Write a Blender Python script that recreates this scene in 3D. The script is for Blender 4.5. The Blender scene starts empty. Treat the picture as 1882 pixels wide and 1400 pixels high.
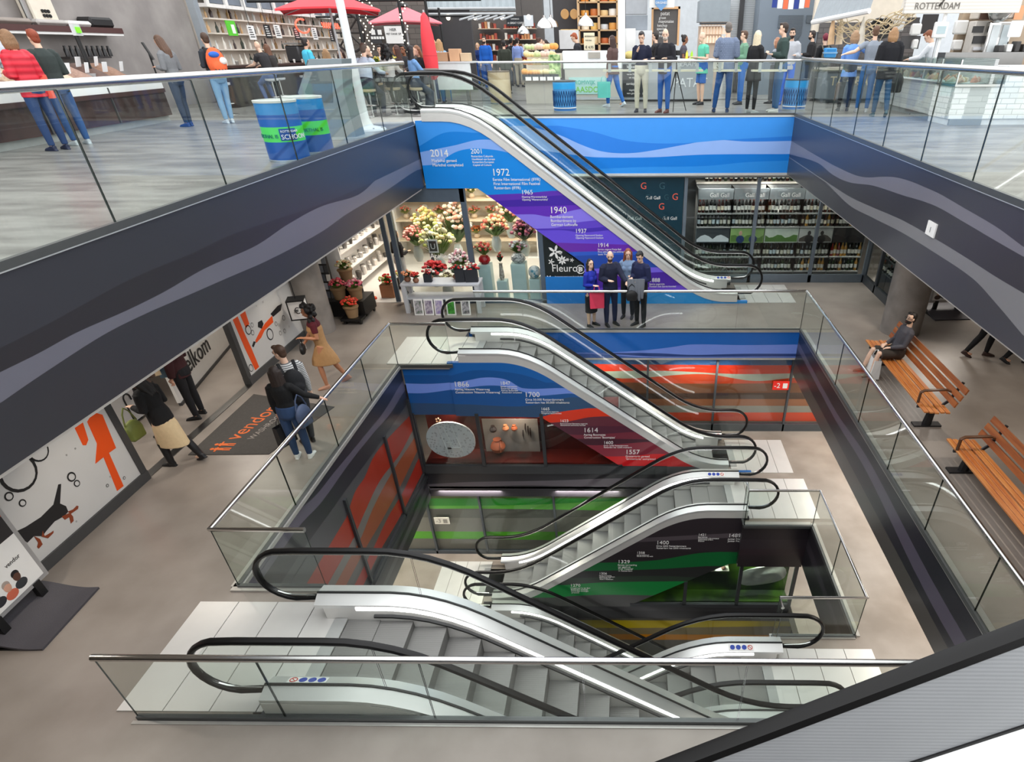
import bpy, bmesh, math, random
from math import sin, cos, pi, sqrt
from mathutils import Vector, Matrix
RN = random.Random(11)
SC = bpy.context.scene
COL = SC.collection
# ---------------------------------------------------------------- camera
FPX, CX, CY, PITCH, YAW, ROLL = 1114.6721, 1136.2585, 866.6567, .6084, -.0166, .0069
CAMZ = 1.42
def _mm(a, b): return [[sum(a[i][k]*b[k][j] for k in range(3)) for j in range(3)] for i in range(3)]
_A = [[cos(YAW), -sin(YAW), 0], [sin(YAW), cos(YAW), 0], [0, 0, 1]]
_B = [[1, 0, 0], [0, sin(PITCH), cos(PITCH)], [0, cos(PITCH), -sin(PITCH)]]
_C = [[cos(ROLL), -sin(ROLL), 0], [sin(ROLL), cos(ROLL), 0], [0, 0, 1]]
CM = _mm(_C, _mm(_B, _A))
def _ray(u, v):
    a, b = (u-CX)/FPX, (CY-v)/FPX
    return [CM[0][i]*a+CM[1][i]*b+CM[2][i] for i in range(3)]
def onz(u, v, z):            # survey helper: where a sight line meets a level
    d = _ray(u, v); t = (z-CAMZ)/d[2]; return Vector((d[0]*t, d[1]*t, z))
def ony(u, v, y):
    d = _ray(u, v); t = y/d[1]; return Vector((d[0]*t, y, CAMZ+d[2]*t))
def onx(u, v, x):
    d = _ray(u, v); t = x/d[0]; return Vector((x, d[1]*t, CAMZ+d[2]*t))
cam = bpy.data.cameras.new('camera'); cam.sensor_width = 36; cam.sensor_fit = 'HORIZONTAL'
cam.lens = FPX/1882*36; cam.shift_x = (941-CX)/1882; cam.shift_y = (CY-700)/1882
cam.clip_start = .05; cam.clip_end = 200
camo = bpy.data.objects.new('camera', cam); COL.objects.link(camo)
camo.matrix_world = Matrix(((CM[0][0], CM[1][0], -CM[2][0], 0), (CM[0][1], CM[1][1], -CM[2][1], 0), (CM[0][2], CM[1][2], -CM[2][2], CAMZ), (0, 0, 0, 1)))
SC.camera = camo
# ---------------------------------------------------------------- levels and edges (metres)
Z1, Z2, Z3, Z4 = -4.33, -7.27, -10.08, -12.95
XL, XR, YB0, YB1, YF1, XR2 = -5.03, 4.29, 18.02, 14.37, 3.69, 4.10
# ---------------------------------------------------------------- materials
def lin(h):
    h = h.lstrip('#'); o = []
    for i in (0, 2, 4):
        c = int(h[i:i+2], 16)/255
        o.append(c/12.92 if c <= .04045 else ((c+.055)/1.055)**2.4)
    return (*o, 1)
_M = {}
def M(h, rough=.5, metal=0, var=.06, nscale=6, bump=0, bscale=40, emit=0, spec=.5, sheen=0):
    """a plain procedural surface: colour varied by noise, optional fine bump"""
    key = (h, rough, metal, var, nscale, bump, bscale, emit, spec)
    if key in _M: return _M[key]
    m = bpy.data.materials.new('surface_'+h.strip('#')); m.use_nodes = True
    nt = m.node_tree; b = nt.nodes['Principled BSDF']
    c = lin(h)
    b.inputs['Roughness'].default_value = rough; b.inputs['Metallic'].default_value = metal
    b.inputs['Specular IOR Level'].default_value = spec
    tc = nt.nodes.new('ShaderNodeTexCoord')
    if var:
        n = nt.nodes.new('ShaderNodeTexNoise'); n.inputs['Scale'].default_value = nscale; n.inputs['Detail'].default_value = 4
        nt.links.new(tc.outputs['Object'], n.inputs['Vector'])
        mx = nt.nodes.new('ShaderNodeMix'); mx.data_type = 'RGBA'
        nt.links.new(n.outputs['Fac'], mx.inputs['Factor'])
        mx.inputs['A'].default_value = tuple(x*(1-2*var) for x in c[:3])+(1,)
        mx.inputs['B'].default_value = tuple(min(1, x*(1+2*var)) for x in c[:3])+(1,)
        nt.links.new(mx.outputs['Result'], b.inputs['Base Color'])
    else:
        b.inputs['Base Color'].default_value = c
    if bump:
        n2 = nt.nodes.new('ShaderNodeTexNoise'); n2.inputs['Scale'].default_value = bscale; n2.inputs['Detail'].default_value = 3
        nt.links.new(tc.outputs['Object'], n2.inputs['Vector'])
        bp = nt.nodes.new('ShaderNodeBump'); bp.inputs['Strength'].default_value = bump; bp.inputs['Distance'].default_value = .01
        nt.links.new(n2.outputs['Fac'], bp.inputs['Height']); nt.links.new(bp.outputs['Normal'], b.inputs['Normal'])
    if emit:
        b.inputs['Emission Color'].default_value = c; b.inputs['Emission Strength'].default_value = emit
    _M[key] = m
    return m
def glass_mat(name, tint, ior=.035, rough=.01):
    m = bpy.data.materials.new(name); m.use_nodes = True; nt = m.node_tree; nt.nodes.clear()
    o = nt.nodes.new('ShaderNodeOutputMaterial'); t = nt.nodes.new('ShaderNodeBsdfTransparent'); g = nt.nodes.new('ShaderNodeBsdfGlossy')
    t.inputs['Color'].default_value = lin(tint); g.inputs['Roughness'].default_value = rough
    f = nt.nodes.new('ShaderNodeLayerWeight'); f.inputs['Blend'].default_value = .5
    pw = nt.nodes.new('ShaderNodeMath'); pw.operation = 'POWER'; pw.inputs[1].default_value = 4
    ma = nt.nodes.new('ShaderNodeMath'); ma.operation = 'MULTIPLY_ADD'; ma.inputs[1].default_value = .5; ma.inputs[2].default_value = ior
    mx = nt.nodes.new('ShaderNodeMixShader')
    nt.links.new(f.outputs['Facing'], pw.inputs[0]); nt.links.new(pw.outputs[0], ma.inputs[0])
    nt.links.new(ma.outputs[0], mx.inputs['Fac']); nt.links.new(t.outputs[0], mx.inputs[1]); nt.links.new(g.outputs[0], mx.inputs[2])
    nt.links.new(mx.outputs[0], o.inputs['Surface'])
    return m
GLASS = glass_mat('balustrade_glass', '#f9fcfa', .03)
SHOPGLASS = glass_mat('shop_glass', '#f2f6f6', .035)
CLEAR = glass_mat('clear_plastic', '#e8efee', .05)
GEDGE = M('#17231f', .2, var=0)
STEEL = M('#c9c8c6', .22, 1, var=.03)
STEELD = M('#8d8c8a', .3, 1, var=.04)
ALU = M('#dededc', .32, .5, var=.03, nscale=3)
ALUP = M('#dcdad6', .42, .35, var=.03, nscale=4)
RUBBER = M('#0b0a0a', .4, var=.05, spec=.3)
BLACK = M('#101011', .45)
DGREY = M('#3a3a3c', .45)
FRAME = M('#4d5257', .4, .3)
WHITE = M('#f2f1ee', .45, var=.02)
LED = M('#ffffff', .5, var=0, emit=5)
def two_tone(name, h1, h2, scale, rough=.5, stretch=(1, 1, 1), bump=0, detail=5, c0=.35, c1=.65):
    m = bpy.data.materials.new(name); m.use_nodes = True; nt = m.node_tree; b = nt.nodes['Principled BSDF']
    b.inputs['Roughness'].default_value = rough
    tc = nt.nodes.new('ShaderNodeTexCoord'); mp = nt.nodes.new('ShaderNodeMapping'); mp.inputs['Scale'].default_value = stretch
    n = nt.nodes.new('ShaderNodeTexNoise'); n.inputs['Scale'].default_value = scale; n.inputs['Detail'].default_value = detail
    r = nt.nodes.new('ShaderNodeValToRGB'); r.color_ramp.elements[0].position = c0; r.color_ramp.elements[1].position = c1
    r.color_ramp.elements[0].color = lin(h1); r.color_ramp.elements[1].color = lin(h2)
    nt.links.new(tc.outputs['Object'], mp.inputs['Vector']); nt.links.new(mp.outputs['Vector'], n.inputs['Vector'])
    nt.links.new(n.outputs['Fac'], r.inputs['Fac']); nt.links.new(r.outputs['Color'], b.inputs['Base Color'])
    if bump:
        bp = nt.nodes.new('ShaderNodeBump'); bp.inputs['Strength'].default_value = bump; bp.inputs['Distance'].default_value = .01
        nt.links.new(n.outputs['Fac'], bp.inputs['Height']); nt.links.new(bp.outputs['Normal'], b.inputs['Normal'])
    return m
def striped(name, h1, h2, axis, scale, rough=.45, metal=0, bump=.4, prof='SIN'):
    """fine parallel grooves across one axis"""
    m = bpy.data.materials.new(name); m.use_nodes = True; nt = m.node_tree; b = nt.nodes['Principled BSDF']
    b.inputs['Roughness'].default_value = rough; b.inputs['Metallic'].default_value = metal
    tc = nt.nodes.new('ShaderNodeTexCoord'); w = nt.nodes.new('ShaderNodeTexWave'); w.bands_direction = axis; w.wave_profile = prof
    w.inputs['Scale'].default_value = scale
    r = nt.nodes.new('ShaderNodeValToRGB'); r.color_ramp.elements[0].color = lin(h1); r.color_ramp.elements[1].color = lin(h2)
    nt.links.new(tc.outputs['Object'], w.inputs['Vector']); nt.links.new(w.outputs['Fac'], r.inputs['Fac']); nt.links.new(r.outputs['Color'], b.inputs['Base Color'])
    bp = nt.nodes.new('ShaderNodeBump'); bp.inputs['Strength'].default_value = bump; bp.inputs['Distance'].default_value = .006
    nt.links.new(w.outputs['Fac'], bp.inputs['Height']); nt.links.new(bp.outputs['Normal'], b.inputs['Normal'])
    return m
def bricks(name, h1, h2, hm, w, h, rough=.35, mortar=.012):
    m = bpy.data.materials.new(name); m.use_nodes = True; nt = m.node_tree; b = nt.nodes['Principled BSDF']
    b.inputs['Roughness'].default_value = rough
    tc = nt.nodes.new('ShaderNodeTexCoord'); sp = nt.nodes.new('ShaderNodeSeparateXYZ'); cb = nt.nodes.new('ShaderNodeCombineXYZ')
    ad = nt.nodes.new('ShaderNodeMath'); ad.operation = 'ADD'
    nt.links.new(tc.outputs['Object'], sp.inputs[0]); nt.links.new(sp.outputs['X'], ad.inputs[0]); nt.links.new(sp.outputs['Y'], ad.inputs[1])
    nt.links.new(ad.outputs[0], cb.inputs['X']); nt.links.new(sp.outputs['Z'], cb.inputs['Y'])
    k = nt.nodes.new('ShaderNodeTexBrick'); k.inputs['Scale'].default_value = 1; k.inputs['Brick Width'].default_value = w; k.inputs['Row Height'].default_value = h
    k.inputs['Mortar Size'].default_value = mortar; k.inputs['Color1'].default_value = lin(h1); k.inputs['Color2'].default_value = lin(h2); k.inputs['Mortar'].default_value = lin(hm)
    nt.links.new(cb.outputs[0], k.inputs['Vector']); nt.links.new(k.outputs['Color'], b.inputs['Base Color'])
    return m
# ---------------------------------------------------------------- mesh builder
class MB:
    def __init__(s): s.v = []; s.f = []; s.m = []
    def add(s, vs, fs, mi=0):
        b = len(s.v); s.v += [tuple(p) for p in vs]; s.f += [tuple(b+i for i in f) for f in fs]; s.m += [mi]*len(fs); return s
    def quad(s, a, b, c, d, mi=0): return s.add((a, b, c, d), ((0, 1, 2, 3),), mi)
    def box(s, x0, x1, y0, y1, z0, z1, mi=0, bev=0):
        if bev: return s.rbox((x0+x1)/2, (y0+y1)/2, z0, abs(x1-x0), abs(y1-y0), z1-z0, bev, mi)
        return s.add(((x0, y0, z0), (x1, y0, z0), (x1, y1, z0), (x0, y1, z0), (x0, y0, z1), (x1, y0, z1), (x1, y1, z1), (x0, y1, z1)),
                     ((0, 3, 2, 1), (4, 5, 6, 7), (0, 1, 5, 4), (1, 2, 6, 5), (2, 3, 7, 6), (3, 0, 4, 7)), mi)
    def rbox(s, cx, cy, z0, w, d, h, b, mi=0):
        b = min(b, w/2.01, d/2.01, h/2.01)
        def ring(z, i): x, y = w/2-i, d/2-i; return [(cx+sx*x-sx*cxx, cy+sy*y-sy*cyy, z) for sx, sy, cxx, cyy in ((-1, -1, b-i if i < b else 0, 0), (1, -1, b-i if i < b else 0, 0), (1, -1, 0, b-i if i < b else 0), (1, 1, 0, b-i if i < b else 0), (1, 1, b-i if i < b else 0, 0), (-1, 1, b-i if i < b else 0, 0), (-1, 1, 0, b-i if i < b else 0), (-1, -1, 0, b-i if i < b else 0))]
        rings = [ring(z0, b*.99), ring(z0+b, 0), ring(z0+h-b, 0), ring(z0+h, b*.99)]
        vs = [p for r in rings for p in r]; fs = []
        for k in range(3):
            for i in range(8): j = (i+1) % 8; fs.append((k*8+i, k*8+j, k*8+8+j, k*8+8+i))
        fs += [tuple(range(7, -1, -1)), tuple(range(24, 32))]
        return s.add(vs, fs, mi)
    def obox(s, c, size, rot, mi=0):
        """box at centre c turned by a matrix or a z angle"""
        if not isinstance(rot, Matrix): rot = Matrix.Rotation(rot, 3, 'Z')
        x, y, z = (k/2 for k in size); c = Vector(c)
        vs = [c+rot@Vector(p) for p in ((-x, -y, -z), (x, -y, -z), (x, y, -z), (-x, y, -z), (-x, -y, z), (x, -y, z), (x, y, z), (-x, y, z))]
        return s.add(vs, ((0, 3, 2, 1), (4, 5, 6, 7), (0, 1, 5, 4), (1, 2, 6, 5), (2, 3, 7, 6), (3, 0, 4, 7)), mi)
    def tube(s, pts, r, n=8, mi=0, caps=True, flat=1, closed=False):
        """round tube through points; r a number or one per point (a pair = two half axes)"""
        pts = [Vector(p) for p in pts]; k = len(pts)
        if not isinstance(r, (list, tuple)): r = [r]*k
        rings = []; up = None
        for i, p in enumerate(pts):
            a = pts[(i-1) % k] if closed or i else p; b = pts[(i+1) % k] if closed or i < k-1 else p
            t = (b-a)
            t = t.normalized() if t.length > 1e-9 else Vector((0, 0, 1))
            if up is None: up = Vector((0, 0, 1)) if abs(t.z) < .9 else Vector((0, 1, 0))
            sd = t.cross(up)
            if sd.length < 1e-6: sd = t.orthogonal()
            sd.normalize(); up = sd.cross(t).normalized()
            ra, rb = r[i] if isinstance(r[i], (list, tuple)) else (r[i], r[i]*flat)
            rings.append([p+sd*(ra*cos(2*pi*j/n))+up*(rb*sin(2*pi*j/n)) for j in range(n)])
        vs = [p for q in rings for p in q]; fs = []
        for i in range(k if closed else k-1):
            i2 = (i+1) % k
            for j in range(n): fs.append((i*n+j, i*n+(j+1) % n, i2*n+(j+1) % n, i2*n+j))
        if caps and not closed: fs += [tuple(range(n-1, -1, -1)), tuple((k-1)*n+j for j in range(n))]
        return s.add(vs, fs, mi)
    def cyl(s, p, r, h, n=16, mi=0, r2=None):
        return s.tube([p, (p[0], p[1], p[2]+h)], [r, r if r2 is None else r2], n, mi)
    def lathe(s, prof, c=(0, 0, 0), n=14, mi=0, rot=None):
        vs = []; fs = []; k = len(prof)
        for (r, z) in prof:
            for j in range(n):
                q = Vector((r*cos(2*pi*j/n), r*sin(2*pi*j/n), z))
                if rot is not None: q = rot@q
                vs.append(Vector(c)+q)
        for i in range(k-1):
            for j in range(n): fs.append((i*n+j, i*n+(j+1) % n, (i+1)*n+(j+1) % n, (i+1)*n+j))
        fs += [tuple(range(n-1, -1, -1)), tuple((k-1)*n+j for j in range(n))]
        return s.add(vs, fs, mi)
    def ball(s, c, r, n=10, m=7, mi=0, rot=None):
        if not isinstance(r, (list, tuple)): r = (r, r, r)
        vs = []; fs = []; c = Vector(c)
        def P(x, y, z):
            q = Vector((x*r[0], y*r[1], z*r[2])); return c+(rot@q if rot is not None else q)
        for i in range(1, m):
            a = pi*i/m
            for j in range(n): vs.append(P(sin(a)*cos(2*pi*j/n), sin(a)*sin(2*pi*j/n), cos(a)))
        vs += [P(0, 0, 1), P(0, 0, -1)]; t = len(vs)-2
        for i in range(m-2):
            for j in range(n): fs.append((i*n+j, (i+1)*n+j, (i+1)*n+(j+1) % n, i*n+(j+1) % n))
        for j in range(n): fs.append((t, j, (j+1) % n)); fs.append((t+1, (m-2)*n+(j+1) % n, (m-2)*n+j))
        return s.add(vs, fs, mi)
    def prism(s, poly, ax, a, b, mi=0):
        """polygon in the plane across axis ax, extruded from a to b; poly coords are the other two axes in order"""
        def P(p, t): return {'x': (t, p[0], p[1]), 'y': (p[0], t, p[1]), 'z': (p[0], p[1], t)}[ax]
        k = len(poly); vs = [P(p, a) for p in poly]+[P(p, b) for p in poly]
        fs = [tuple(range(k-1, -1, -1)), tuple(range(k, 2*k))]+[(i, (i+1) % k, k+(i+1) % k, k+i) for i in range(k)]
        return s.add(vs, fs, mi)
    def xf(s, mat, i0=0):
        for i in range(i0, len(s.v)): s.v[i] = tuple(mat@Vector(s.v[i]))
        return s
    def mesh(s, name, mats, off=None, smooth=35):
        me = bpy.data.meshes.new(name)
        vs = s.v if off is None else [(p[0]-off[0], p[1]-off[1], p[2]-off[2]) for p in s.v]
        me.from_pydata(vs, [], s.f)
        for m in (mats if isinstance(mats, (list, tuple)) else [mats]): me.materials.append(m)
        me.polygons.foreach_set('material_index', s.m)
        fix(me, smooth)
        return me
    def build(s, name, mats, parent=None, smooth=35, origin=None, **kw):
        off = world_loc(parent) if parent is not None else (origin or base_of(s.v))
        o = bpy.data.objects.new(name, s.mesh(name, mats, off, smooth)); COL.objects.link(o)
        if parent is not None: o.parent = parent
        else: o.location = off
        if kw: tag(o, **kw)
        return o
def fix(me, smooth):
    bm = bmesh.new(); bm.from_mesh(me); bmesh.ops.recalc_face_normals(bm, faces=bm.faces); bm.to_mesh(me); bm.free()
    if smooth:
        me.polygons.foreach_set('use_smooth', [True]*len(me.polygons)); me.set_sharp_from_angle(angle=math.radians(smooth))
    me.update()
def base_of(vs):
    xs = [p[0] for p in vs]; ys = [p[1] for p in vs]; zs = [p[2] for p in vs]
    return ((min(xs)+max(xs))/2, (min(ys)+max(ys))/2, min(zs))
def world_loc(o):
    l = Vector((0, 0, 0))
    while o is not None: l = l+o.location; o = o.parent
    return tuple(l)
def tag(o, label=None, cat=None, group=None, kind=None):
    if label: o['label'] = label
    if cat: o['category'] = cat
    if group: o['group'] = group
    if kind: o['kind'] = kind
    return o
def thing(name, label, cat, loc=(0, 0, 0), group=None):
    o = bpy.data.objects.new(name, None); o.empty_display_size = .1; COL.objects.link(o); o.location = loc
    return tag(o, label, cat, group)
def struct(name, mb, mats, smooth=0):
    o = mb.build(name, mats, smooth=smooth); o['kind'] = 'structure'; return o
def copy_tree(o, loc=None, rz=None, label=None, parent=None, group=None):
    c = o.copy(); COL.objects.link(c)
    if parent is not None: c.parent = parent
    if loc is not None: c.location = loc
    if rz is not None: c.rotation_euler = (0, 0, rz)
    if label: c['label'] = label
    if group: c['group'] = group
    for ch in o.children: copy_tree(ch, parent=c)
    return c
def text_mb(s, size, mi=0, ext=.003, spacing=1.0, align='LEFT', line=1.0):
    """lettering in the XZ plane, facing -Y, baseline at the origin"""
    cu = bpy.data.curves.new('lettering', 'FONT'); cu.body = s; cu.size = size; cu.extrude = ext; cu.space_character = spacing; cu.align_x = align; cu.space_line = line
    cu.resolution_u = 3
    o = bpy.data.objects.new('lettering', cu); COL.objects.link(o)
    me = o.evaluated_get(bpy.context.evaluated_depsgraph_get()).to_mesh()
    mb = MB(); mb.add([(v.co.x, -v.co.z, v.co.y) for v in me.vertices], [tuple(p.vertices) for p in me.polygons], mi)
    o.to_mesh_clear(); bpy.data.objects.remove(o); bpy.data.curves.remove(cu)
    return mb
def lettering(name, s, size, mat, at, parent, rz=0, tilt=0, **kw):
    mb = text_mb(s, size, **kw)
    mb.xf(Matrix.Translation(at)@Matrix.Rotation(rz, 4, 'Z')@Matrix.Rotation(tilt, 4, 'X'))
    return mb.build(name, mat, parent, smooth=0)
def interp(pts, s):
    """smooth curve through sorted (s, z) points, level beyond the ends"""
    if s <= pts[0][0]: return pts[0][1]
    if s >= pts[-1][0]: return pts[-1][1]
    for i in range(len(pts)-1):
        a, b = pts[i], pts[i+1]
        if a[0] <= s <= b[0]:
            h = b[0]-a[0]; t = (s-a[0])/h
            def sl(k):
                if k == 0 or k == len(pts)-1: return (b[1]-a[1])/h
                return (pts[k+1][1]-pts[k-1][1])/(pts[k+1][0]-pts[k-1][0])
            m0, m1 = sl(i)*h, sl(i+1)*h
            return (2*t**3-3*t*t+1)*a[1]+(t**3-2*t*t+t)*m0+(-2*t**3+3*t*t)*b[1]+(t**3-t*t)*m1
def lerp_pts(pts, s):
    if s <= pts[0][0]: return pts[0][1]
    for a, b in zip(pts, pts[1:]):
        if s <= b[0]: return a[1]+(b[1]-a[1])*(s-a[0])/(b[0]-a[0])
    return pts[-1][1]
def mural_mb(ax, c, back, s0, s1, top, bot, bands, step=.07, brk=()):
    """printed wall: wavy colour bands (surface pattern) on a slab across axis ax at c; back = other face"""
    mb = MB(); n = max(2, int((s1-s0)/step)); ss = sorted(set([s0+(s1-s0)*i/n for i in range(n+1)]+[b for b in brk if s0 < b < s1]))
    P = (lambda s, z, d: (s, d, z)) if ax == 'y' else (lambda s, z, d: (d, s, z))
    def lev(s):
        t, b = top(s), bot(s); L = [t]; z = t
        for cv in bands: z = max(b, min(z, interp(cv, s))); L.append(z)
        return L+[b]
    for a, b in zip(ss, ss[1:]):
        la, lb = lev(a), lev(b)
        if la[0]-la[-1] < 1e-4 and lb[0]-lb[-1] < 1e-4: continue
        for k in range(len(la)-1):
            if la[k]-la[k+1] > 1e-4 or lb[k]-lb[k+1] > 1e-4: mb.quad(P(a, la[k+1], c), P(b, lb[k+1], c), P(b, lb[k], c), P(a, la[k], c), k)
        mb.quad(P(a, la[-1], back), P(b, lb[-1], back), P(b, lb[0], back), P(a, la[0], back), 0)
        mb.quad(P(a, la[0], c), P(b, lb[0], c), P(b, lb[0], back), P(a, la[0], back), 0)
        mb.quad(P(a, la[-1], c), P(b, lb[-1], c), P(b, lb[-1], back), P(a, la[-1], back), len(bands))
    for s in (s0, s1):
        l = lev(s); mb.quad(P(s, l[0], c), P(s, l[-1], c), P(s, l[-1], back), P(s, l[0], back), 0)
    return mb
def curve_y(y, pts): return sorted((p.x, p.z) for p in (ony(u, v, y) for u, v in pts))
def curve_x(x, pts): return sorted((p.y, p.z) for p in (onx(u, v, x) for u, v in pts))
# ================================================================ shell of the building
SLAB = M('#77746f', .8)
FLOOR0 = two_tone('dark_market_floor', '#716f6c', '#979591', 1.2, .28, (1, 3, 1), 0)
FLOOR1 = two_tone('polished_concrete_floor', '#857c74', '#9b928a', .9, .33)
FLOOR2 = two_tone('grey_resin_floor', '#83796f', '#9b9187', 1.1, .4)
CEIL = M('#cfcac2', .8)
WALLW = M('#e9e6e1', .6, var=.02)
WALLG = M('#77757a', .7, var=.04)
NAVY = ['#2f3342', '#2a2a33', '#595a72', '#2c2f3e']
def slab(name, z, t, rects, m, kind='structure'):
    mb = MB()
    for x0, x1, y0, y1 in rects: mb.box(x0, x1, y0, y1, z-t, z)
    return struct(name, mb, m)
G0 = -1.36
slab('floor', 0, .3, [(-24, XL-.03, -4, 40), (XR+.03, 20, -4, 40), (XL-.03, XR+.03, YB0+.03, 40), (XL-.03, XR+.03, -4, -.3)], FLOOR0)
slab('ceiling', G0+.02, .1, [(-15, XL-.1, -4, 24), (XR+.1, 14, -4, 24), (XL-.1, XR+.1, YB0+.1, 24)], CEIL)
slab('floor', Z1, .5, [(-15, XL-.06, -4, 24), (XR+.03, 14, -4, 24), (XL-.06, XR+.03, YB1+.03, 24), (XL-.06, XR+.03, -4, YF1-.05), (XL-.06, -3.95, YF1-.05, 5.57), (XL-.06, -3.95, 12.43, YB1+.03)], FLOOR1)
slab('floor', Z2, .4, [(XR2+.03, 9, -2, 18), (2.63, XR2+.03, 10.47, 18), (2.63, XR2+.03, -2, 7.27), (-9, 2.63, 12.43, 18), (-9, 2.63, -2, 3.7)], FLOOR2)
slab('floor', Z3, .4, [(-9, -3.3, -2, 18), (-3.3, 9, 10.7, 18), (4.13, 9, -2, 10.7)], FLOOR2)
slab('floor', Z4, .2, [(-9, 9, -2, 18)], M('#5a5650', .5))
slab('ceiling', Z1-.72, .06, [(XR+.02, 9, -2, 18), (-9, XR, YB1+.02, 18)], CEIL)
slab('ceiling', Z2-.42, .06, [(XR2+.02, 9, -2, 18), (-9, XR2, 12.4, 18)], CEIL)
slab('wall_left', 0, 4.4, [(-15.2, -15, -4, 24)], WALLW)
slab('wall_right', 0, 4.4, [(14, 14.2, -4, 24)], WALLW)
slab('wall_back', 0, 4.4, [(-15, 14, 24, 24.2)], WALLW)
slab('wall_front', 0, 13.2, [(-15, 14, -4.2, -4)], WALLG)
slab('wall_right', Z1-.02, 8.7, [(9, 9.2, -2, 18)], WALLG)
slab('wall_back', Z1-.02, 8.7, [(-9, 9, 18, 18.2)], WALLG)
slab('wall_left', Z1-.02, 8.7, [(-9.2, -9, -2, 18)], WALLG)
def cols(*h, rough=.3): return [M(x, rough, var=.02, nscale=3) for x in h]
flat = lambda z: (lambda s: z)
# printed fascias of the ground floor opening
lf = [curve_x(XL, p) for p in ([(0, 640), (94, 592), (236, 515), (358, 463), (424, 432), (613, 366), (773, 292)],
      [(0, 684), (71, 649), (141, 611), (236, 569), (302, 536), (377, 493), (471, 451), (528, 413), (589, 380), (660, 357), (698, 324), (735, 300), (778, 281)],
      [(0, 741), (71, 692), (189, 616), (264, 578), (349, 541), (415, 512), (495, 477), (589, 427), (636, 394), (707, 352), (764, 314), (780, 309)])]
struct('wall_left', mural_mb('x', XL, XL-.1, -4, 16.4, flat(-.03), flat(G0), lf), cols('#34353b', '#2d2c30', '#62626c', '#313237'))
rf = [curve_x(XR, p) for p in ([(1458, 261), (1499, 285), (1545, 310), (1584, 325), (1647, 326), (1716, 351), (1775, 384), (1831, 417), (1880, 453)],
      [(1453, 284), (1502, 299), (1532, 322), (1561, 335), (1604, 341), (1657, 358), (1716, 377), (1775, 410), (1831, 443), (1880, 471)],
      [(1519, 334), (1561, 361), (1604, 381), (1657, 404), (1716, 437), (1775, 473), (1831, 509), (1880, 538)],
      [(1519, 336), (1561, 377), (1604, 400), (1657, 427), (1716, 463), (1788, 512), (1831, 558), (1880, 616)])]
struct('wall_right', mural_mb('x', XR, XR+.1, -4, YB0, flat(-.03), flat(G0), rf), cols('#3a3942', '#74727c', '#37353b', '#7a797c', '#3f3e43'))
bf = [curve_y(YB0, p) for p in ([(1028, 231), (1089, 242), (1143, 257), (1196, 263), (1257, 263), (1334, 257), (1462, 250)],
      [(950, 225), (1028, 248), (1066, 265), (1097, 276), (1127, 281), (1165, 281), (1208, 275), (1257, 266), (1311, 257), (1372, 260), (1456, 259)],
      [(950, 270), (1066, 286), (1097, 289), (1196, 289), (1296, 284), (1449, 283)], [(1085, 311), (1181, 307), (1296, 305), (1372, 298), (1449, 295)])]
struct('wall_back', mural_mb('y', YB0, YB0+.1, XL, XR, flat(-.03), flat(-1.33), bf), cols('#3f97f0', '#2a80e2', '#94b8f6', '#0e7cdc', '#2b8fe8'))
tb = MB(); tb.box(XL-.12, XL+.012, -4, 16.4, -.03, .012); tb.box(XR-.012, XR+.12, -4, YB0, -.03, .012); tb.box(XL, XR, YB0-.012, YB0+.12, -.03, .012); tb.box(XL, XR, YB0-.02, YB0+.14, -1.39, -1.33)
struct('trim_1', tb, M('#dfe3e4', .3, .4))
# fascia of the first basement opening
l1 = [curve_x(XL, p) for p in ([(540, 945), (580, 914), (619, 866), (667, 808), (709, 755), (736, 710)], [(540, 985), (561, 958), (593, 924), (646, 850), (688, 797), (720, 760), (741, 726)],
      [(560, 1010), (600, 955), (650, 885), (690, 830), (745, 750)], [(640, 950), (656, 903), (673, 877), (688, 842), (709, 813), (754, 765)],
      [(655, 985), (672, 944), (700, 885), (737, 835), (761, 790)], [(668, 985), (690, 930), (722, 870), (763, 806)], [(676, 1005), (708, 950), (740, 890), (766, 835)],
      [(690, 1005), (716, 950), (745, 900), (768, 850)], [(705, 1005), (740, 945), (778, 870)])]
struct('wall_left', mural_mb('x', XL-.03, XL-.15, 3.0, 12.4, flat(Z1-.02), flat(-7.3), l1), cols('#2b2a32', '#5a5563', '#2d2c31', '#4b4a4c', '#98301f', '#6e6864', '#8e4a2e', '#56504e', '#9c281a', '#3c3b3b'))
g = MB()
for p in ((712, 815), (688, 775)): pass
fr = thing('trim_2', None, None, (XL, 9, Z2)); fr['kind'] = 'structure'
m = MB()
for y0 in (4.3, 6.4, 8.55, 10.7, 12.3): m.box(XL-.03, XL+.02, y0-.035, y0+.035, -7.3, -5.15)
m.box(XL-.03, XL+.02, 3, 12.4, -7.3, -7.2); m.box(XL-.03, XL+.03, 3, 12.4, -7.42, -7.3)
m.build('frame', M('#3b3d40', .4, .3), fr, 0)
l2 = [[(3, -7.62), (8, -7.66), (12.4, -7.6)], [(3, -7.75), (12.4, -7.8)]]
struct('wall_left', mural_mb('x', XL-.01, XL-.15, 3, 12.4, flat(-7.42), flat(-8.05), l2), cols('#242328', '#4a474c', '#2a292c'))
r1 = [[(3, -4.66), (6, -4.72), (9, -4.58), (11, -4.7), (14.4, -4.62)], [(3, -4.86), (6, -5.0), (9, -4.8), (11, -4.86), (14.4, -4.78)], [(3, -5.16), (14.4, -5.14)]]
struct('wall_right', mural_mb('x', XR, XR+.12, -2, YB1, flat(Z1-.02), flat(-5.5), r1), cols('#25232b', '#504a58', '#26242b', '#4a4643'))
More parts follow.
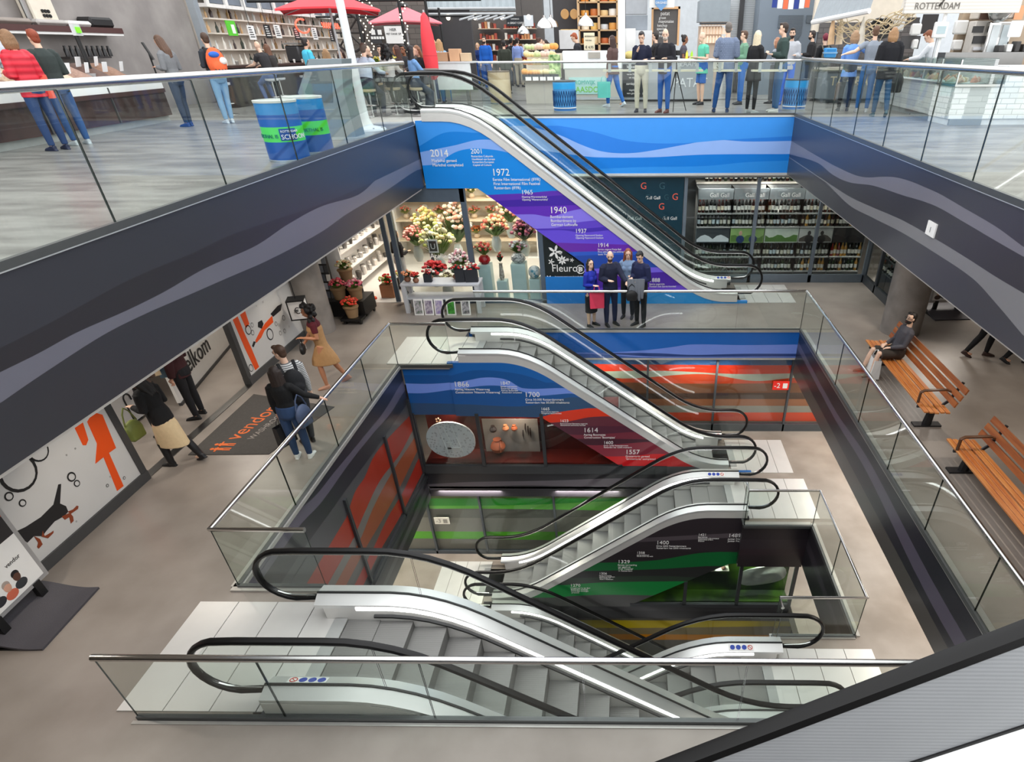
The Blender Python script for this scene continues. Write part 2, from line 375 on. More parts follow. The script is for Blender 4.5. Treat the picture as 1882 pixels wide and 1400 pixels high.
b1 = [curve_y(YB1, p) for p in ([(1000, 646), (1100, 648), (1180, 644), (1233, 638), (1270, 633), (1366, 634), (1464, 633)], [(1100, 648), (1206, 649), (1273, 652), (1366, 650), (1463, 650)],
      [(1000, 644), (1100, 649), (1180, 654), (1233, 655.5), (1463, 655)], [(1100, 650), (1193, 657), (1463, 657)])]
struct('wall_back', mural_mb('y', YB1, YB1+.12, -4, XR, flat(Z1-.02), flat(-5.05), b1), cols('#1c63b8', '#7490e2', '#25407f', '#7088d4', '#35589f'))
t = MB(); t.box(XL-.13, XL+.02, 5.57, 12.37, Z1-.03, Z1+.03); t.box(XR-.02, XR+.13, YF1, YB1, Z1-.03, Z1+.03); t.box(-3.95, XR, YB1-.02, YB1+.13, Z1-.03, Z1+.03)
t.box(XL-.13, XR+.1, YF1-.07, YF1-.03, Z1-.3, Z1+.01); t.box(XL-.1, -3.93, 5.5, 5.63, Z1-.25, Z1+.03); t.box(XL-.1, -3.93, 12.3, 12.38, Z1-.06, Z1+.03)
struct('trim_3', t, M('#b9b7b2', .35, .5))
t = MB(); t.box(XR2-.02, XR2+.1, 7.3, 10.45, Z2-.03, Z2+.03); t.box(2.58, XR2, 10.4, 10.5, Z2-.03, Z2+.03); t.box(2.58, XR2, 7.24, 7.34, Z2-.03, Z2+.03)
struct('trim_4', t, M('#b9b7b2', .35, .5))
# second basement: dark edges of the openings
DK = cols('#2a272c', '#3f3b41', '#2c2a2f')
struct('wall_right', mural_mb('x', XR2, XR2+.12, 3.7, 10.58, flat(Z2-.02), flat(-8.5), [[(3, -7.7), (7, -7.75), (11, -7.66)], [(3, -7.85), (11, -7.95)]]), DK)
struct('wall_back', mural_mb('y', 12.40, 12.5, XL, 2.6, flat(-7.3), flat(-8.0), [[(-5, -7.62), (-4, -7.55), (-2, -7.5), (0, -7.42), (2.6, -7.5)], [(-5, -7.8), (-3, -7.66), (-1, -7.68), (2.6, -7.75)]]), cols('#26242a', '#625c63', '#2a282d'))
struct('wall_back', mural_mb('y', 10.44, 10.56, 2.6, XR2, flat(Z2-.03), flat(-8.0), [[(2, -7.72), (5, -7.72)]]), cols('#2b262b', '#332c32'))
struct('wall_right', mural_mb('x', 2.6, 2.7, 3.7, 7.28, flat(Z2-.02), flat(-8.4), [[(3, -7.7), (8, -7.75)]]), DK[:2])
struct('wall_back', mural_mb('y', 10.66, 10.76, -3.3, 4.1, flat(Z3-.02), flat(-10.6), [[(-3, -10.3), (4, -10.33)]]), cols('#39383b', '#2b2a2d'))
# back walls behind the lower glass: printed bands, one blue reflection painted in
o2 = [[(-2, -5.32), (2, -5.36), (6, -5.37)], [(-1, -5.55), (1, -5.53), (3, -5.62), (6, -5.55)], [(-1, -5.66), (0, -5.75), (2, -5.62), (3.4, -5.82), (4.6, -5.72), (6, -5.78)], [(-1, -5.84), (2, -5.9), (6, -5.86)],
      [(-1, -6.2), (6, -6.16)], [(-1, -6.36), (6, -6.36)], [(-1, -6.56), (6, -6.57)], [(-1, -6.78), (6, -6.77)], [(-1, -7.03), (6, -7.05)]]
struct('wall_back', mural_mb('y', 14.62, 14.72, -4.5, 8.8, flat(-5.05), flat(Z2), o2), cols('#3a5f92', '#e8381c', '#bcbca8', '#dd4a24', '#8a5334', '#54382c', '#b06a45', '#a89c90', '#f2440f', '#7b756d'))  # top blue band is the reflection in the glass, painted as colour
o3 = [[(-8, -8.25), (6, -8.2)], [(-8, -8.5), (-3, -8.46), (0, -8.3), (3, -8.3)], [(-8, -8.62), (-4, -8.58), (-2, -8.6), (0, -8.62), (3, -8.5)], [(-8, -8.85), (-3, -8.9), (0, -8.8)], [(-8, -9.38), (0, -9.36), (4, -9.25)], [(-8, -9.62), (-3, -9.66), (0, -9.75)]]
struct('wall_back', mural_mb('y', 12.62, 12.72, -8.9, 4, flat(-8.0), flat(Z3), o3), cols('#5f7d1e', '#12b80e', '#7ddc4c', '#6f6a60', '#8d857a', '#5cb417', '#746c62'))
o4 = [[(-4, -10.95), (4, -10.95)], [(-4, -11.2), (0, -11.25), (4, -11.15)], [(-4, -11.5), (4, -11.5)], [(-4, -11.75), (4, -11.7)]]
struct('wall_back', mural_mb('y', 10.9, 11, -4, 4.4, flat(-10.6), flat(Z4), o4), cols('#57534c', '#c8b020', '#8b7a55', '#d08418', '#6b655c'))
def glazing(name, ax, c, z0, z1, posts, label=None, w=.05, rail=(.12,), col=None, kick=.22):
    """framed shop glazing: struct window with posts and panes"""
    w_ = thing(name, None, None, (posts[0], c, z0) if ax == 'y' else (c, posts[0], z0)); w_['kind'] = 'structure'
    f = MB()
    B = (lambda a, b, z, y, d=.05: f.box(a, b, c-d, c+d, z, y)) if ax == 'y' else (lambda a, b, z, y, d=.05: f.box(c-d, c+d, a, b, z, y))
    for p in posts: B(p-w/2, p+w/2, z0, z1)
    B(posts[0], posts[-1], z0, z0+kick); B(posts[0], posts[-1], z1-.07, z1)
    f.build('frame', col or FRAME, w_, 0)
    for a, b in zip(posts, posts[1:]):
        q = MB()
        if ax == 'y': q.box(a+w/2, b-w/2, c-.006, c+.006, z0+kick, z1-.07)
        else: q.box(c-.006, c+.006, a+w/2, b-w/2, z0+kick, z1-.07)
        q.build('pane', SHOPGLASS, w_, 0)
    return w_
glazing('window_1', 'y', 14.5, Z2, -5.05, [-3.6, -1.5, .55, 2.35, 4.3, 5.6, 8.7])
glazing('window_2', 'y', 12.54, Z3, -8.0, [-8.5, -5.25, -3.85, -1.9, .15, 2.2], kick=.1)
sg = thing('exit_sign', 'red level sign reading -2 on the orange striped glass wall', 'sign', (4.05, 14.43, -5.85))
MB().box(3.84, 4.26, 14.415, 14.435, -5.98, -5.73).build('board', M('#e0261b', .4, emit=.15), sg, 0)
lettering('lettering', '-2', .2, WHITE, (3.87, 14.412, -5.92), sg)
b = MB(); b.box(4.1, 4.22, 14.408, 14.414, -5.93, -5.79); b.build('stair_symbol', WHITE, sg, 0)
sg = thing('exit_sign', 'pale level sign reading -3 on the green striped glass wall', 'sign', (-4.9, 12.44, -8.85))
MB().box(-5.12, -4.72, 12.455, 12.475, -8.98, -8.76).build('board', M('#d9d6c8', .4), sg, 0)
lettering('lettering', '-3', .18, M('#8d8a80', .5), (-5.08, 12.452, -8.93), sg)
MB().box(-4.88, -4.77, 12.448, 12.454, -8.94, -8.81).build('stair_symbol', M('#8d8a80', .5), sg, 0)
# ================================================================ glass balustrades
def balustrade(label, runs, z, h, pane=1.45, rail_r=.024, loc=None, side=0):
    """runs: list of polylines in plan; panes with dark joints, steel rail on top, base channel"""
    P0 = runs[0][0]
    t = thing('glass_balustrade', label, 'balustrade', (P0[0], P0[1], z))
    for run in runs:
        ch = MB()
        for a, b in zip(run, run[1:]):
            a, b = Vector((*a, 0)), Vector((*b, 0)); L = (b-a).length; d = (b-a)/L; ang = math.atan2(d.y, d.x)
            n = max(1, round(L/pane))
            for i in range(n):
                c = a+d*(L*(i+.5)/n); w = L/n-.012
                m = MB(); m.obox((c.x, c.y, z+h/2), (w, .016, h), ang)
                m.m = [0, 0, 0, 1, 0, 1] if True else m.m
                m.build('glass_pane', [GLASS, GEDGE], t, 0)
            m0 = a+d*(L/2); ch.obox((m0.x, m0.y, z+.02), (L, .05, .07), ang)
        ch.build('base_channel', M('#5a5c5c', .35, .5), t, 0)
        MB().tube([(x, y, z+h+rail_r*.3) for x, y in run], rail_r, 14).build('handrail', STEEL, t)
    return t
HR0, HR1, HR2 = 1.18, .98, 1.0
balustrade('long glass balustrade with thick steel rail in front of the deli counter', [[(XL, .2), (XL, 16.28)]], 0, HR0, 1.9, .042)
balustrade('back glass balustrade on the market floor above the blue printed wall', [[(-3.7, YB0+.02), (XR, YB0+.02)]], 0, HR0-.02, 1.75, .026)
balustrade('right glass balustrade on the market floor beside the white tiled stall', [[(XR, YB0), (XR, .2)]], 0, HR0, 1.55, .04)
balustrade('glass balustrade beside the printed door mat and along the left of the lower opening', [[(-3.9, 5.58), (XL-.03, 5.58), (XL-.03, 12.3), (-3.85, 12.3)]], Z1, HR1, 1.75, .033)
balustrade('glass balustrade with the four friends leaning on it', [[(-3.7, YB1+.02), (XR, YB1+.02)]], Z1, HR1, 1.7, .033)
balustrade('glass balustrade in front of the two wooden benches', [[(XR, YB1+.02), (XR, YF1-.02)]], Z1, HR1, 1.45, .033)
balustrade('near glass balustrade crossing the foreground', [[(-5.12, YF1), (XR, YF1)]], Z1, HR1, 1.6, .036)
balustrade('lower level glass balustrade with two corners round the stairwell', [[(2.6, 10.62), (2.6, 10.34), (XR2, 10.34), (XR2, 7.29), (2.62, 7.29), (2.62, 7.05)]], Z2, HR2, 2.0, .03)
# ================================================================ escalators
STEPM = striped('escalator_step_metal', '#6f6e6c', '#8f8e8b', 'Y', 28, .45, .2, .5)
STEPR = striped('escalator_riser_metal', '#5b5a58', '#7c7b78', 'Y', 28, .45, .2, .5)
BLUEI = M('#1f3fa8', .4); REDI = M('#c8372d', .4)
SLOPE = .72
def ramp(t, w=.6): return 0 if t < -w else t if t > w else (t+w)**2/(4*w)
class Esc: pass
def escalator(label, yf, yb, x0, d, zt, zb, slope=SLOPE, tip_t=-2.1, tip_b=1.35, solid=None, plate_t=1.0, plate_b=1.0, sticker=(), steps=True, outer=True, undercut=True, mid='glass_panel'):
    """yf / yb: the two handrail planes; x0: upper knee; d: +1 runs down to the right"""
    e = Esc(); L = (zt-zb)/slope; T0 = tip_t; T1 = L+tip_b
    prof = lambda u: zt-slope*(ramp(u)-ramp(u-L))
    X = lambda u: x0+d*u
    e.prof = lambda x: prof((x-x0)*d)
    t = thing('escalator', label, 'escalator', (X(L/2), (yf+yb)/2, zb)); e.t = t
    du = .22
    def us(a, b, n=None):
        n = n or max(2, int(abs(b-a)/du)); return [a+(b-a)*i/n for i in range(n+1)]
    NEW = .74
    def loop(y, rz=.39, rx=.42, cz=.61):
        pts = []
        for i in range(13):
            a = -pi/2+.12-i*(pi-.12)/12; pts.append((T0+rx+rx*cos(a)*1.0, prof(T0)+cz+rz*sin(a)))
        pts[0] = (T0+NEW, prof(T0)+.25)
        top = [(u, prof(u)+cz+rz) for u in us(T0+rx+.15, T1-rx-.15)]
        bt = []
        for i in range(13):
            a = pi/2-i*(pi-.12)/12; bt.append((T1-rx+rx*cos(a), prof(T1)+cz+rz*sin(a)))
        bt[-1] = (T1-NEW, prof(T1)+.25)
        return [(X(u), y, z) for u, z in pts+top+bt]
    def sweep(sec, a, b, nm, m, par=t, cl=True, n=None):
        """sec: (y, dz) outline swept along the profile"""
        mb = MB(); U = us(a, b, n); k = len(sec); vs = []
        for u in U: vs += [(X(u), y, prof(u)+dz) for y, dz in sec]
        fs = []
        for i in range(len(U)-1):
            for j in range(k): fs.append((i*k+j, i*k+(j+1) % k, (i+1)*k+(j+1) % k, (i+1)*k+j))
        fs += [tuple(range(k)), tuple((len(U)-1)*k+j for j in range(k))]
        mb.add(vs, fs); return mb.build(nm, m, par, 30)
    for side, y, sg in (('near', yf, -1), ('far', yb, 1)):   # sg: outward direction
        lp = loop(y)
        hr = MB()
        hr.tube(lp, [(.045, .032)]*len(lp), 8); hr.build('handrail', RUBBER, t)
        # steel guide just inside the rubber
        gl = loop(y, .345, .375)
        MB().tube(gl, .017, 6).build('handrail_guide', STEEL, t)
        # balustrade glass as panes
        A, B = T0+.05, T1-.05
        def zt_(u):
            if u < T0+.42: return prof(T0)+.61+.35*sqrt(max(0, 1-((T0+.42-u)/.38)**2))
            if u > T1-.42: return prof(T1)+.61+.35*sqrt(max(0, 1-((u-T1+.42)/.38)**2))
            return prof(u)+.965
        def zb_(u):
            if u < T0+NEW: return max(prof(T0)+.27, prof(T0)+.61-.35*sqrt(max(0, 1-((T0+.42-u)/.38)**2))) if u < T0+.42 else prof(u)+.27
            if u > T1-NEW: return max(prof(T1)+.27, prof(T1)+.61-.35*sqrt(max(0, 1-((u-T1+.42)/.38)**2))) if u > T1-.42 else prof(u)+.27
            return prof(u)+.27
        np_ = max(3, round((B-A)/1.75))
        for i in range(np_):
            gp_ = 0 if solid and side == 'far' else .008; a, b = A+(B-A)*i/np_+gp_, A+(B-A)*(i+1)/np_-gp_
            U = us(a, b, 10); mb = MB(); vs = []
            for u in U: vs += [(X(u), y-.005, zb_(u)), (X(u), y-.005, zt_(u)), (X(u), y+.005, zt_(u)), (X(u), y+.005, zb_(u))]
            fs = []
            for q in range(10):
                fs += [(q*4, q*4+1, q*4+5, q*4+4), (q*4+2, q*4+3, q*4+7, q*4+6)]
            mb.add(vs, fs); mb.add([vs[0], vs[1], vs[2], vs[3]], [(0, 1, 2, 3)], 1); mb.add(vs[-4:], [(0, 1, 2, 3)], 1)
            mb.build('balustrade_panel' if solid and side == 'far' else 'glass_panel', [solid if solid and side == 'far' else GLASS, GEDGE], t, 0)
        ia, ib = T0+NEW-.1, T1-NEW+.1
        yo = y+sg*.165; yi = y-sg*.15
        sweep([(y+sg*.012, .31), (yo, .275), (yo, .23), (y+sg*.012, .23)], ia, ib, 'outer_deck', ALU)
        sweep([(yo, .225), (yo+sg*.004, .225), (yo+sg*.004, .05), (yo, .05)], ia, ib, 'outer_trim', ALUP)
        sweep([(y+sg*.012, .312), (y+sg*.012, .33), (y-sg*.012, .33), (y-sg*.012, .312)], ia, ib, 'glass_seal', BLACK)
        sweep([(y-sg*.012, .31), (yi, .25), (yi, .2), (y-sg*.012, .2)], ia, ib, 'inner_deck', ALU)
        sweep([(yi, .2), (yi+sg*.01, .2), (yi+sg*.01, -.25), (yi, -.25)], ia+.1, ib-.1, 'skirt_panel', ALUP)
        sweep([(yi-sg*.012, .205), (yi, .225), (yi, .175), (yi-sg*.012, .175)], ia+.5, ib-.5, 'light_strip', LED)
        sweep([(yi-sg*.03, .085), (yi, .1), (yi, .06), (yi-sg*.03, .06)], ia+.7, ib-.7, 'skirt_brush', BLACK)
    # steps
    if steps:
        n = int((L+2.2)/.4); u0 = -1.0-.1
        me = None; yA, yB = yf+.155, yb-.155
        zs = [prof(u0+.4*i+.32) for i in range(n+1)]
        for i in range(n):
            u = u0+.4*i; z = zs[i]+(.0 if i else 0)
            mb = MB(); lo = min(z-.12, zs[i+1]-.05)
            xa, xb = sorted((X(u), X(u+.4))); mb.box(xa, xb, yA, yB, lo, z, 0)
            mb.m = [1, 0, 1, 1, 1, 1]
            mb.build('step', [STEPM, STEPR], t, 0)
        for (ua, ub, z, nm) in ((T0-.0-plate_t, u0, zt, 'landing_plate'), (u0+.4*n, T1+plate_b, zb, 'landing_plate')):
            k = 4
            for i in range(k):
                a = ua+(ub-ua)*i/k; b = ua+(ub-ua)*(i+1)/k
                xa, xb = sorted((X(a)+.0, X(b)-.0)); MB().box(xa+.006, xb-.006, yf-.12, yb+.12, z+.002, z+.016).build(nm, ALUP, t, 0)
            c = ub if ua < 0 else ua
            xa, xb = sorted((X(c), X(c+(-.16 if ua < 0 else .16)))); MB().box(xa, xb, yA, yB, z+.016, z+.03).build('comb_plate', M('#a9aaa8', .5, .2), t, 0)
    for (side, u) in sticker:
        y, sg = (yf, 1) if side == 'near' else (yb, -1)
        zz = prof(u)+.285
        R = Matrix.Rotation(-.38*sg, 3, 'X')
        st = MB(); st.obox((X(u), y+sg*.08, zz), (.42, .1, .003), R); so = st.build('safety_sticker', WHITE, t, 0)
        for i in range(4):
            mb = MB(); c = Vector((X(u)+(i-1.5)*.1, y+sg*.08, zz+.002))
            if i == (0 if side == 'near' else 3):
                mb.tube([c+R@Vector((.037*cos(a), .037*sin(a), .001)) for a in [j*pi/9 for j in range(18)]], .006, 5, closed=True); mb.tube([c+R@Vector((-.026, .026, .001)), c+R@Vector((.026, -.026, .001))], .005, 5)
            else: mb.lathe([(.001, 0), (.042, 0), (.042, .003), (.001, .003)], c, 14, 0, R)
            mb.build('pictogram', REDI if i == (0 if side == 'near' else 3) else BLUEI, so)
    e.L = L; e.X = X; e.T0 = T0; e.T1 = T1; e.praw = prof
    return e
E1 = escalator('escalator rising to the market floor beside the blue and violet timeline wall', 16.5, 17.8, -3.75, 1, 0, Z1, .74, -1.72, 1.55, sticker=(('far', 6.55),))
E2 = escalator('escalator going down in front of the dark display cases with the aerial map', 12.55, 13.85, -2.27, 1, Z1, Z2, sticker=(('far', 4.55),))
E3 = escalator('escalator nearest the front, going down right behind the near glass rail', 3.89, 5.2, -2.32, 1, Z1, Z2, sticker=(('near', -1.05),))
E4 = escalator('escalator going down left below the red timeline wall', 10.75, 12.05, 1.25, -1, Z2, Z3, sticker=(('far', -.9),))
E5 = escalator('escalator going down left between the glass corner and the near escalator', 5.6, 6.9, 1.22, -1, Z2, Z3, sticker=(('far', -.75),))
E6 = escalator('lowest escalator going down right under the green timeline wall', 9.0, 10.35, -2.2, 1, Z3, Z4, tip_t=-1.75)
E0 = escalator('close escalator with broad black handrail in the bottom right corner', .1, 1.4, 3.0, -1, 0, Z1, .74, -1.72, 1.55, solid=striped('brushed_panel', '#a6a8ac', '#b4b6b9', 'Z', 14, .4, .15, .1))
# ---- cladding with the printed timeline
def cladding(esc, name, y, back, s0, s1, bot, bands, colors, brk=(), off=.06):
    mb = mural_mb('y', y, back, s0, s1, lambda s: esc.prof(s)+off, bot, bands, brk=brk)
    return mb.build(name, cols(*colors), esc.t, 0)
T = lambda y, *L: [curve_y(y, p) for p in L]
y = 16.35
c1 = T(y, [(760, 275), (770, 269), (817, 244), (875, 244), (913, 246)], [(771, 280), (806, 273), (836, 267), (879, 257), (925, 258)], [(777, 304), (802, 301), (836, 280), (867, 273), (913, 276), (951, 285)],
       [(850, 363), (902, 358), (965, 355), (1010, 351), (1042, 350)], [(914, 369), (960, 366), (1012, 360), (1059, 358)], [(935, 380), (980, 379), (1023, 378), (1077, 376)],
       [(953, 394), (982, 394), (1012, 398), (1047, 388), (1077, 382)], [(991, 420), (1024, 418), (1059, 409), (1105, 404)], [(991, 421), (1024, 421), (1070, 420), (1108, 417), (1120, 414)],
       [(1000, 423), (1035, 423), (1070, 427), (1129, 422)], [(1028, 446), (1063, 447), (1098, 448), (1166, 450)], [(1047, 463), (1098, 462), (1185, 462)], [(1056, 470), (1117, 468), (1194, 469)],
       [(1084, 494), (1141, 492), (1225, 491)], [(1089, 502), (1141, 503), (1234, 499)], [(1094, 529), (1192, 527), (1257, 524)], [(1094, 538), (1192, 538), (1281, 536)])
bp1 = [(-5.03, -1.4), (-3.72, -1.4), (-1.14, -3.25), (-1.13, Z1)]
cladding(E1, 'timeline_panel', y, 16.45, -5.0, 3.3, lambda s: lerp_pts(bp1, s), c1, ('#3d97ee', '#1580da', '#86aef2', '#1488e2', '#5f34b4', '#4628a6', '#6432bd', '#8b7bee', '#6448cf', '#4a33b6', '#6a50de', '#6c30ae', '#3560cc', '#2b4fae', '#7c68ea', '#4d27a5', '#6b48d0', '#1f8ed6'), brk=(-3.72, -1.14, -1.13))
y = 12.38
c2 = T(y, [(830, 690), (859, 682), (886, 680), (926, 683), (966, 690), (1003, 703)], [(740, 705), (788, 706), (833, 703), (859, 699), (886, 694), (912, 694), (934, 699), (960, 713), (1027, 713)],
       [(744, 723), (780, 723), (827, 717), (886, 709), (920, 709), (939, 714), (966, 721), (982, 727), (1043, 723)], [(750, 741), (859, 743), (966, 746), (1045, 730)], [(900, 775), (966, 770), (998, 765), (1029, 757), (1080, 750)],
       [(987, 778), (1045, 774), (1080, 767), (1106, 765)], [(1000, 786), (1045, 783), (1141, 783)], [(1013, 796), (1072, 799), (1157, 794)], [(1035, 807), (1098, 806), (1173, 807)], [(1048, 815), (1098, 818), (1189, 812)],
       [(1085, 839), (1152, 838), (1199, 834)], [(1109, 857), (1199, 857)])
bp2 = [(-5.06, -5.6), (-2.0, -5.66), (-.15, -7.04), (-.14, Z2)]
cladding(E2, 'timeline_panel', y, 12.47, -4.0, 3.1, lambda s: lerp_pts(bp2, s), c2, ('#1c66b4', '#1a599f', '#7b9cf0', '#1f5ba0', '#33557c', '#ea3c1e', '#6a303e', '#58283a', '#7c3040', '#4c2532', '#8e3242', '#dc1e24', '#57575a'), brk=(-2, -.15, -.14))
mb = mural_mb('y', 12.40, 12.47, -5.03, -4.0, flat(Z1-.02), flat(-5.6), c2); mb.build('landing_fascia', cols('#1c66b4', '#1a599f', '#7b9cf0', '#1f5ba0', '#33557c', '#ea3c1e', '#6a303e', '#58283a', '#7c3040', '#4c2532', '#8e3242', '#dc1e24', '#57575a'), E2.t, 0)
y = 10.58
c4 = T(y, [(1150, 990), (1300, 982), (1375, 978)], [(1150, 997), (1300, 990), (1375, 986)], [(1100, 1022), (1180, 1012), (1375, 1015)], [(1060, 1035), (1200, 1030), (1300, 1015), (1490, 1015)], [(1040, 1050), (1200, 1046), (1300, 1040)], [(1060, 1062), (1200, 1058), (1300, 1062)], [(1040, 1075), (1110, 1070), (1250, 1068)], [(1010, 1098), (1100, 1093), (1250, 1095)])
bp4 = [(.1, Z3), (.12, -10.02), (1.57, -9.13), (2.45, -8.6), (4.2, -8.55)]
cladding(E4, 'timeline_panel', y, 10.67, -3.6, 2.75, lambda s: lerp_pts(bp4, s), c4, ('#332c31', '#584f55', '#332c31', '#2e282c', '#136a35', '#2b2c2c', '#314034', '#0d8a3e', '#4a4a49'), brk=(.1, .12, 1.57, 2.45))
mb = mural_mb('y', 10.44, 10.60, 2.6, XR2, flat(-8.0), flat(-8.56), [[(2, -8.2), (5, -8.2)]]); struct('wall_back', mb, cols('#33282e', '#2e272b'))
for es, yy in ((E3, 3.71), (E5, 5.42), (E6, 8.82)):
    cladding(es, 'side_cladding', yy, yy+.05, *sorted((es.X(es.T0+.6), es.X(es.T1-.6))), lambda s, es=es: es.prof(s)-1.05, [], ('#4c4d50',))
for es, yy in ((E1, 17.98), (E2, 14.03), (E3, 5.38), (E4, 12.23), (E5, 7.08)):
    cladding(es, 'side_cladding', yy, yy-.05, *sorted((es.X(es.T0+.6), es.X(es.T1-.6))), lambda s, es=es: es.prof(s)-1.0, [], ('#55565a',))
for es in (E1, E2, E3, E4, E5):
    ym = (17.15, 13.2, 4.55, 11.4, 6.25)[(E1, E2, E3, E4, E5).index(es)]
    mb = MB(); a, b = sorted((es.X(es.T0+.7), es.X(es.T1-.7))); U = [a+(b-a)*i/30 for i in range(31)]
    for p, q in zip(U, U[1:]): mb.quad((p, ym-.75, es.prof(p)-1.05), (q, ym-.75, es.prof(q)-1.05), (q, ym+.75, es.prof(q)-1.05), (p, ym+.75, es.prof(p)-1.05))
    mb.build('soffit', M('#5a5b5d', .5), es.t, 0)
def note(es, y, u, v, year, lines, big=.3):
    """a date of the printed timeline: year and small lines below it"""
    p = ony(u, v, y-.004)
    big *= .74; p.z -= .1*big
    lettering('year_lettering', year, big, WHITE, p, es.t)
    k = .42*big
    for i, s in enumerate(lines): lettering('caption_lettering', s, k, WHITE, (p.x+.03*(i+1)*big, p.y, p.z-.38*big-(i+.35)*k*1.02), es.t)
for a in ((791, 286, '2014', ['Markthal gereed', 'Markthal completed'], .3), (865, 281, '2001', ['Rotterdam Culturele', 'Hoofdstad van Europa', 'Rotterdam European', 'Capital of Culture'], .2), (904, 321, '1972', ['Eerste Film International (IFFR)', 'First International Film Festival', 'Rotterdam (IFFR)'], .3),
          (958, 356, '1965', ['Opening Warenmarkthal', "Opening 'Warenmarkthal'"], .2), (1010, 390, '1940', ['Bombardement', 'Bombardment by', 'German Luftwaffe'], .3), (1057, 427, '1937', ['Opening Feyenoord Stadion', 'Opening Feyenoord Stadium'], .2),
          (1098, 453, '1914', ['Eerste uitgave Pietje Bell', "First edition of the children's", "book 'Pietje Bell'"], .2), (1138, 490, '1902', ['Circa 300.000', 'Rotterdammers'], .27), (1193, 517, '1888', ['Sparta opgericht', 'Football club Sparta founded'], .2)): note(E1, 16.35, *a)
for a in ((834, 709, '1866', ['Aanleg Nieuwe Waterweg', "Construction 'Nieuwe Waterweg'"], .24), (919, 706, '1847', ['Eerste treinstation', 'Rotterdam gereed', 'Railway Rotterdam', 'Amsterdam completed'], .16), (964, 728, '1700', ['Circa 50.000 Rotterdammers', 'Rotterdam has 50,000 inhabitants'], .24),
          (994, 753, '1665', ['Beurs school opgericht', 'Hoogstraat Beurs founded'], .14), (1029, 775, '1623', ['Remonstrantse Gemeente opgericht', 'Remonstrant community founded'], .14), (1072, 793, '1614', ['Aanleg Boompjes', "Construction 'Boompjes'"], .24), (1109, 815, '1600', ['Circa 12.000 Rotterdammers', 'Rotterdam has 12,000 inhabitants'], .16), (1149, 833, '1557', ['Grotemarkt gereed', "'Grotemarkt' completed"], .24)): note(E2, 12.38, *a)
for a in ((1338, 986, '1489', ['Jonker Fris', 'Jonker Fransen war'], .2), (1283, 984, '1421', ['Stad bestraat', 'Watersnood in Zuid-Holland', 'Second flood of Saint', 'Elizabeth'], .13), (1206, 999, '1400', ['Circa 2500 Rotterdammers', 'Rotterdam has 2500 inhabitants'], .2), (1170, 1017, '1358', ['Aanleg stadsmuur', 'Construction city walls'], .13),
          (1135, 1034, '1329', ['Eerste vermelding', 'van gasthuis', "First 'Hospital'", 'in Rotterdam'], .2), (1101, 1055, '1306', ['Eerste vermelding', 'parochie te Rotterdam', 'First mention of', 'Parish in Rotterdam'], .13), (1048, 1077, '1270', ['Hoogstraat nu op dam', 'Rotterdam ontstaat', 'Rotterdam emerges', '(created)'], .17)): note(E4, 10.58, *a)
# ================================================================ people
def remeshed(mb, vox, sm=2):
    me = bpy.data.meshes.new('shape'); me.from_pydata(mb.v, [], mb.f)
    o = bpy.data.objects.new('shape', me); COL.objects.link(o)
    fix(me, 0)
    r = o.modifiers.new('r', 'REMESH'); r.mode = 'VOXEL'; r.voxel_size = vox
    if sm:
        s = o.modifiers.new('s', 'SMOOTH'); s.factor = .5; s.iterations = sm
    ev = o.evaluated_get(bpy.context.evaluated_depsgraph_get())
    out = bpy.data.meshes.new_from_object(ev)
    bpy.data.objects.remove(o); bpy.data.meshes.remove(me)
    out.polygons.foreach_set('use_smooth', [True]*len(out.polygons))
    return out
def rm_part(name, mb, vox, mat, par, sm=2):
    me = remeshed(mb, vox, sm); me.materials.clear(); me.materials.append(mat)
    o = bpy.data.objects.new(name, me); COL.objects.link(o); o.parent = par; return o
def D(x, y, z): return Vector((x, y, z)).normalized()
ARMS = {'down': (D(.16, .02, -1), D(.04, .18, -1)), 'bent': (D(.2, -.05, -1), D(-.25, .9, .1)), 'chin': (D(.1, .25, -1), D(-.55, .45, .95)), 'up': (D(.25, .75, -.5), D(-.3, .75, .6)),
        'fwd': (D(.15, .6, -.8), D(-.1, 1, -.15)), 'rail': (D(.1, .75, -.75), D(-.05, .85, -.35)), 'hip': (D(.75, -.25, -.85), D(-.8, .35, -.35)), 'back': (D(.15, -.35, -1), D(-.1, .05, -1)),
        'hold': (D(.15, .1, -1), D(-.55, .75, .1)), 'lap': (D(.15, .35, -1), D(-.45, .85, -.25)), 'reach': (D(.9, .15, -.45), D(1, .25, -.35)), 'hug': (D(.85, -.25, -.55), D(.75, -.5, -.15)), 'phone': (D(.1, .3, -1), D(-.3, .75, .55)), 'swing': (D(.15, .45, -1), D(0, .6, -.8))}
LEGS = {'stand': (D(.06, 0, -1), D(.0, -.02, -1)), 'step': (D(.03, .32, -1), D(.03, -.05, -1)), 'trail': (D(.03, -.27, -1), D(.03, -.5, -1)), 'sit': (D(.14, 1, -.12), D(.0, .05, -1)), 'sitout': (D(.4, 1, -.1), D(.05, .45, -1)),
        'bar': (D(.12, .85, -.5), D(0, -.25, -1)), 'wide': (D(.17, 0, -1), D(.1, 0, -1)), 'hitch': (D(-.05, .12, -1), D(-.1, -.05, -1)), 'sitlow': (D(.1, .9, .1), D(.0, .12, -1))}
SKIN = {'f': '#d9a78c', 'l': '#e6bfa6', 'd': '#8a5a40', 't': '#b97f5e'}
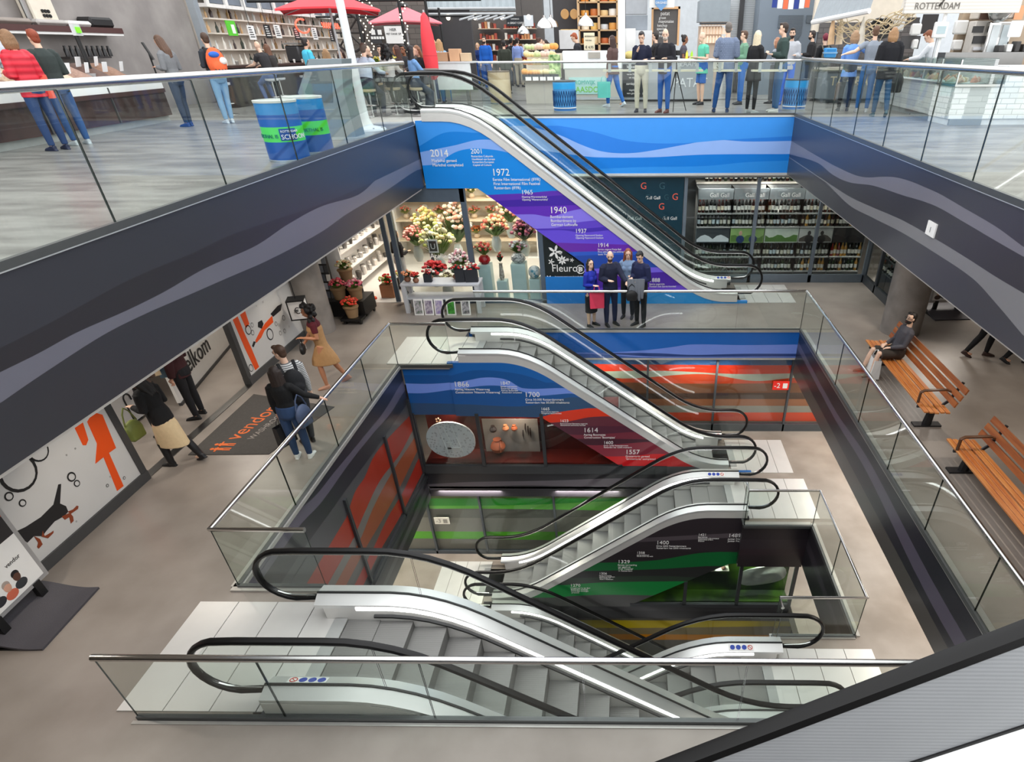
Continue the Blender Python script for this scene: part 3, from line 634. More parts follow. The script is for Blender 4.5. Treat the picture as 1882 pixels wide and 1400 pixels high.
def person(label, loc, rz, h=1.75, top='#444444', legs='#2b3f66', hair='#33241b', style='short', skin='f', arms=('down', 'down'), stance=('stand', 'stand'), lean=0, head=(0, 0), sleeve='long', bottom='trousers',
           shoe='#222226', vox=.015, seat=None, build=1.0, fem=False, face=False, coat=0, group=None, tuck=0, cat='person', neck='crew', bare=False, extra=None, fuzz=0, hem=None):
    """loc: floor point below the pelvis; rz: heading (0 looks towards +Y, away from the camera)"""
    t = thing('person', label, cat, loc, group); k = h/1.75
    V = Vector
    hipz = .93
    drop = seat if seat is not None else 0
    pel = V((0, 0, hipz))
    if seat is not None: pel.z = seat+.09
    lr = Matrix.Rotation(-lean, 3, 'X')
    def S(x, y, z): return pel+lr@V((x, y, z-.93))       # spine space
    sw = .16 if fem else .18
    sw *= build
    nb = S(0, -.01, 1.47)
    hr_ = Matrix.Rotation(head[0], 3, 'Z')@Matrix.Rotation(-lean*.4-head[1], 3, 'X')
    hc = nb+lr@V((0, .015, .06))+hr_@V((0, .025, .11))
    H = lambda x, y, z: hc+hr_@V((x, y, z))
    A = []
    for sd, pose in ((-1, arms[0]), (1, arms[1])):
        u, f = ARMS[pose] if isinstance(pose, str) else pose
        u, f = V((u.x*sd, u.y, u.z)), V((f.x*sd, f.y, f.z))
        if lean: u = lr@u if pose in ('down',) and False else u
        s = S(sd*sw, -.01, 1.415); e = s+u*.285; w = e+f*.25
        A.append((s, e, w, f, sd))
    Lg = []
    for sd, st in ((-1, stance[0]), (1, stance[1])):
        a, b = LEGS[st] if isinstance(st, str) else st
        a, b = V((a.x*sd, a.y, a.z)), V((b.x*sd, b.y, b.z))
        hp = pel+V((sd*.09, 0, -.02)); kn = hp+a*.425; an = kn+b*.42
        Lg.append((hp, kn, an, sd, b))
    if seat is None:     # drop the pelvis until the lower foot reaches the floor
        mn = min(l[2].z for l in Lg)-.085
        if abs(mn) > 1e-6:
            dz = V((0, 0, -mn)); pel = pel+dz; nb = nb+dz; hc = hc+dz
            A = [(s+dz, e+dz, w+dz, f, sd) for s, e, w, f, sd in A]; Lg = [(a+dz, b+dz, c+dz, sd, q) for a, b, c, sd, q in Lg]
    b = MB()
    # ---- body
    hn = 10
    b.ball(H(0, 0, .03), (.073, .093, .1), hn, 8, rot=hr_); b.ball(H(0, .022, -.045), (.056, .07, .07), hn, 7, rot=hr_)
    b.ball(H(0, .098, -.012), (.013, .018, .022), 6, 5, rot=hr_); b.ball(H(0, .085, -.062), (.024, .012, .009), 6, 5, rot=hr_)
    for sd in (-1, 1): b.ball(H(sd*.076, -.005, 0), (.01, .02, .032), 6, 5, rot=hr_); b.ball(H(sd*.03, .075, .03), (.026, .014, .01), 6, 5, rot=hr_)
    b.tube([nb+lr@V((0, -.005, -.05)), H(0, -.02, -.06)], [.058, .052], 10)
    def torso(m, g, z0=.93, pad=0, belly=0):
        w = build; hipw = .165 if fem else .155; wst = (.125 if fem else .145)*w; ch = (.15 if fem else .165)*w
        pts = [(z0, hipw, .115), (1.0, hipw*.99, .115), (1.13, wst, .1+belly), (1.27, ch, .118), (1.38, ch*1.05, .112), (1.44, .11*w, .085), (1.485, .055, .055)]
        m.tube([S(0, -.005, p[0]) for p in pts], [(p[1]+g, p[2]+g) for p in pts], 14)
        for sd in (-1, 1): m.ball(S(sd*(sw-.025), -.01, 1.405), (.06+g, .06+g, .06+g), 9, 7)
        if fem:
            for sd in (-1, 1): m.ball(S(sd*.075, .085, 1.28), (.065+g, .05+g, .06+g), 8, 6)
    torso(b, 0 if bare else -.014)
    b.ball(pel+V((0, -.02, -.01)), (.148, .112, .1), 12, 8)
    def arm(m, a, g, upto=1.0):
        s, e, w, f, sd = a
        if upto < .5: m.tube([s, s+(e-s)*.62], [.058+g, .05+g], 10); return
        m.tube([s, s+(e-s)*.5, e, e+(w-e)*.35, w], [.056+g, .05+g, .041+g, .041+g, .028+g*.8], 10)
    fine = vox <= .012
    for a in A:
        arm(b, a, 0); s, e, w, f, sd = a
        # hand: palm, four fingers, thumb
        sdv = f.cross(V((0, 0, 1))); sdv = sdv.normalized() if sdv.length > .1 else V((1, 0, 0))
        nrm = sdv.cross(f).normalized()
        if abs(f.z) > .8: sdv = V((0, 1, 0)); nrm = V((-sd, 0, 0)); sdv = (sdv-f*sdv.dot(f)).normalized()
        pc = w+f*.05; b.tube([w-f*.01, w+f*.04, w+f*.085], [(.026, .02), (.038, .018), (.036, .015)], 8)
        for i in range(4):
            o = (i-1.5)*.021; l = (.07, .08, .075, .058)[i]; p0 = w+f*.08+sdv*o; p1 = p0+f*l*.5+sdv*o*.25-nrm*.004; p2 = p1+f*l*.4+sdv*o*.15-nrm*.022
            b.tube([p0, p1, p2], [.0098, .0092, .0078], 6)
        b.tube([w+f*.025+sdv*.03*1, w+f*.06+sdv*.055, w+f*.095+sdv*.062-nrm*.01], [.012, .0105, .0085], 6)
    def leg(m, l, g, a=0., z=1.):
        hp, kn, an, sd, q = l
        if z <= .55: m.tube([hp+V((0, 0, .03)), hp+(kn-hp)*.5, hp+(kn-hp)*(z/.55)], [.085+g, .075+g, .062+g+.012], 12); return
        e = an if z >= 1 else kn+(an-kn)*((z-.55)/.45)
        m.tube([hp+V((0, 0, .03)), hp+(kn-hp)*.45, kn, kn+(e-kn)*.35, e], [.086+g, .077+g, .055+g, .055+g, (.036 if z >= 1 else .045)+g], 12)
    for l in Lg:
        leg(b, l, 0); b.tube([l[2]+V((0, -.03, -.03)), l[2]+V((0, .05, -.055)), l[2]+V((0, .13, -.062))], [.036, .036, .025], 8)
    rm_part('body', b, vox, M(SKIN[skin], .5, var=.03, nscale=14), t)
    # ---- clothes
    def cloth(c, v=.05): return c if not isinstance(c, str) else M(c, .85, var=v, nscale=18, bump=.35, bscale=55)
    if not bare:
        m = MB(); g = .013+coat*.5
        if bottom == 'dress':
            m.tube([S(0, -.005, 1.33), S(0, -.005, 1.39), S(0, -.005, 1.44), S(0, -.005, 1.48)], [(.158+g, .118+g), (.155+g, .115+g), (.11+g, .085+g), (.06, .06)], 14)
            for sd in (-1, 1): m.ball(S(sd*(sw-.025), -.01, 1.405), (.06+g, .06+g, .06+g), 9, 7)
        else: torso(m, g, .93-(0 if tuck else .06)-coat*1.2, belly=.012*(build > 1.05))
        if hem is not None: m.tube([S(0, -.005, 1.0), S(0, -.005, .93-hem*.5), S(0, -.005, .93-hem)], [(.165+g, .125+g), (.185+g, .15+g), (.2+g, .165+g)], 16)
        for a in A: arm(m, a, .012+coat*.5, 1 if sleeve == 'long' else .4)
        if neck == 'hood': m.tube([S(-.1, -.06, 1.45), S(0, -.12, 1.47), S(.1, -.06, 1.45)], [.035, .05, .035], 8)
        if neck == 'collar': m.tube([S(0, -.005, 1.44), S(0, -.005, 1.5)], [.085, .068], 10)
        rm_part('top', m, max(vox, .012), cloth(top), t)
    m = MB()
    if bottom in ('trousers', 'shorts', 'leggings'):
        g = {'trousers': .014, 'shorts': .022, 'leggings': .005}[bottom]
        m.tube([S(0, -.005, 1.05), S(0, -.012, .95), pel+V((0, -.02, -.06)), pel+V((0, -.018, -.12))], [(.165+g, .122+g), (.172+g, .138+g), (.158+g, .135+g), (.125, .105)], 14)
        for l in Lg: leg(m, l, g, 0, .5 if bottom == 'shorts' else 1)
        rm_part(bottom if bottom != 'leggings' else 'trousers', m, max(vox, .012), cloth(legs), t)
    elif bottom in ('skirt', 'dress'):
        kz = min(l[1].z for l in Lg)+.02-(.12 if bottom == 'skirt' else 0)
        mid = sum((l[1] for l in Lg), V((0, 0, 0)))/2
        spread = abs(Lg[0][1].y-Lg[1][1].y)*.5
        up = [(S(0, 0, 1.36), (.16, .125)), (S(0, .01, 1.28), (.17, .155)), (S(0, -.005, 1.13), (.148, .125))] if bottom == 'dress' else []
        pr_ = up+[(S(0, -.005, .985), (.155, .118)), (S(0, -.005, .93), (.166, .124)), (pel+V((0, 0, -.16)), (.185, .145+spread*.4)), (V((mid.x*.6, mid.y*.6, kz+.12)), (.185, .15+spread*.85)), (V((mid.x*.8, mid.y*.8, kz)), (.19, .15+spread*1.05))]
        m.tube([q[0] for q in pr_], [q[1] for q in pr_], 18)
        rm_part('skirt' if bottom == 'skirt' else 'dress', m, max(vox, .012), cloth(legs), t)
    for l in Lg:
        m = MB(); an = l[2]; q = l[4]; yv = V((l[3]*.12, 1, 0)).normalized()
        tilt = max(-.5, min(.6, -q.y*.9 if seat is None and q.y < -.2 else 0))
        R_ = Matrix.Rotation(-tilt, 3, 'X')
        def Q(y, z): return an+R_@(yv*y+V((0, 0, z)))
        m.tube([Q(-.055, -.035), Q(.0, -.035), Q(.07, -.052), Q(.15, -.062), Q(.185, -.066)], [(.035, .045), (.043, .05), (.046, .034), (.042, .024), (.02, .015)], 10)
        m.tube([Q(-.068, -.078), Q(.05, -.078), Q(.195, -.08)], [(.036, .012), (.047, .012), (.03, .012)], 10)
        if shoe == 'boots': m.tube([an+V((0, 0, -.03)), an+(l[1]-an)*.4, an+(l[1]-an)*.9], [.052, .064, .072], 10)
        rm_part('shoe', m, .012, M('#17171a' if shoe == 'boots' else shoe, .5), t, 1)
    # ---- hair
    if style != 'bald':
        m = MB(); hv = .011
        if style == 'balding': m.ball(H(0, -.04, -.0), (.08, .075, .07), 12, 8, rot=hr_)
        else: m.ball(H(0, -.018, .048), (.083, .098, .094), 12, 9, rot=hr_)
        if style in ('long', 'wavy', 'verylong', 'pony', 'bun', 'bob', 'curly'):
            m.ball(H(0, -.035, .01), (.085, .085, .1), 12, 8, rot=hr_)
        if style == 'short': m.ball(H(0, -.05, -.01), (.073, .055, .07), 10, 7, rot=hr_); m.ball(H(.01, .06, .105), (.055, .045, .03), 8, 6, rot=hr_)
        if style in ('long', 'verylong', 'wavy'):
            ln = {'long': .27, 'wavy': .3, 'verylong': .43}[style]
            for i in range(7):
                a = pi*(.06+.88*i/6); x, yy = cos(a)*.078, -sin(a)*.075
                wob = .016 if style == 'wavy' else .006
                m.tube([H(x, yy-.01, .05), H(x*1.05, yy-.015, -.08), H(x*1.15+wob*(-1)**i, yy*1.1-.02, -.08-ln*.45), H(x*.95, yy-.02, -.08-ln*(.85+.3*RN.random()*.5))], [.034, .036, .034, .012], 8)
        if style == 'bob':
            for i in range(7):
                a = pi*(.02+.96*i/6); x, yy = cos(a)*.08, -sin(a)*.075
                m.tube([H(x, yy, .05), H(x*1.08, yy-.01, -.07), H(x, yy, -.15)], [.034, .037, .02], 8)
        if style == 'curly':
            for i in range(46):
                a, z = RN.random()*2*pi, RN.random()
                y0 = sin(a)*.1-.04; z0 = .13-z*.33
                if y0 > .03 and z0 < .07: continue
                m.ball(H(cos(a)*(.095+.04*z), y0, z0), .036+.018*RN.random(), 7, 5)
        if style == 'pony': m.tube([H(0, -.11, .05), H(0, -.16, 0), H(0, -.15, -.14), H(0, -.13, -.22)], [.025, .035, .03, .01], 8)
        if style == 'bun': m.ball(H(0, -.1, .1), .045, 8, 6)
        if style == 'beanie':
            m.ball(H(0, -.012, .055), (.092, .108, .11), 12, 9, rot=hr_)
        for sd in (-1, 1): pass
        # clear the face
        o = rm_part('hair' if style != 'beanie' else 'beanie', m, hv if vox < .014 else .013, M(hair, .55, var=.22, nscale=60, bump=.6, bscale=90), t, 1)
        o.data.update()
        # comb the volume back from the face
        R_i = hr_.inverted()
        for v in o.data.vertices:
            q = R_i@(v.co-hc)
            if q.y > .025 and q.z < .082 and style != 'beanie': q.y = .025+(q.y-.025)*.12; v.co = hc+hr_@q
            elif style == 'beanie' and q.z < .045 and q.y > .0: q.z = .045; v.co = hc+hr_@q
    if face:
        for sd in (-1, 1):
            e = MB(); e.ball(H(sd*.031, .09, .014), (.011, .008, .0075), 8, 6, rot=hr_); e.build('eye', M('#2a211d', .2), None).parent = t
        e = MB(); e.ball(H(0, .094, -.063), (.022, .009, .006), 8, 5, rot=hr_); e.build('mouth', M('#9a4a44', .5), None).parent = t
        for sd in (-1, 1): e = MB(); e.tube([H(sd*.012, .094, .034), H(sd*.032, .093, .04), H(sd*.05, .08, .035)], .005, 5); e.build('eyebrow', M(hair if hair != '#000' else '#4a3a30', .7), None).parent = t
        if fuzz:
            m = MB(); m.ball(H(0, .03, -.06), (.062, .073, .05), 10, 7, rot=hr_); m.ball(H(0, .094, -.045), (.03, .012, .008), 8, 5, rot=hr_)
            rm_part('beard', m, .01, M(hair if fuzz == 1 else '#b9b2a8', .8, var=.2, nscale=50), t, 0)
    t.rotation_euler = (0, 0, rz); t.scale = (k, k, k)
    t['h'] = h
    Rz = Matrix.Rotation(rz, 3, 'Z')
    class Pn: pass
    p = Pn(); p.t = t
    W = lambda q: V(loc)+Rz@(q*k)
    p.hand = [W(a[2]+a[3]*.09) for a in A]; p.head = W(hc); p.pel = W(pel); p.W = W; p.chest = W(S(0, 0, 1.3)); p.S = lambda x, y, z: W(S(x, y, z)); p.shoulder = [W(a[0]) for a in A]; p.rz = rz; p.k = k
    del t['h']
    return p
def facing(a, b): return math.atan2(-(b[0]-a[0]), b[1]-a[1])
def local(mb, c, rz): return mb.xf(Matrix.Translation(c)@Matrix.Rotation(rz, 4, 'Z'))
def backpack(label, p, col='#1d1f24', col2=None, s=1.0):
    c = p.S(0, -.2, 1.2); t = thing('backpack', label, 'backpack', c)
    m = MB(); m.ball((0, 0, 0), (.17*s, .11*s, .24*s), 14, 10); m.ball((0, -.075*s, -.07*s), (.12*s, .06*s, .11*s), 12, 8); local(m, c, p.rz)
    m.v = [tuple(Vector(v)-c) for v in m.v]
    rm_part('bag_body', m, .016, M(col, .8, bump=.3), t)
    for sd in (-1, 1):
        q = MB(); q.tube([p.S(sd*.1, -.14, 1.36), p.S(sd*.115, -.03, 1.5), p.S(sd*.115, .1, 1.42), p.S(sd*.12, .13, 1.25), p.S(sd*.14, .02, 1.1)], [(.026, .012)]*5, 6); q.build('strap', M(col2 or col, .8), t)
    return t
def carrier(label, c, rz, w=.3, h=.34, d=.1, col='#e8466a', handle=.16, name='shopping_bag', tone=.6, cat='bag', logo=None):
    """paper bag hanging from a hand at c"""
    t = thing(name, label, cat, (c[0], c[1], c[2]-handle-h)); m = MB()
    z1 = -handle; z0 = z1-h
    m.add([(-w/2, -d/2, z0), (w/2, -d/2, z0), (w/2, d/2, z0), (-w/2, d/2, z0), (-w/2*1.04, -d/3, z1), (w/2*1.04, -d/3, z1), (w/2*1.04, d/3, z1), (-w/2*1.04, d/3, z1), (-w/2, 0, (z0+z1)/2), (w/2, 0, (z0+z1)/2)],
          [(0, 1, 2, 3), (0, 4, 5, 1), (2, 6, 7, 3), (0, 8, 4), (3, 7, 8), (0, 3, 8), (4, 8, 7), (1, 5, 9), (2, 9, 6), (1, 9, 2), (5, 6, 9)])
    local(m, c, rz).build('bag_body', M(col, tone), t, 0)
    for s in (-1, 1):
        q = MB(); q.tube([(-w*.22, s*d/3, z1), (-w*.16, s*d/8, -.03), (0, 0, 0), (w*.16, s*d/8, -.03), (w*.22, s*d/3, z1)], .006, 5); local(q, c, rz).build('handle', M(col, .7), t)
    if logo:
        q = MB(); q.lathe([(.0, 0), (.06, 0), (.06, .003), (0, .003)], (0, -d/2-.001, (z0+z1)/2-.02), 16, 0, Matrix.Rotation(pi/2, 3, 'X')); o = local(q, c, rz).build('emblem', WHITE, t)
        q = text_mb(logo, .07, align='CENTER'); q.xf(Matrix.Translation((0, -d/2-.005, (z0+z1)/2-.045))); local(q, c, rz).build('emblem_lettering', M(col, .6), t, 0)
    return t
def handbag(label, c, rz, w=.3, h=.22, d=.13, col='#222', strap=.3, soft=True, name='handbag'):
    t = thing(name, label, 'bag', (c[0], c[1], c[2]-strap-h)); m = MB()
    m.ball((0, 0, -strap-h/2), (w/2, d/2, h/2), 12, 8); m.rbox(0, 0, -strap-h, w*.85, d*.8, h*.7, .03)
    local(m, c, rz); b0 = world_loc(t); m.v = [tuple(Vector(v)-Vector(b0)) for v in m.v]
    rm_part('bag_body', m, .016, M(col, .55, bump=.2), t)
    q = MB(); q.tube([(-w*.36, 0, -strap-h*.15), (-w*.2, 0, -strap*.4), (0, 0, 0), (w*.2, 0, -strap*.4), (w*.36, 0, -strap-h*.15)], .012, 6); local(q, c, rz).build('strap', M(col, .5), t)
    return t
# ================================================================ who is where
g0 = lambda u, v: onz(u, v, 0)
g1 = lambda u, v: onz(u, v, Z1)
gy = lambda u, Y, v=60, z=0: Vector((ony(u, v, Y).x, Y, z))
LF, RT, CAMR, AWAY = pi/2, -pi/2, pi, 0
# --- lower floor, left side by the washroom
girl = person('woman in black off-shoulder top and jeans with hand on the glass rail', g1(560, 840), .12, 1.66, '#0c0c0e', '#2c4468', '#2c201b', 'verylong', 'f', ('down', (D(.5, .35, -.75), D(.75, .35, -.45))), ('stand', 'stand'), vox=.011, fem=True, neck='', shoe='#e9e8e6', head=(.3, 0))
guy = person('young man in striped shirt with black backpack beside the dark haired woman', g1(574, 812), .75, 1.8, striped('striped_shirt', '#e4e4e2', '#4d5055', 'Z', 11, .8, 0, .05), '#2a2d33', '#4a3222', 'short', 'l', ('bent', 'down'), ('stand', 'hitch'), vox=.011, face=True, head=(.7, .1), shoe='#1c1614')
backpack('black backpack worn by the young man in the striped shirt', guy, '#15161a')
carrier('black and white paper bag held by the woman in jeans', girl.hand[0], 1.2, .3, .36, .14, '#1b1b1d', .14)
handbag('slate blue shoulder bag hanging at the dark haired woman’s side', girl.S(.24, -.02, 1.25), 1.3, .34, .4, .12, '#4d5a76', .18)
run = person('curly haired woman striding in tan dress and dark red sleeves', g1(613, 708), 1.95, 1.72, '#5a1420', '#b58a5c', '#17110f', 'curly', 't', ('bent', 'swing'), ('step', 'trail'), vox=.011, fem=True, bottom='dress', sleeve='short', face=True, shoe='#b98a72', lean=.08)
handbag('black handbag with orange lining carried by the striding woman', run.hand[0], 1.9, .3, .2, .12, '#18181a', .12)
ph = MB(); ph.obox(run.hand[1], (.075, .012, .15), Matrix.Rotation(.6, 3, 'Z')); ph.build('phone', M('#e6e6e6', .3), label='white phone in the striding woman’s hand', cat='phone')
boots = person('woman in black leather jacket and beige skirt walking in tall boots', g1(338, 850), 1.45, 1.7, '#121214', '#dcc49c', '#14100f', 'wavy', 'l', ('bent', 'bent'), ('step', 'trail'), vox=.011, fem=True, bottom='skirt', shoe='boots', lean=.12, head=(.1, .5), coat=.02)
handbag('green felt bag hanging from the arm of the woman in boots', boots.hand[0]+Vector((-.02, -.1, .02)), 1.5, .34, .34, .16, '#76803f', .22)
pa = person('person in patterned scarf behind the woman in boots', g1(308, 800), 1.2, 1.68, '#6d564b', '#17171b', '#241a16', 'long', 'l', ('bent', 'bent'), ('stand', 'stand'), vox=.014, fem=True, head=(0, .4))
pb = person('person in dark red coat with a plastic bag at the shop door', g1(368, 765), 1.7, 1.78, '#3d1a1e', '#17171c', '#241a16', 'short', 'f', ('down', 'bent'), ('stand', 'stand'), vox=.014, coat=.04, shoe='#151517')
carrier('see-through blue plastic bag with fruit beside the dark red coat', pb.hand[1]+Vector((.1, -.1, .05)), .4, .26, .3, .16, '#7fa6c4', .1, name='plastic_bag')
carrier('pale paper bag of rolls at the shop door', pb.hand[1]+Vector((.0, -.32, .1)), .7, .22, .28, .14, '#e0c7a2', .06)
# --- lower floor, four friends at the back rail
f1 = person('dark haired woman in blue cardigan and patterned skirt at the back rail', gy(1086, 14.72, 540, Z1), -2.2, 1.62, '#1b2ba0', '#1d1d24', '#231814', 'long', 'l', ('down', 'bent'), vox=.011, fem=True, bottom='skirt', face=True, head=(-.35, -.1), shoe='#141416')
carrier('pink shopping bag with round white emblem held by the woman in blue', f1.hand[1], pi+.15, .34, .4, .12, '#e83a5e', .14, logo='C&A')
f2 = person('bald man in dark navy jacket beside the blue cardigan woman', gy(1122, 14.78, 540, Z1), -2.6, 1.8, '#161c36', '#1a2448', '#33271f', 'balding', 'l', ('rail', 'bent'), vox=.011, face=True, head=(-.55, .1), coat=.03, fuzz=1, shoe='#17171a')
f3 = person('woman with long auburn hair half hidden behind the tall navy jacket', gy(1154, 15.3, 540, Z1), 2.9, 1.72, '#7f97b8', '#20242e', '#8a4a30', 'wavy', 'l', ('bent', 'bent'), vox=.012, fem=True, face=True, head=(.3, .15))
f4 = person('man in navy jacket bending his head over a grey coat at the rail', gy(1177, 14.74, 540, Z1), 2.35, 1.82, '#141d44', '#16171d', '#1c1a1d', 'short', 'l', ('bent', 'hold'), vox=.011, face=True, head=(.35, .35), coat=.03)
m = MB(); c = f4.hand[0]
for i in range(5): m.tube([c+Vector((-.16+.08*i, -.02, .04)), c+Vector((-.15+.075*i, -.05, -.15)), c+Vector((-.13+.07*i, -.03, -.42-.05*(i % 2)))], [(.05, .04), (.055, .045), (.03, .025)], 8)
o = m.build('grey_coat', M('#6f747c', .9, bump=.4)); tag(o, 'grey coat draped over the arm of the man in navy', 'coat')
handbag('black quilted handbag held in front of the navy trousers at the rail', f4.hand[0]+Vector((-.1, -.08, -.06)), .1, .3, .26, .12, '#121214', .14)
# --- lower floor, right side
sit = person('bearded man in grey sweater and shorts sitting on the wooden bench', Vector((5.6, 11.85, Z1)), 1.62, 1.78, '#4c4a50', '#3a342e', '#1d1815', 'short', 'l', ('lap', 'lap'), (('sitlow'), (D(.16, .95, .02), D(.0, .28, -1))), lean=-.22, seat=.45, bottom='shorts', vox=.011, face=True, head=(.25, -.1), fuzz=1, shoe='#5a4a3a')
gl = MB()
for s in (-1, 1): gl.tube([sit.head+Vector((-.095, s*.034+.035*cos(a), .012+.022*sin(a))) for a in [i*pi/5 for i in range(10)]], .004, 5, closed=True)
gl.tube([sit.head+Vector((-.095, .07, .015)), sit.head+Vector((.0, .08, .02))], .004, 5); gl.tube([sit.head+Vector((-.095, -.07, .015)), sit.head+Vector((.0, -.08, .02))], .004, 5)
o = gl.build('glasses', BLACK); tag(o, 'dark glasses worn by the man on the bench', 'glasses')
carrier('white plastic bag held between the knees of the seated man', Vector((5.2, 11.8, Z1+.62)), 1.5, .36, .42, .2, '#eceae8', .17, name='plastic_bag')
w1 = person('walking person in black trousers partly hidden by the striped fascia', g1(1800, 655), -2.0, 1.8, '#26262c', '#0e0e11', '#2a201a', 'short', 'f', ('swing', 'down'), ('step', 'trail'), vox=.014, shoe='#3a2620')
w2 = person('walking person at the far right edge in dark trousers', g1(1872, 668), -2.1, 1.76, '#2b2b30', '#0f0f13', '#2a201a', 'short', 'f', ('down', 'swing'), ('step', 'trail'), vox=.014, shoe='#151517')
# --- market floor, deli counter on the left
V3 = Vector
a1 = person('woman in red puffer jacket at the deli counter', g0(112, 276), 1.25, 1.7, striped('quilted_jacket', '#b8142a', '#e0283c', 'Z', 3.2, .55, 0, .8), '#28406c', '#8a6748', 'bob', 'l', ('bent', 'bent'), ('stand', 'stand'), vox=.012, fem=True, coat=.05, shoe='#1b2340')
carrier('coral red shopping bag on the arm of the puffer jacket woman', a1.hand[1]+V3((.25, -.05, .12)), .4, .3, .34, .14, '#e8604e', .16)
a2 = person('red-haired person in dark green jacket and turned-up jeans', g0(152, 266), 1.2, 1.72, '#2f3836', '#35578a', '#8c3d22', 'short', 'l', ('bent', 'bent'), vox=.012, coat=.03, shoe='#b9c2c6', neck='collar')
a3 = person('deli seller in light grey shirt behind the counter', gy(75, 14.6, 65)+V3((-.95, 0, .1)), -1.9, 1.78, '#bfc3cc', '#26262a', '#1d1614', 'short', 'l', ('hold', 'bent'), vox=.014, face=True, head=(0, .3))
a4 = person('woman in grey blazer with long brown hair at the deli counter', g0(352, 232), 1.35, 1.7, '#7b7d80', '#1f3350', '#5a3f2e', 'long', 'f', ('bent', 'bent'), ('stand', 'hitch'), vox=.012, fem=True, head=(0, .35), shoe='#1d3a78', coat=.015)
a5 = person('man with a bright orange backpack in pale jeans', g0(427, 226), .9, 1.74, '#2a3038', '#86aed2', '#4a3527', 'short', 'l', ('bent', 'bent'), ('stand', 'hitch'), vox=.012, shoe='#cfd8de')
bp_ = backpack('bright orange backpack with black stripes worn by the man in pale jeans', a5, '#ef6a3c', '#1d1d20', 1.25)
for i in range(5):
    m = MB(); c = a5.S(-.14+.07*i, -.36, 1.03); m.obox(c, (.035, .02, .1), Matrix.Rotation(a5.rz, 3, 'Z')@Matrix.Rotation(.5, 3, 'Y')); m.build('stripe', M('#17171a', .7), bp_)
m = MB(); m.ball(a5.S(-.05, -.31, 1.36), (.12, .05, .06), 10, 7, rot=Matrix.Rotation(a5.rz, 3, 'Z')); m.build('blue_patch', M('#2f67c4', .8), bp_)
m = MB(); m.ball(a5.S(.1, -.34, 1.24), (.08, .04, .07), 10, 7, rot=Matrix.Rotation(a5.rz, 3, 'Z')); m.build('white_patch', M('#efe9e4', .8), bp_)
# bar and terrace
b1_ = person('bald man in dark printed shirt sitting at the bar', gy(475, 22.0), 1.2, 1.78, '#2c2a2d', '#5d6f9a', '#000000', 'bald', 'l', ('fwd', 'fwd'), ('bar', 'bar'), seat=.74, lean=.25, sleeve='short', vox=.014)
b2_ = person('brown-haired person at the bar beside the bald man', gy(489, 22.7), 1.3, 1.7, '#34302f', '#22242a', '#6b4530', 'long', 'f', ('fwd', 'fwd'), ('bar', 'bar'), seat=.74, lean=.2, vox=.014, fem=True)
b3_ = person('woman in turquoise top and jeans standing beside the grey kiosk', gy(556, 21.0), -.75, 1.7, '#4fc4e6', '#2c4a72', '#2b2120', 'bun', 'f', ('bent', 'bent'), vox=.012, fem=True, build=1.25, sleeve='short', hem=.12)
P_ = dict(vox=.014)
b4_ = person('blonde woman in pale top on the terrace behind the kiosk', gy(590, 19.7), .2, 1.66, '#cfd3d8', '#4a566a', '#b08d66', 'long', 'l', ('fwd', 'fwd'), ('bar', 'bar'), seat=.62, fem=True, **P_)
b5_ = person('dark-haired person eating on the terrace behind the kiosk', gy(620, 21.3), 2.9, 1.68, '#3b3c44', '#2a2d36', '#3a2018', 'bob', 'l', ('fwd', 'phone'), ('bar', 'bar'), seat=.62, fem=True, face=True, head=(0, .35), **P_)
b6_ = person('man in light blue shirt seated behind the white lamp post', gy(655, 18.2), -.3, 1.8, '#b9c6d8', '#1f2638', '#5a4a40', 'short', 'l', ('fwd', 'fwd'), ('bar', 'bar'), seat=.62, build=1.1, lean=.2, **P_)
b7_ = person('bald man in black and white top at the back of the terrace', gy(673, 21.8), 2.6, 1.78, '#37363a', '#2a2c34', '#000', 'bald', 'l', ('fwd', 'bent'), ('bar', 'bar'), seat=.62, face=True, head=(0, .4), **P_)
b8_ = person('dark-haired man half hidden at the back of the terrace', gy(692, 23.2), 3.4, 1.76, '#d6d4d2', '#2a2c34', '#1c1614', 'short', 'l', ('fwd', 'bent'), ('bar', 'bar'), seat=.62, face=True, **P_)
b9_ = person('woman with a big black curly mane in white on the terrace', gy(703, 19.0), -.2, 1.7, '#dcd9d6', '#22252e', '#0d0b0c', 'curly', 't', ('fwd', 'fwd'), ('bar', 'bar'), seat=.66, fem=True, **P_)
b10 = person('woman in dark top with long brown hair looking left on the terrace', gy(724, 20.6), 1.5, 1.7, '#3a2a2a', '#26262c', '#4a2a1f', 'long', 't', ('fwd', 'bent'), ('bar', 'bar'), seat=.66, fem=True, face=True, **P_)
b11 = person('dark-skinned person at the back of the terrace', gy(736, 22.2), 2.9, 1.72, '#2a2a2e', '#26262c', '#17110f', 'short', 'd', ('fwd', 'bent'), ('bar', 'bar'), seat=.66, face=True, **P_)
b12 = person('woman in denim jacket with dark hair on a high stool', gy(749, 18.9), -.9, 1.68, '#6d96c8', '#1e2a3e', '#1a1517', 'long', 'f', ('fwd', 'fwd'), ('bar', 'bar'), seat=.66, fem=True, **P_)
b13 = person('woman in black v-neck top facing the denim jacket woman', gy(764, 20.3), 2.4, 1.7, '#17171d', '#22242e', '#8a6446', 'long', 'l', ('hold', 'fwd'), ('bar', 'bar'), seat=.66, fem=True, face=True, head=(.1, .3), **P_)
b14 = person('blonde woman beside the closed red parasol', gy(794, 23.6), 2.9, 1.66, '#a9b4be', '#3a4a6a', '#c0996c', 'long', 'l', ('bent', 'bent'), fem=True, face=True, **P_)
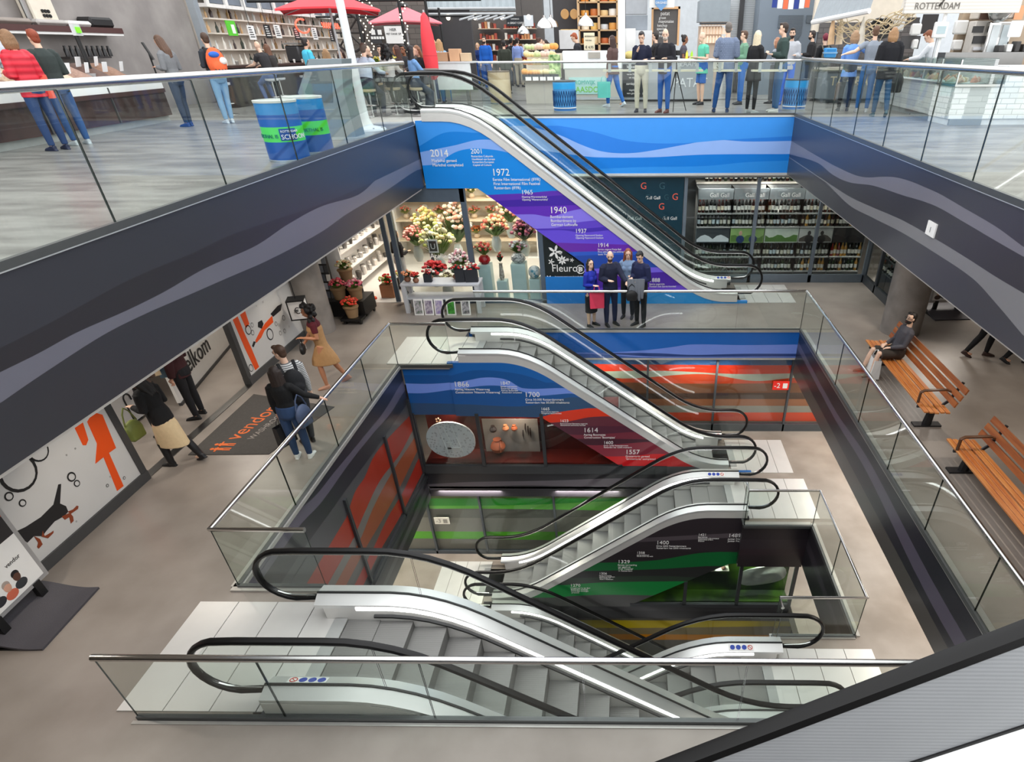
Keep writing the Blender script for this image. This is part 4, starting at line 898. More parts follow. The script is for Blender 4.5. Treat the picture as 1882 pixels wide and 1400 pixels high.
b15 = person('woman in pale denim right of the closed red parasol', gy(804, 22.6), .4, 1.66, '#8fb0cc', '#4a6a94', '#b48c60', 'wavy', 'l', ('bent', 'bent'), fem=True, **P_)
# middle
c1_ = person('blonde woman in blue work overall with hand on hip', g0(886, 158), 2.9, 1.66, '#14306e', '#1d53a4', '#c59d74', 'long', 'l', ('down', 'hip'), fem=True, face=True, coat=.01, **P_)
c2_ = person('bearded man in bright blue coverall', g0(900, 166), 2.9, 1.84, '#1660c0', '#174a94', '#2a1f1a', 'short', 'l', ('down', 'down'), face=True, coat=.02, fuzz=1, shoe='#2a2a30', **P_)
c3_ = person('person in dark green parka with white shopping bag seen from behind', g0(934, 172), .1, 1.68, '#33382f', '#17181c', '#1d1816', 'short', 'l', ('down', 'down'), coat=.05, hem=.12, **P_)
carrier('white plastic bag beside the dark green parka', c3_.hand[0], .2, .26, .3, .1, '#e6e8ea', .12, name='plastic_bag')
c4_ = person('person in black behind the green parka', g0(946, 158), -.3, 1.84, '#131418', '#1a2a40', '#131012', 'short', 'd', ('down', 'bent'), **P_)
c5_ = person('man in light blue shirt and khaki trousers seen from behind', g0(957, 160), -.2, 1.82, '#8fa3dc', '#a49a86', '#2a1f1b', 'short', 'l', ('down', 'bent'), tuck=0, **P_)
c6_ = person('shop woman in black top behind the fruit display', gy(990, 24.7), RT, 1.7, '#141418', '#1c1c20', '#4a2c1f', 'bun', 'l', ('fwd', 'bent'), fem=True, face=True, **P_)
c7_ = person('woman in pale top beside the shop woman in black', gy(1002, 25.4), 1.9, 1.66, '#cfb7ac', '#2a2a30', '#33211a', 'pony', 'l', ('bent', 'bent'), fem=True, face=True, **P_)
c8_ = person('red-haired seller in dark shirt behind the white cheese counter', gy(1060, 25.2), 1.4, 1.86, '#24252c', '#24252c', '#9a4a26', 'short', 'l', ('bent', 'bent'), face=True, head=(0, .5), **P_)
c9_ = person('woman with long brown hair and jeans striding past the cheese counter', g0(1127, 196), 1.0, 1.72, '#5a4440', '#2d6ab8', '#3a231c', 'verylong', 'f', ('down', 'swing'), ('step', 'trail'), fem=True, coat=.03, hem=.1, shoe='#cfd8de', vox=.012)
carrier('turquoise shopping bag of the striding woman', c9_.hand[0]+V3((-.1, -.1, 0)), .2, .36, .4, .14, '#5cc0b4', .14)
d1_ = person('young man in navy cardigan and beige trousers with hand on chin', g0(1178, 206), 2.95, 1.76, '#141a34', '#cfcab8', '#1f1a1b', 'short', 'l', ('bent', 'chin'), vox=.012, face=True, head=(0, .3), shoe='#15182a')
d2_ = person('grey-bearded man in navy jacket and jeans standing at a tripod', g0(1219, 207), 2.5, 1.8, '#15161f', '#1f5cac', '#aaa39a', 'bald', 'l', ('bent', 'bent'), vox=.012, face=True, head=(.5, .1), coat=.03, fuzz=2, shoe='#6a3a34', build=1.1)
d3_ = person('bare-armed seller behind the fries counter', gy(1206, 25.4), 1.2, 1.84, '#2c2a2c', '#26262a', '#241a16', 'short', 'l', ('fwd', 'fwd'), sleeve='short', face=True, **P_)
d4_ = person('woman with dark topknot behind the fries counter', gy(1258, 25.0), RT, 1.76, '#4a4650', '#26262a', '#1c1514', 'bun', 'd', ('bent', 'bent'), fem=True, face=True, sleeve='short', **P_)
d5_ = person('bald man in mint t-shirt and blue shorts', g0(1286, 192), 1.9, 1.78, '#62c4a6', '#2a62b0', '#000', 'bald', 'l', ('bent', 'bent'), ('stand', 'hitch'), vox=.012, sleeve='short', bottom='shorts', build=1.25, hem=.16, shoe='#2c2e33', head=(0, .1))
d6_ = person('tall man in grey checked blazer and jeans seen from behind', g0(1327, 206), -.1, 1.92, bricks('checked_tweed', '#77849c', '#6f7c94', '#5a667e', .035, .035, .85, .003), '#1d4f8e', '#6a625c', 'short', 'l', ('bent', 'bent'), ('wide', 'stand'), vox=.012, coat=.035, build=1.08, shoe='#17315c', hem=.1)
d7_ = person('young man in green jacket and blue shirt looking left', g0(1358, 192), 1.6, 1.8, '#6f9a80', '#2a6ab8', '#5a4030', 'short', 'l', ('bent', 'bent'), vox=.013, face=True, coat=.03, shoe='#2a2c30')
d8_ = person('woman with long platinum hair in black leather jacket and leggings', g0(1378, 208), -.9, 1.74, '#121216', '#15161b', '#e0cdb0', 'verylong', 'l', ('bent', 'phone'), vox=.012, fem=True, bottom='leggings', shoe='#a9aeb0', hem=.22, coat=.02)
d9_ = person('woman in grey vest behind the platinum-haired woman', g0(1416, 190), .9, 1.64, '#8d9298', '#4a4c50', '#a8765a', 'bob', 'l', ('bent', 'bent'), fem=True, **P_)
d10 = person('tall young man in hooded dark green jacket looking left', g0(1424, 206), 1.45, 1.9, '#2f423e', '#1f5688', '#33251d', 'short', 'l', ('bent', 'bent'), ('stand', 'hitch'), vox=.012, face=True, coat=.04, neck='hood', shoe='#c8cac6')
d11 = person('bearded man in light grey jacket with bright blue trousers', g0(1440, 193), 2.8, 1.84, '#b9bcc2', '#1f66d0', '#241c1a', 'short', 'l', ('bent', 'down'), face=True, coat=.03, fuzz=1, shoe='#1d5ab4', vox=.013)
d12 = person('bearded man in black sweater left of the burgundy beanie', g0(1478, 180), 1.2, 1.84, '#1d1c1f', '#1a1a1f', '#2c211c', 'short', 'l', ('bent', 'bent'), face=True, fuzz=1, coat=.02, build=1.1, vox=.013)
d13 = person('person in burgundy beanie and black clothes', g0(1500, 186), .3, 1.72, '#141417', '#141417', '#7c1f36', 'beanie', 'l', ('bent', 'bent'), coat=.03, vox=.013)
backpack('olive rucksack between the black sweater and the burgundy beanie', d13, '#6b665a', None, 1.0)
e1_ = person('woman in sky blue blouse hugging the man in the grey polo', g0(1548, 204), -.15, 1.74, '#6f9ee6', '#15181e', '#a88768', 'bob', 'l', ('hold', 'hug'), ('stand', 'stand'), vox=.012, fem=True, build=1.15, hem=.16, shoe='#3a3c40')
e2_ = person('man in grey polo shirt and jeans with his arm round the blue blouse', g0(1582, 206), -.2, 1.82, '#8e97a4', '#23609e', '#6a4c38', 'short', 'l', ('hug', 'back'), vox=.012, sleeve='short', build=1.05, shoe='#b9bcc0')
e3_ = person('woman in black poncho with blonde hair walking by the tiled stall', g0(1612, 214), -.1, 1.76, '#0e0f16', '#1d4a70', '#a9825c', 'bob', 'l', ('bent', 'hold'), ('stand', 'trail'), vox=.012, fem=True, coat=.09, build=1.15, shoe='#2a5060')
handbag('big black shoulder bag of the woman in the poncho', e3_.S(.27, -.03, 1.15), .2, .4, .42, .16, '#14171b', .25)
e4_ = person('stallholder in white shirt behind the seafood display', gy(1724, 18.1), .9, 1.76, '#dfe2e8', '#5a5e68', '#8a4f33', 'short', 'l', ('fwd', 'fwd'), sleeve='long', face=True, head=(.2, .6), lean=.15, **P_)
fl_ = person('florist in white coat among the flower shelves', gy(786, 20.2, 400, Z1), 1.2, 1.76, '#dfe0e2', '#3a3a40', '#8a8580', 'short', 'l', ('bent', 'down'), coat=.03, hem=.2, **P_)
fl2 = person('customer in dark jacket at the flower shop door', gy(733, 17.3, 470, Z1), -.6, 1.68, '#1f1a1c', '#d8d0cc', '#2a1f1c', 'long', 'l', ('bent', 'bent'), fem=True, **P_)
# camera tripod in front of the bearded man
tp = thing('tripod', 'black camera tripod beside the grey-bearded man', 'tripod', g0(1240, 205)); c = tp.location.copy()
for a in (.3, 2.4, 4.5): MB().tube([c+V3((0, 0, .98)), c+V3((.33*cos(a), .33*sin(a), .01))], [.018, .01], 6).build('leg', BLACK, tp)
MB().tube([c+V3((0, 0, .9)), c+V3((0, 0, 1.25))], .016, 8).build('column', BLACK, tp)
cm = MB(); cm.obox(c+V3((0, 0, 1.33)), (.15, .08, .11), .3); cm.lathe([(.04, 0), (.045, .1), (.0, .1)], c+V3((.02, -.04, 1.33)), 12, 0, Matrix.Rotation(pi/2, 3, 'X')); o = cm.build('camera_body', BLACK); tag(o, 'black camera mounted on the tripod', 'camera')
# ================================================================ lower floor: shops, benches, columns
def decal_x(name, px, X, mat, par, th=.004, sgn=1):
    """flat printed shape on a wall across x"""
    mb = MB(); mb.prism([(p.y, p.z) for p in (onx(u, v, X) for u, v in px)], 'x', X, X+sgn*th); return mb.build(name, mat, par, 0)
def decal_y(name, px, Y, mat, par, th=.004):
    mb = MB(); mb.prism([(p.x, p.z) for p in (ony(u, v, Y) for u, v in px)], 'y', Y, Y-th); return mb.build(name, mat, par, 0)
def ring_x(name, c, r, X, mat, par, w=.12, th=.004):
    """printed bubble: thin ring on a wall across x"""
    mb = MB(); n = 20
    y, z = c
    for i in range(n):
        a, b = 2*pi*i/n, 2*pi*(i+1)/n; q = lambda t, k: (X+th, y+r*k*cos(t), z+r*k*sin(t))
        wi = 1-w*(.7+.5*abs(sin((a+1)/2)))
        mb.quad(q(a, 1), q(b, 1), q(b, wi), q(a, wi))
    return mb.build(name, mat, par, 0)
BLK = M('#151517', .5); ORG = M('#f0540f', .5, var=.01); PALE = M('#d2d1cf', .5, var=.03, nscale=2)
for nm, Xp, ya, yb in (('washroom_panel', -7.85, 2.2, 7.92), ('washroom_panel', -7.9, 11.5, 14.05)):
    t = thing(nm, 'white washroom wall panel printed with bubbles and a running dog' if ya < 5 else 'white washroom wall panel printed with bubbles and a diver in orange', 'wall panel', (Xp, (ya+yb)/2, Z1))
    m = MB(); m.box(Xp-.12, Xp+.03, ya-.1, yb+.12, Z1, Z1+.16); m.box(Xp-.1, Xp+.02, yb, yb+.12, Z1, G0); m.box(Xp-.1, Xp+.02, ya-.12, ya, Z1, G0); m.build('frame', M('#4a4a4b', .45, .2), t, 0)
    MB().box(Xp-.06, Xp, ya, yb, Z1+.16, G0-.1).build('board', PALE, t, 0)
    if ya > 5: MB().box(Xp-.08, Xp+.01, yb+.13, yb+.26, Z1+.1, G0-.05).build('orange_strip', M('#d9542a', .5), t, 0)
    if ya < 5:
        dk = M('#1c1b1d', .5)
        decal_x('orange_figure', [(171, 757), (188, 762), (213, 823), (200, 832), (227, 893), (215, 902), (190, 840), (175, 852), (178, 815), (160, 775)], Xp, ORG, t)
        decal_x('orange_figure', [(135, 782), (151, 773), (162, 808), (158, 818), (152, 818)], Xp, ORG, t)
        decal_x('dog_picture', [(30, 976), (47, 968), (75, 950), (98, 927), (107, 890), (112, 889), (110, 925), (121, 930), (125, 940), (118, 948), (100, 958), (85, 975), (78, 985), (62, 985), (50, 997), (40, 990)], Xp, dk, t)
        for px in ([(124, 940), (134, 936), (141, 929), (144, 930), (143, 935), (130, 944)], [(113, 949), (128, 942), (134, 949), (135, 957), (130, 962), (127, 950), (119, 955)], [(78, 975), (82, 985), (94, 978), (98, 975), (98, 979), (88, 989), (76, 986)], [(62, 985), (73, 990), (78, 1000), (71, 1008), (68, 1005), (70, 997)]):
            decal_x('dog_leg_picture', px, Xp+.001, M('#8d3f1f', .5), t)
        for (u, v, r) in ((33, 868, .26), (70, 828, .15), (16, 912, .06), (41, 924, .05), (131, 876, .07), (141, 888, .05), (197, 892, .025), (228, 878, .025), (202, 876, .012), (138, 824, .012), (122, 836, .012), (140, 958, .012)):
            p = onx(u, v, Xp); ring_x('bubble_picture', (p.y, p.z), r, Xp, BLK, t, .16 if r > .1 else .3)
    else:
        decal_x('orange_figure', [(427, 586), (436, 580), (448, 610), (462, 640), (476, 674), (469, 680), (450, 640), (438, 612)], Xp, ORG, t)
        decal_x('orange_figure', [(441, 578), (450, 571), (458, 595), (452, 603)], Xp, ORG, t)
        decal_x('diver_picture', [(487, 594), (500, 580), (502, 592), (486, 607), (480, 620), (471, 630), (469, 626), (478, 608)], Xp, ORG, t)
        decal_x('diver_picture', [(474, 592), (481, 588), (484, 595), (481, 604), (474, 601)], Xp+.001, BLK, t)
        decal_x('diver_picture', [(497, 577), (510, 562), (518, 558), (516, 570), (502, 582)], Xp, BLK, t); decal_x('diver_picture', [(466, 627), (470, 628), (466, 638), (463, 636)], Xp, BLK, t)
        for (u, v, r) in ((496, 614, .13), (456, 606, .1), (463, 597, .05), (464, 611, .055), (507, 595, .05), (521, 584, .06), (515, 612, .05), (523, 608, .05), (483, 555, .02), (471, 562, .015), (512, 597, .03), (531, 600, .02), (461, 676, .08)):
            p = onx(u, v, Xp); ring_x('bubble_picture', (p.y, p.z), r, Xp, BLK, t, .2)
st = MB(); st.box(-8.0, -7.85, 8.04, 11.4, Z1, Z1+.012); struct('trim_5', st, STEELD)
iw = MB(); a, b = Vector((-8.85, 10.5, 0)), Vector((-9.65, 14.4, 0)); ang = math.atan2((b-a).y, (b-a).x); mid = (a+b)/2
iw.obox((mid.x, mid.y, (Z1+.06+G0)/2), ((b-a).length, .06, G0-Z1-.06), ang); struct('wall_left', iw, M('#e6e4e1', .5, var=.02))
k = MB(); k.obox((mid.x+.02, mid.y, Z1+.03), ((b-a).length, .06, .06), ang); struct('baseboard_left', k, M('#3a3a3c', .5))
wk = thing('welcome_lettering', 'black word welkom on the white wall inside the washroom', 'lettering', (mid.x, mid.y, Z1+.5))
dd = (b-a).normalized(); p = onx(383, 640, -9.27); s0 = Vector((p.x, p.y, 0)); tt = (s0-a).dot(dd); e = a+dd*tt
mb = text_mb('welkom', .52, align='RIGHT'); mb.xf(Matrix.Translation((e.x+.05, e.y, Z1+.36))@Matrix.Rotation(ang, 4, 'Z')); mb.build('letters', BLK, wk, 0)
ib = thing('white_cabinet', 'white cabinet with a black umbrella handle outside the washroom hall', 'cabinet', (-9.6, 9.4, Z1))
MB().box(-9.9, -9.25, 8.6, 10.1, Z1+.05, Z1+1.5).build('body', M('#e9e8e6', .5, var=.02), ib); MB().box(-9.88, -9.3, 8.65, 10.05, Z1, Z1+.05).build('plinth', BLK, ib)
m = MB(); m.tube([(-9.24, 9.78, Z1+.1), (-9.24, 9.78, Z1+.5)]+[(-9.24, 9.86-.08*cos(a), Z1+.5+.09*sin(a)) for a in [i*pi/8 for i in range(1, 9)]]+[(-9.24, 9.94, Z1+.44)], .014, 6); m.build('umbrella_picture', BLK, ib)
mt = thing('door_mat', 'dark grey door mat with orange washroom lettering', 'mat', (-6.85, 9.8, Z1))
mm = MB(); pts = [g1(365, 838), g1(487, 838), g1(612, 752), g1(480, 728)]; mm.prism([(-7.62, 8.72), (-6.22, 8.75), (-5.75, 10.45), (-7.62, 10.98)], 'z', Z1, Z1+.012); mm.build('mat', M('#4b4845', .95, var=.12, nscale=30, bump=.5, bscale=120), mt, 0)
def flat_text(s, size, at, rz, mat, par, name='lettering'):
    q = text_mb(s, size, ext=.002); q.xf(Matrix.Translation(at)@Matrix.Rotation(rz, 4, 'Z')@Matrix.Rotation(-pi/2, 4, 'X')); return q.build(name, mat, par, 0)
ORM = M('#e0703a', .9)
flat_text('vendor', .42, (-7.0, 9.2, Z1+.014), 1.42, ORM, mt); flat_text('WASHROOMS', .17, (-6.74, 9.22, Z1+.014), 1.42, M('#9a928c', .9), mt)
for i, y in enumerate((8.95, 9.1)):
    q = MB(); c = Vector((-7.3, y-.05, Z1+.013))
    q.lathe([(0, 0), (.035, 0), (.035, .003), (0, .003)], c+Vector((-.0, 0, 0)), 10); q.box(c.x+.04, c.x+.2, c.y-.035, c.y+.035, c.z, c.z+.003); q.box(c.x+.07, c.x+.1, c.y-.09, c.y+.09, c.z, c.z+.005); q.box(c.x+.2, c.x+.33, c.y-.04, c.y-.01, c.z, c.z+.003); q.box(c.x+.2, c.x+.33, c.y+.01, c.y+.04, c.z, c.z+.003)
    q.build('figure_emblem', ORM, mt, 0)
# columns
for x, y, r in ((-7.74, 14.42, .42), (6.72, 14.35, .46)):
    m = MB(); m.cyl((x, y, Z1), r, G0-Z1, 40); struct('wall_left' if x < 0 else 'wall_right', m, two_tone('column_concrete' + ('_a' if x < 0 else '_b'), '#7d7772', '#928b85', 2.5, .7), 40)
# hanging cube sign
p = onx(548, 566, -7.45); hs = thing('hanging_cube_sign', 'white cube sign with black edges hanging by the washroom panel', 'sign', p)
m = MB(); m.obox(p, (.34, .34, .42), .3); m.build('box', WHITE, hs)
m = MB()
for sx in (-.17, .17):
    for sy in (-.17, .17):
        q = Matrix.Rotation(.3, 3, 'Z')@Vector((sx, sy, 0)); m.obox(p+q, (.025, .025, .44), .3)
m.obox(p+Vector((0, 0, .21)), (.37, .37, .025), .3); m.obox(p+Vector((0, 0, -.21)), (.37, .37, .025), .3); m.build('edge_frame', BLK, hs); MB().tube([p+Vector((0, 0, .2)), (p.x, p.y, G0)], .012, 6).build('rod', BLK, hs)
for s in (0, 1):
    q = text_mb('$' if s else '€', .2, align='CENTER'); q.xf(Matrix.Translation(p)@Matrix.Rotation(.3+s*pi/2, 4, 'Z')@Matrix.Translation((0, -.185, -.07))); q.build('symbol', BLK, hs, 0)
# advertising stands with wavy base
def ad_stand(label, c, rz, face=True):
    """dark wavy base plate carrying a poster frame; poster faces local +X"""
    t = thing('poster_stand', label, 'sign', c); R_ = Matrix.Translation(c)@Matrix.Rotation(rz, 4, 'Z')
    m = MB(); n = 12; vs = []
    for i in range(n+1):
        u = i/n; x = -.36+.78*u; z = .16*(.5+.5*cos(pi*min(1, u*1.15)))+.03
        vs += [(x, -.5, z), (x, .5, z), (x, .5, z-.028), (x, -.5, z-.028)]
    fs = []
    for i in range(n):
        for j in range(4): fs.append((i*4+j, i*4+(j+1) % 4, i*4+4+(j+1) % 4, i*4+4+j))
    fs += [(0, 1, 2, 3), tuple(4*n+j for j in range(4))]
    m.add(vs, fs); m.xf(R_).build('base', M('#46444a', .5, bump=.3, bscale=120), t)
    m = MB(); m.box(-.35, .4, -.48, .48, 0, .02); m.xf(R_).build('foot', BLACK, t)
    for s in (-.3, .3): MB().box(-.12, -.06, s-.05, s+.05, .12, .34).xf(R_).build('post', BLACK, t)
    m = MB(); m.box(-.13, -.07, -.5, .5, .3, 1.75); m.xf(R_).build('poster_frame', M('#b9b9ba', .35, .6), t)
    if face:
        q = MB(); q.box(-.07, -.062, -.44, .44, .36, 1.02); q.xf(R_).build('poster', WHITE, t, 0)
        q = MB(); q.box(-.07, -.062, -.44, .44, 1.02, 1.28); q.xf(R_).build('poster', M('#2b282a', .5), t, 0)
        q = MB(); q.box(-.07, -.062, -.44, .44, 1.28, 1.69); q.xf(R_).build('poster', M('#e2502a', .5), t, 0)
        for s, sz, y, z, mt_ in (('FREE', .14, .06, 1.36, WHITE), ('for', .1, -.3, 1.06, WHITE), ('vendor', .075, .12, .74, M('#4b4642', .5))):
            e = text_mb(s, sz, ext=.002); e.xf(R_@Matrix.Translation((-.06, y, z))@Matrix.Rotation(pi/2, 4, 'Z')); e.build('lettering', mt_, t, 0)
        for i, (y, z) in enumerate(((-.1, 1.12), (.0, 1.16), (.1, 1.11), (.04, 1.08), (.16, 1.18))):
            e = MB(); e.obox((-.06, y, z), (.006, .13, .07), Matrix.Rotation(.35, 3, 'X')); e.xf(R_).build('ticket_picture', WHITE if i % 2 else M('#e2502a', .5), t, 0)
        for i, (y, hcol, sk) in enumerate(((-.32, '#6a5a50', '#d9a78c'), (-.16, '#1b1615', '#8a5a40'), (.0, '#a89a90', '#d8a48c'), (.16, '#141214', '#5a3a2c'))):
            e = MB(); e.ball((-.06, y, .55+.03*(i % 2)), (.004, .05, .062), 12, 8); e.xf(R_).build('face_picture', M(sk, .6), t, 0)
            e = MB(); e.ball((-.061, y, .585+.03*(i % 2)), (.004, .054, .05), 12, 8); e.xf(R_).build('face_picture', M(hcol, .6), t, 0)
            e = MB(); e.ball((-.061, y, .44+.03*(i % 2)), (.003, .085, .06), 12, 8); e.xf(R_).build('face_picture', M(('#5a4a44', '#2b2b30', '#d06a50', '#33363a')[i], .6), t, 0)
    return t
ad_stand('poster stand with orange and black poster and wavy dark base', Vector((-7.28, 5.03, Z1)), .05)
ad_stand('poster stand by the right column with only its dark base in view', Vector((8.35, 15.5, Z1)), -1.5)
# benches
WOOD = two_tone('bench_wood', '#b5652c', '#cf8a4a', 3, .45, (6, .4, 6))
WOODB = two_tone('bench_wood_back', '#8f4a22', '#b06a38', 3, .45, (6, .4, 6))
def bench(label, y0, y1, arms):
    t = thing('bench', label, 'bench', (5.6, (y0+y1)/2, Z1), 'wooden slat benches'); zs = Z1+.45
    for i in range(5):
        x = 5.32+.098*i; m = MB(); z = zs-.012*(2-abs(i-2)) - (.02 if i == 4 else 0); m.box(x-.038, x+.038, y0, y1, z-.035, z, bev=.006); m.build('seat_slat', WOOD, t)
    for i in range(3):
        m = MB(); x, z = 5.80+.055*i, zs+.12+.125*i; m.obox((x, (y0+y1)/2, z), (.03, y1-y0, .1), Matrix.Rotation(.35, 3, 'Y')); m.build('back_slat', WOODB, t)
    for y in (y0+.3, y1-.3):
        m = MB(); m.tube([(5.55, y, Z1+.02), (5.58, y, zs-.06)], [(.09, .07), (.07, .06)], 8); m.obox((5.55, y, Z1+.015), (.5, .16, .03), 0); m.tube([(5.28, y, zs-.055), (5.7, y, zs-.06), (5.82, y, zs+.05), (5.97, y, zs+.42)], [(.025, .03)]*4, 6); m.build('leg', M('#2b2a2c', .45, .3), t)
    for y in arms:
        m = MB(); m.tube([(5.3, y, zs-.03), (5.3, y, zs+.2), (5.36, y, zs+.235), (5.75, y, zs+.25), (5.86, y, zs+.2)], [(.022, .035)]*5, 6); m.build('armrest', M('#5a3a24', .45), t)
    return t
bench('wooden slat bench with the man sitting at its far end', 9.5, 12.75, (9.85,))
bench('empty wooden slat bench at the right edge of the frame', 5.0, 8.6, (8.25,))
# ---------------------------------------------------------------- wine shop
WS = 18.22
dk = MB(); dk.box(-1.6, 7.0, 19.6, 19.7, Z1, G0); struct('wall_back', dk, M('#54585c', .6))
glazing('window_3', 'y', WS, Z1, G0-.04, [1.62, 3.62, 5.42, 7.02], w=.09, col=M('#707b86', .4, .3))
glazing('window_4', 'x', 7.06, Z1, G0-.04, [16.15, 17.2, WS], w=.09)
tp_ = MB(); tp_.box(-1.3, 1.56, WS-.03, WS+.03, Z1, G0-.03); te = tp_.build('poster_wall', M('#123543', .3), None, 0); tag(te, 'dark teal shop window panel with red and grey letters G', 'shop window')
for (u, v, ch, sz, col) in ((1183, 340, 'G', .24, '#e0604e'), (1217, 340, 'G', .24, '#2e5561'), (1241, 360, 'G', .24, '#e0604e'), (1216, 378, 'G', .24, '#e0604e'), (1190, 360, 'G', .2, '#1e4a55'), (1225, 360, 'G', .2, '#1e4a55'), (1200, 359, 'Gall Gall', .12, '#e9e9e6'), (1231, 397, 'Gall Gall', .12, '#e9e9e6'), (1166, 397, 'Gall Gall', .12, '#c9d4d6'), (1222, 398, 'G', .2, '#1e4a55')):
    p = ony(u, v, WS-.035); q = text_mb(ch, sz, ext=.002, align='CENTER'); q.xf(Matrix.Translation((p.x, p.y, p.z-.1))); q.build('lettering', M(col, .5), te, 0)
def bottle_mesh(i):
    gl, lb, cp, tall = (('#12160f', '#e9e6dc', '#151515', 1), ('#15110f', '#f2efe6', '#7a1f22', 1), ('#1b2413', '#d9d3c0', '#2a2a2a', 1.02), ('#3a1410', '#e8dcc0', '#8c2a22', .97), ('#c08a3a', '#efe9da', '#c9a44a', 1), ('#0f1216', '#c9d6da', '#3b4a52', 1.03), ('#8c1f1a', '#f2e6dc', '#b52a22', .95), ('#263a1c', '#f4f4ee', '#c9c9c4', 1))[i]
    m = MB(); n = 8
    m.lathe([(.03, 0), (.037, .008), (.037, .06)], n=n); m.m = [0]*len(m.f); m.lathe([(.0375, .06), (.0375, .15)], n=n, mi=1); m.lathe([(.037, .15), (.037, .19), (.03, .215), (.015, .245), (.014, .262)], n=n); m.lathe([(.0155, .262), (.0155, .31), (.012, .315)], n=n, mi=2)
    m.v = [(a*1.05, b*1.05, c*tall) for a, b, c in m.v]
    return m.mesh('wine_bottle', [M(gl, .12, var=0), M(lb, .6, var=0), M(cp, .4, var=0)])
BOT = [bottle_mesh(i) for i in range(8)]
BOTN = ['dark cream-labelled bottle', 'black red-capped bottle', 'green beige-labelled bottle', 'brown wine bottle', 'amber wine bottle', 'black blue-labelled bottle', 'red wine bottle', 'green silver-capped bottle']
def bottles(x0, x1, y, z, step, where, mix, group):
    x = x0
    while x < x1:
        i = RN.choice(mix); o = bpy.data.objects.new('wine_bottle', BOT[i]); COL.objects.link(o)
        o.location = (x, y+RN.uniform(-.015, .015), z+.001); o.rotation_euler = (0, 0, RN.random()*6); s = RN.uniform(1.15, 1.32); o.scale = (1.18, 1.18, s)
        tag(o, BOTN[i]+' '+where, 'bottle', BOTN[i]+'s '+group); x += step*RN.choice((1, 1, 1, 1, 1.25))
SHY = 18.72
rowz = [ony(1330, v, SHY-.12).z for v in (341, 391, 416, 471, 497)]
hz0, hz1 = ony(1330, 366, SHY-.15).z, ony(1330, 346, SHY-.15).z
pz0, pz1 = ony(1330, 446, SHY-.15).z, ony(1330, 420, SHY-.15).z
bays = [(2.02, 3.0), (3.02, 4.0), (4.02, 5.0), (5.02, 6.0), (6.02, 6.95)]
BAYN = ['leftmost', 'second', 'middle', 'fourth', 'rightmost']
GSH = M('#6d6f70', .5); GSD = M('#3d3f42', .5)
for bi, (xa, xb) in enumerate(bays):
    t = thing('wine_shelf', BAYN[bi]+' grey wine shelf bay behind the shop window', 'shelf', ((xa+xb)/2, SHY, Z1))
    m = MB(); m.box(xa-.02, xa, SHY-.16, SHY+.4, Z1, hz1); m.box(xb, xb+.02, SHY-.16, SHY+.4, Z1, hz1); m.box(xa, xb, SHY+.36, SHY+.4, Z1, hz1); m.build('carcass', GSH, t, 0)
    MB().box(xa, xb, SHY-.17, SHY+.3, Z1, rowz[4]-.05).build('base_cabinet', GSD, t, 0)
    for z in rowz[1:]: MB().box(xa, xb, SHY-.17, SHY+.36, z-.035, z).build('shelf_board', M('#a9a9a6', .5), t, 0)
    MB().box(xa, xb, SHY-.18, SHY-.15, hz0, hz1).build('header_board', M('#80868a', .4), t, 0)
    lettering('header_lettering', 'Gall Gall', .16, WHITE, ((xa+xb)/2+.1, SHY-.185, hz0+.06), t, align='CENTER')
    MB().box(xa, xb, SHY-.16, SHY-.13, pz0, pz1).build('picture_band', M(('#3a4044', '#8fb06a', '#c9d2c4', '#b9b9b4', '#2b2a2c')[bi], .5, var=.2, nscale=3), t, 0)
    h = [(xa+.02, pz0+.03)]+[(xa+.02+(xb-xa-.04)*i/8, pz0+.1+.13*abs(sin(i*.8+bi))) for i in range(9)]+[(xb-.02, pz0+.03)]
    q = MB(); q.prism(h, 'y', SHY-.16, SHY-.165); q.build('landscape_picture', M(('#dfe4e6', '#5b7f3a', '#4f7a34', '#4a443f', '#191719')[bi], .5), t, 0)
    if bi in (1, 3):
        for s in (.3, .68):
            q = MB(); cx_ = xa+(xb-xa)*s; q.ball((cx_, SHY-.168, pz0+.27), (.05, .004, .065), 10, 7); q.build('portrait_picture', M('#caa28a' if bi == 1 else '#2c2624', .6), t, 0)
            q = MB(); q.ball((cx_, SHY-.167, pz0+.1), (.12, .004, .11), 10, 7); q.build('portrait_picture', M('#243a6a' if bi == 1 else '#1d1a1a', .6), t, 0)
    for r in range(1, 5):
        bottles(xa+.06, xb-.03, SHY-.08, rowz[r], .1, ('on the upper shelf', 'on the second shelf', 'on the third shelf', 'on the lowest shelf')[r-1]+' of the '+BAYN[bi]+' wine bay', ([1, 3, 1, 0], [0, 0, 2, 5] if bi < 3 else [4, 0, 3], [5, 0, 2, 0] if bi < 4 else [6, 4, 0], [0, 2, 5, 7] if bi < 3 else [4, 7, 0])[r-1], ('upper', 'second', 'third', 'lowest')[r-1]+' row '+BAYN[bi]+' bay')
tsz = rowz[0]; ts = thing('back_shelf', 'pale shelf of bottles high at the back of the wine shop', 'shelf', (4.5, 19.4, tsz)); MB().box(2.0, 7.0, 19.15, 19.55, tsz-.05, tsz).build('shelf_board', M('#d9d3c8', .5), ts, 0)
bottles(2.3, 6.9, 19.3, tsz, .13, 'on the high shelf at the back of the wine shop', [0, 3, 7, 1, 5], 'high back shelf')
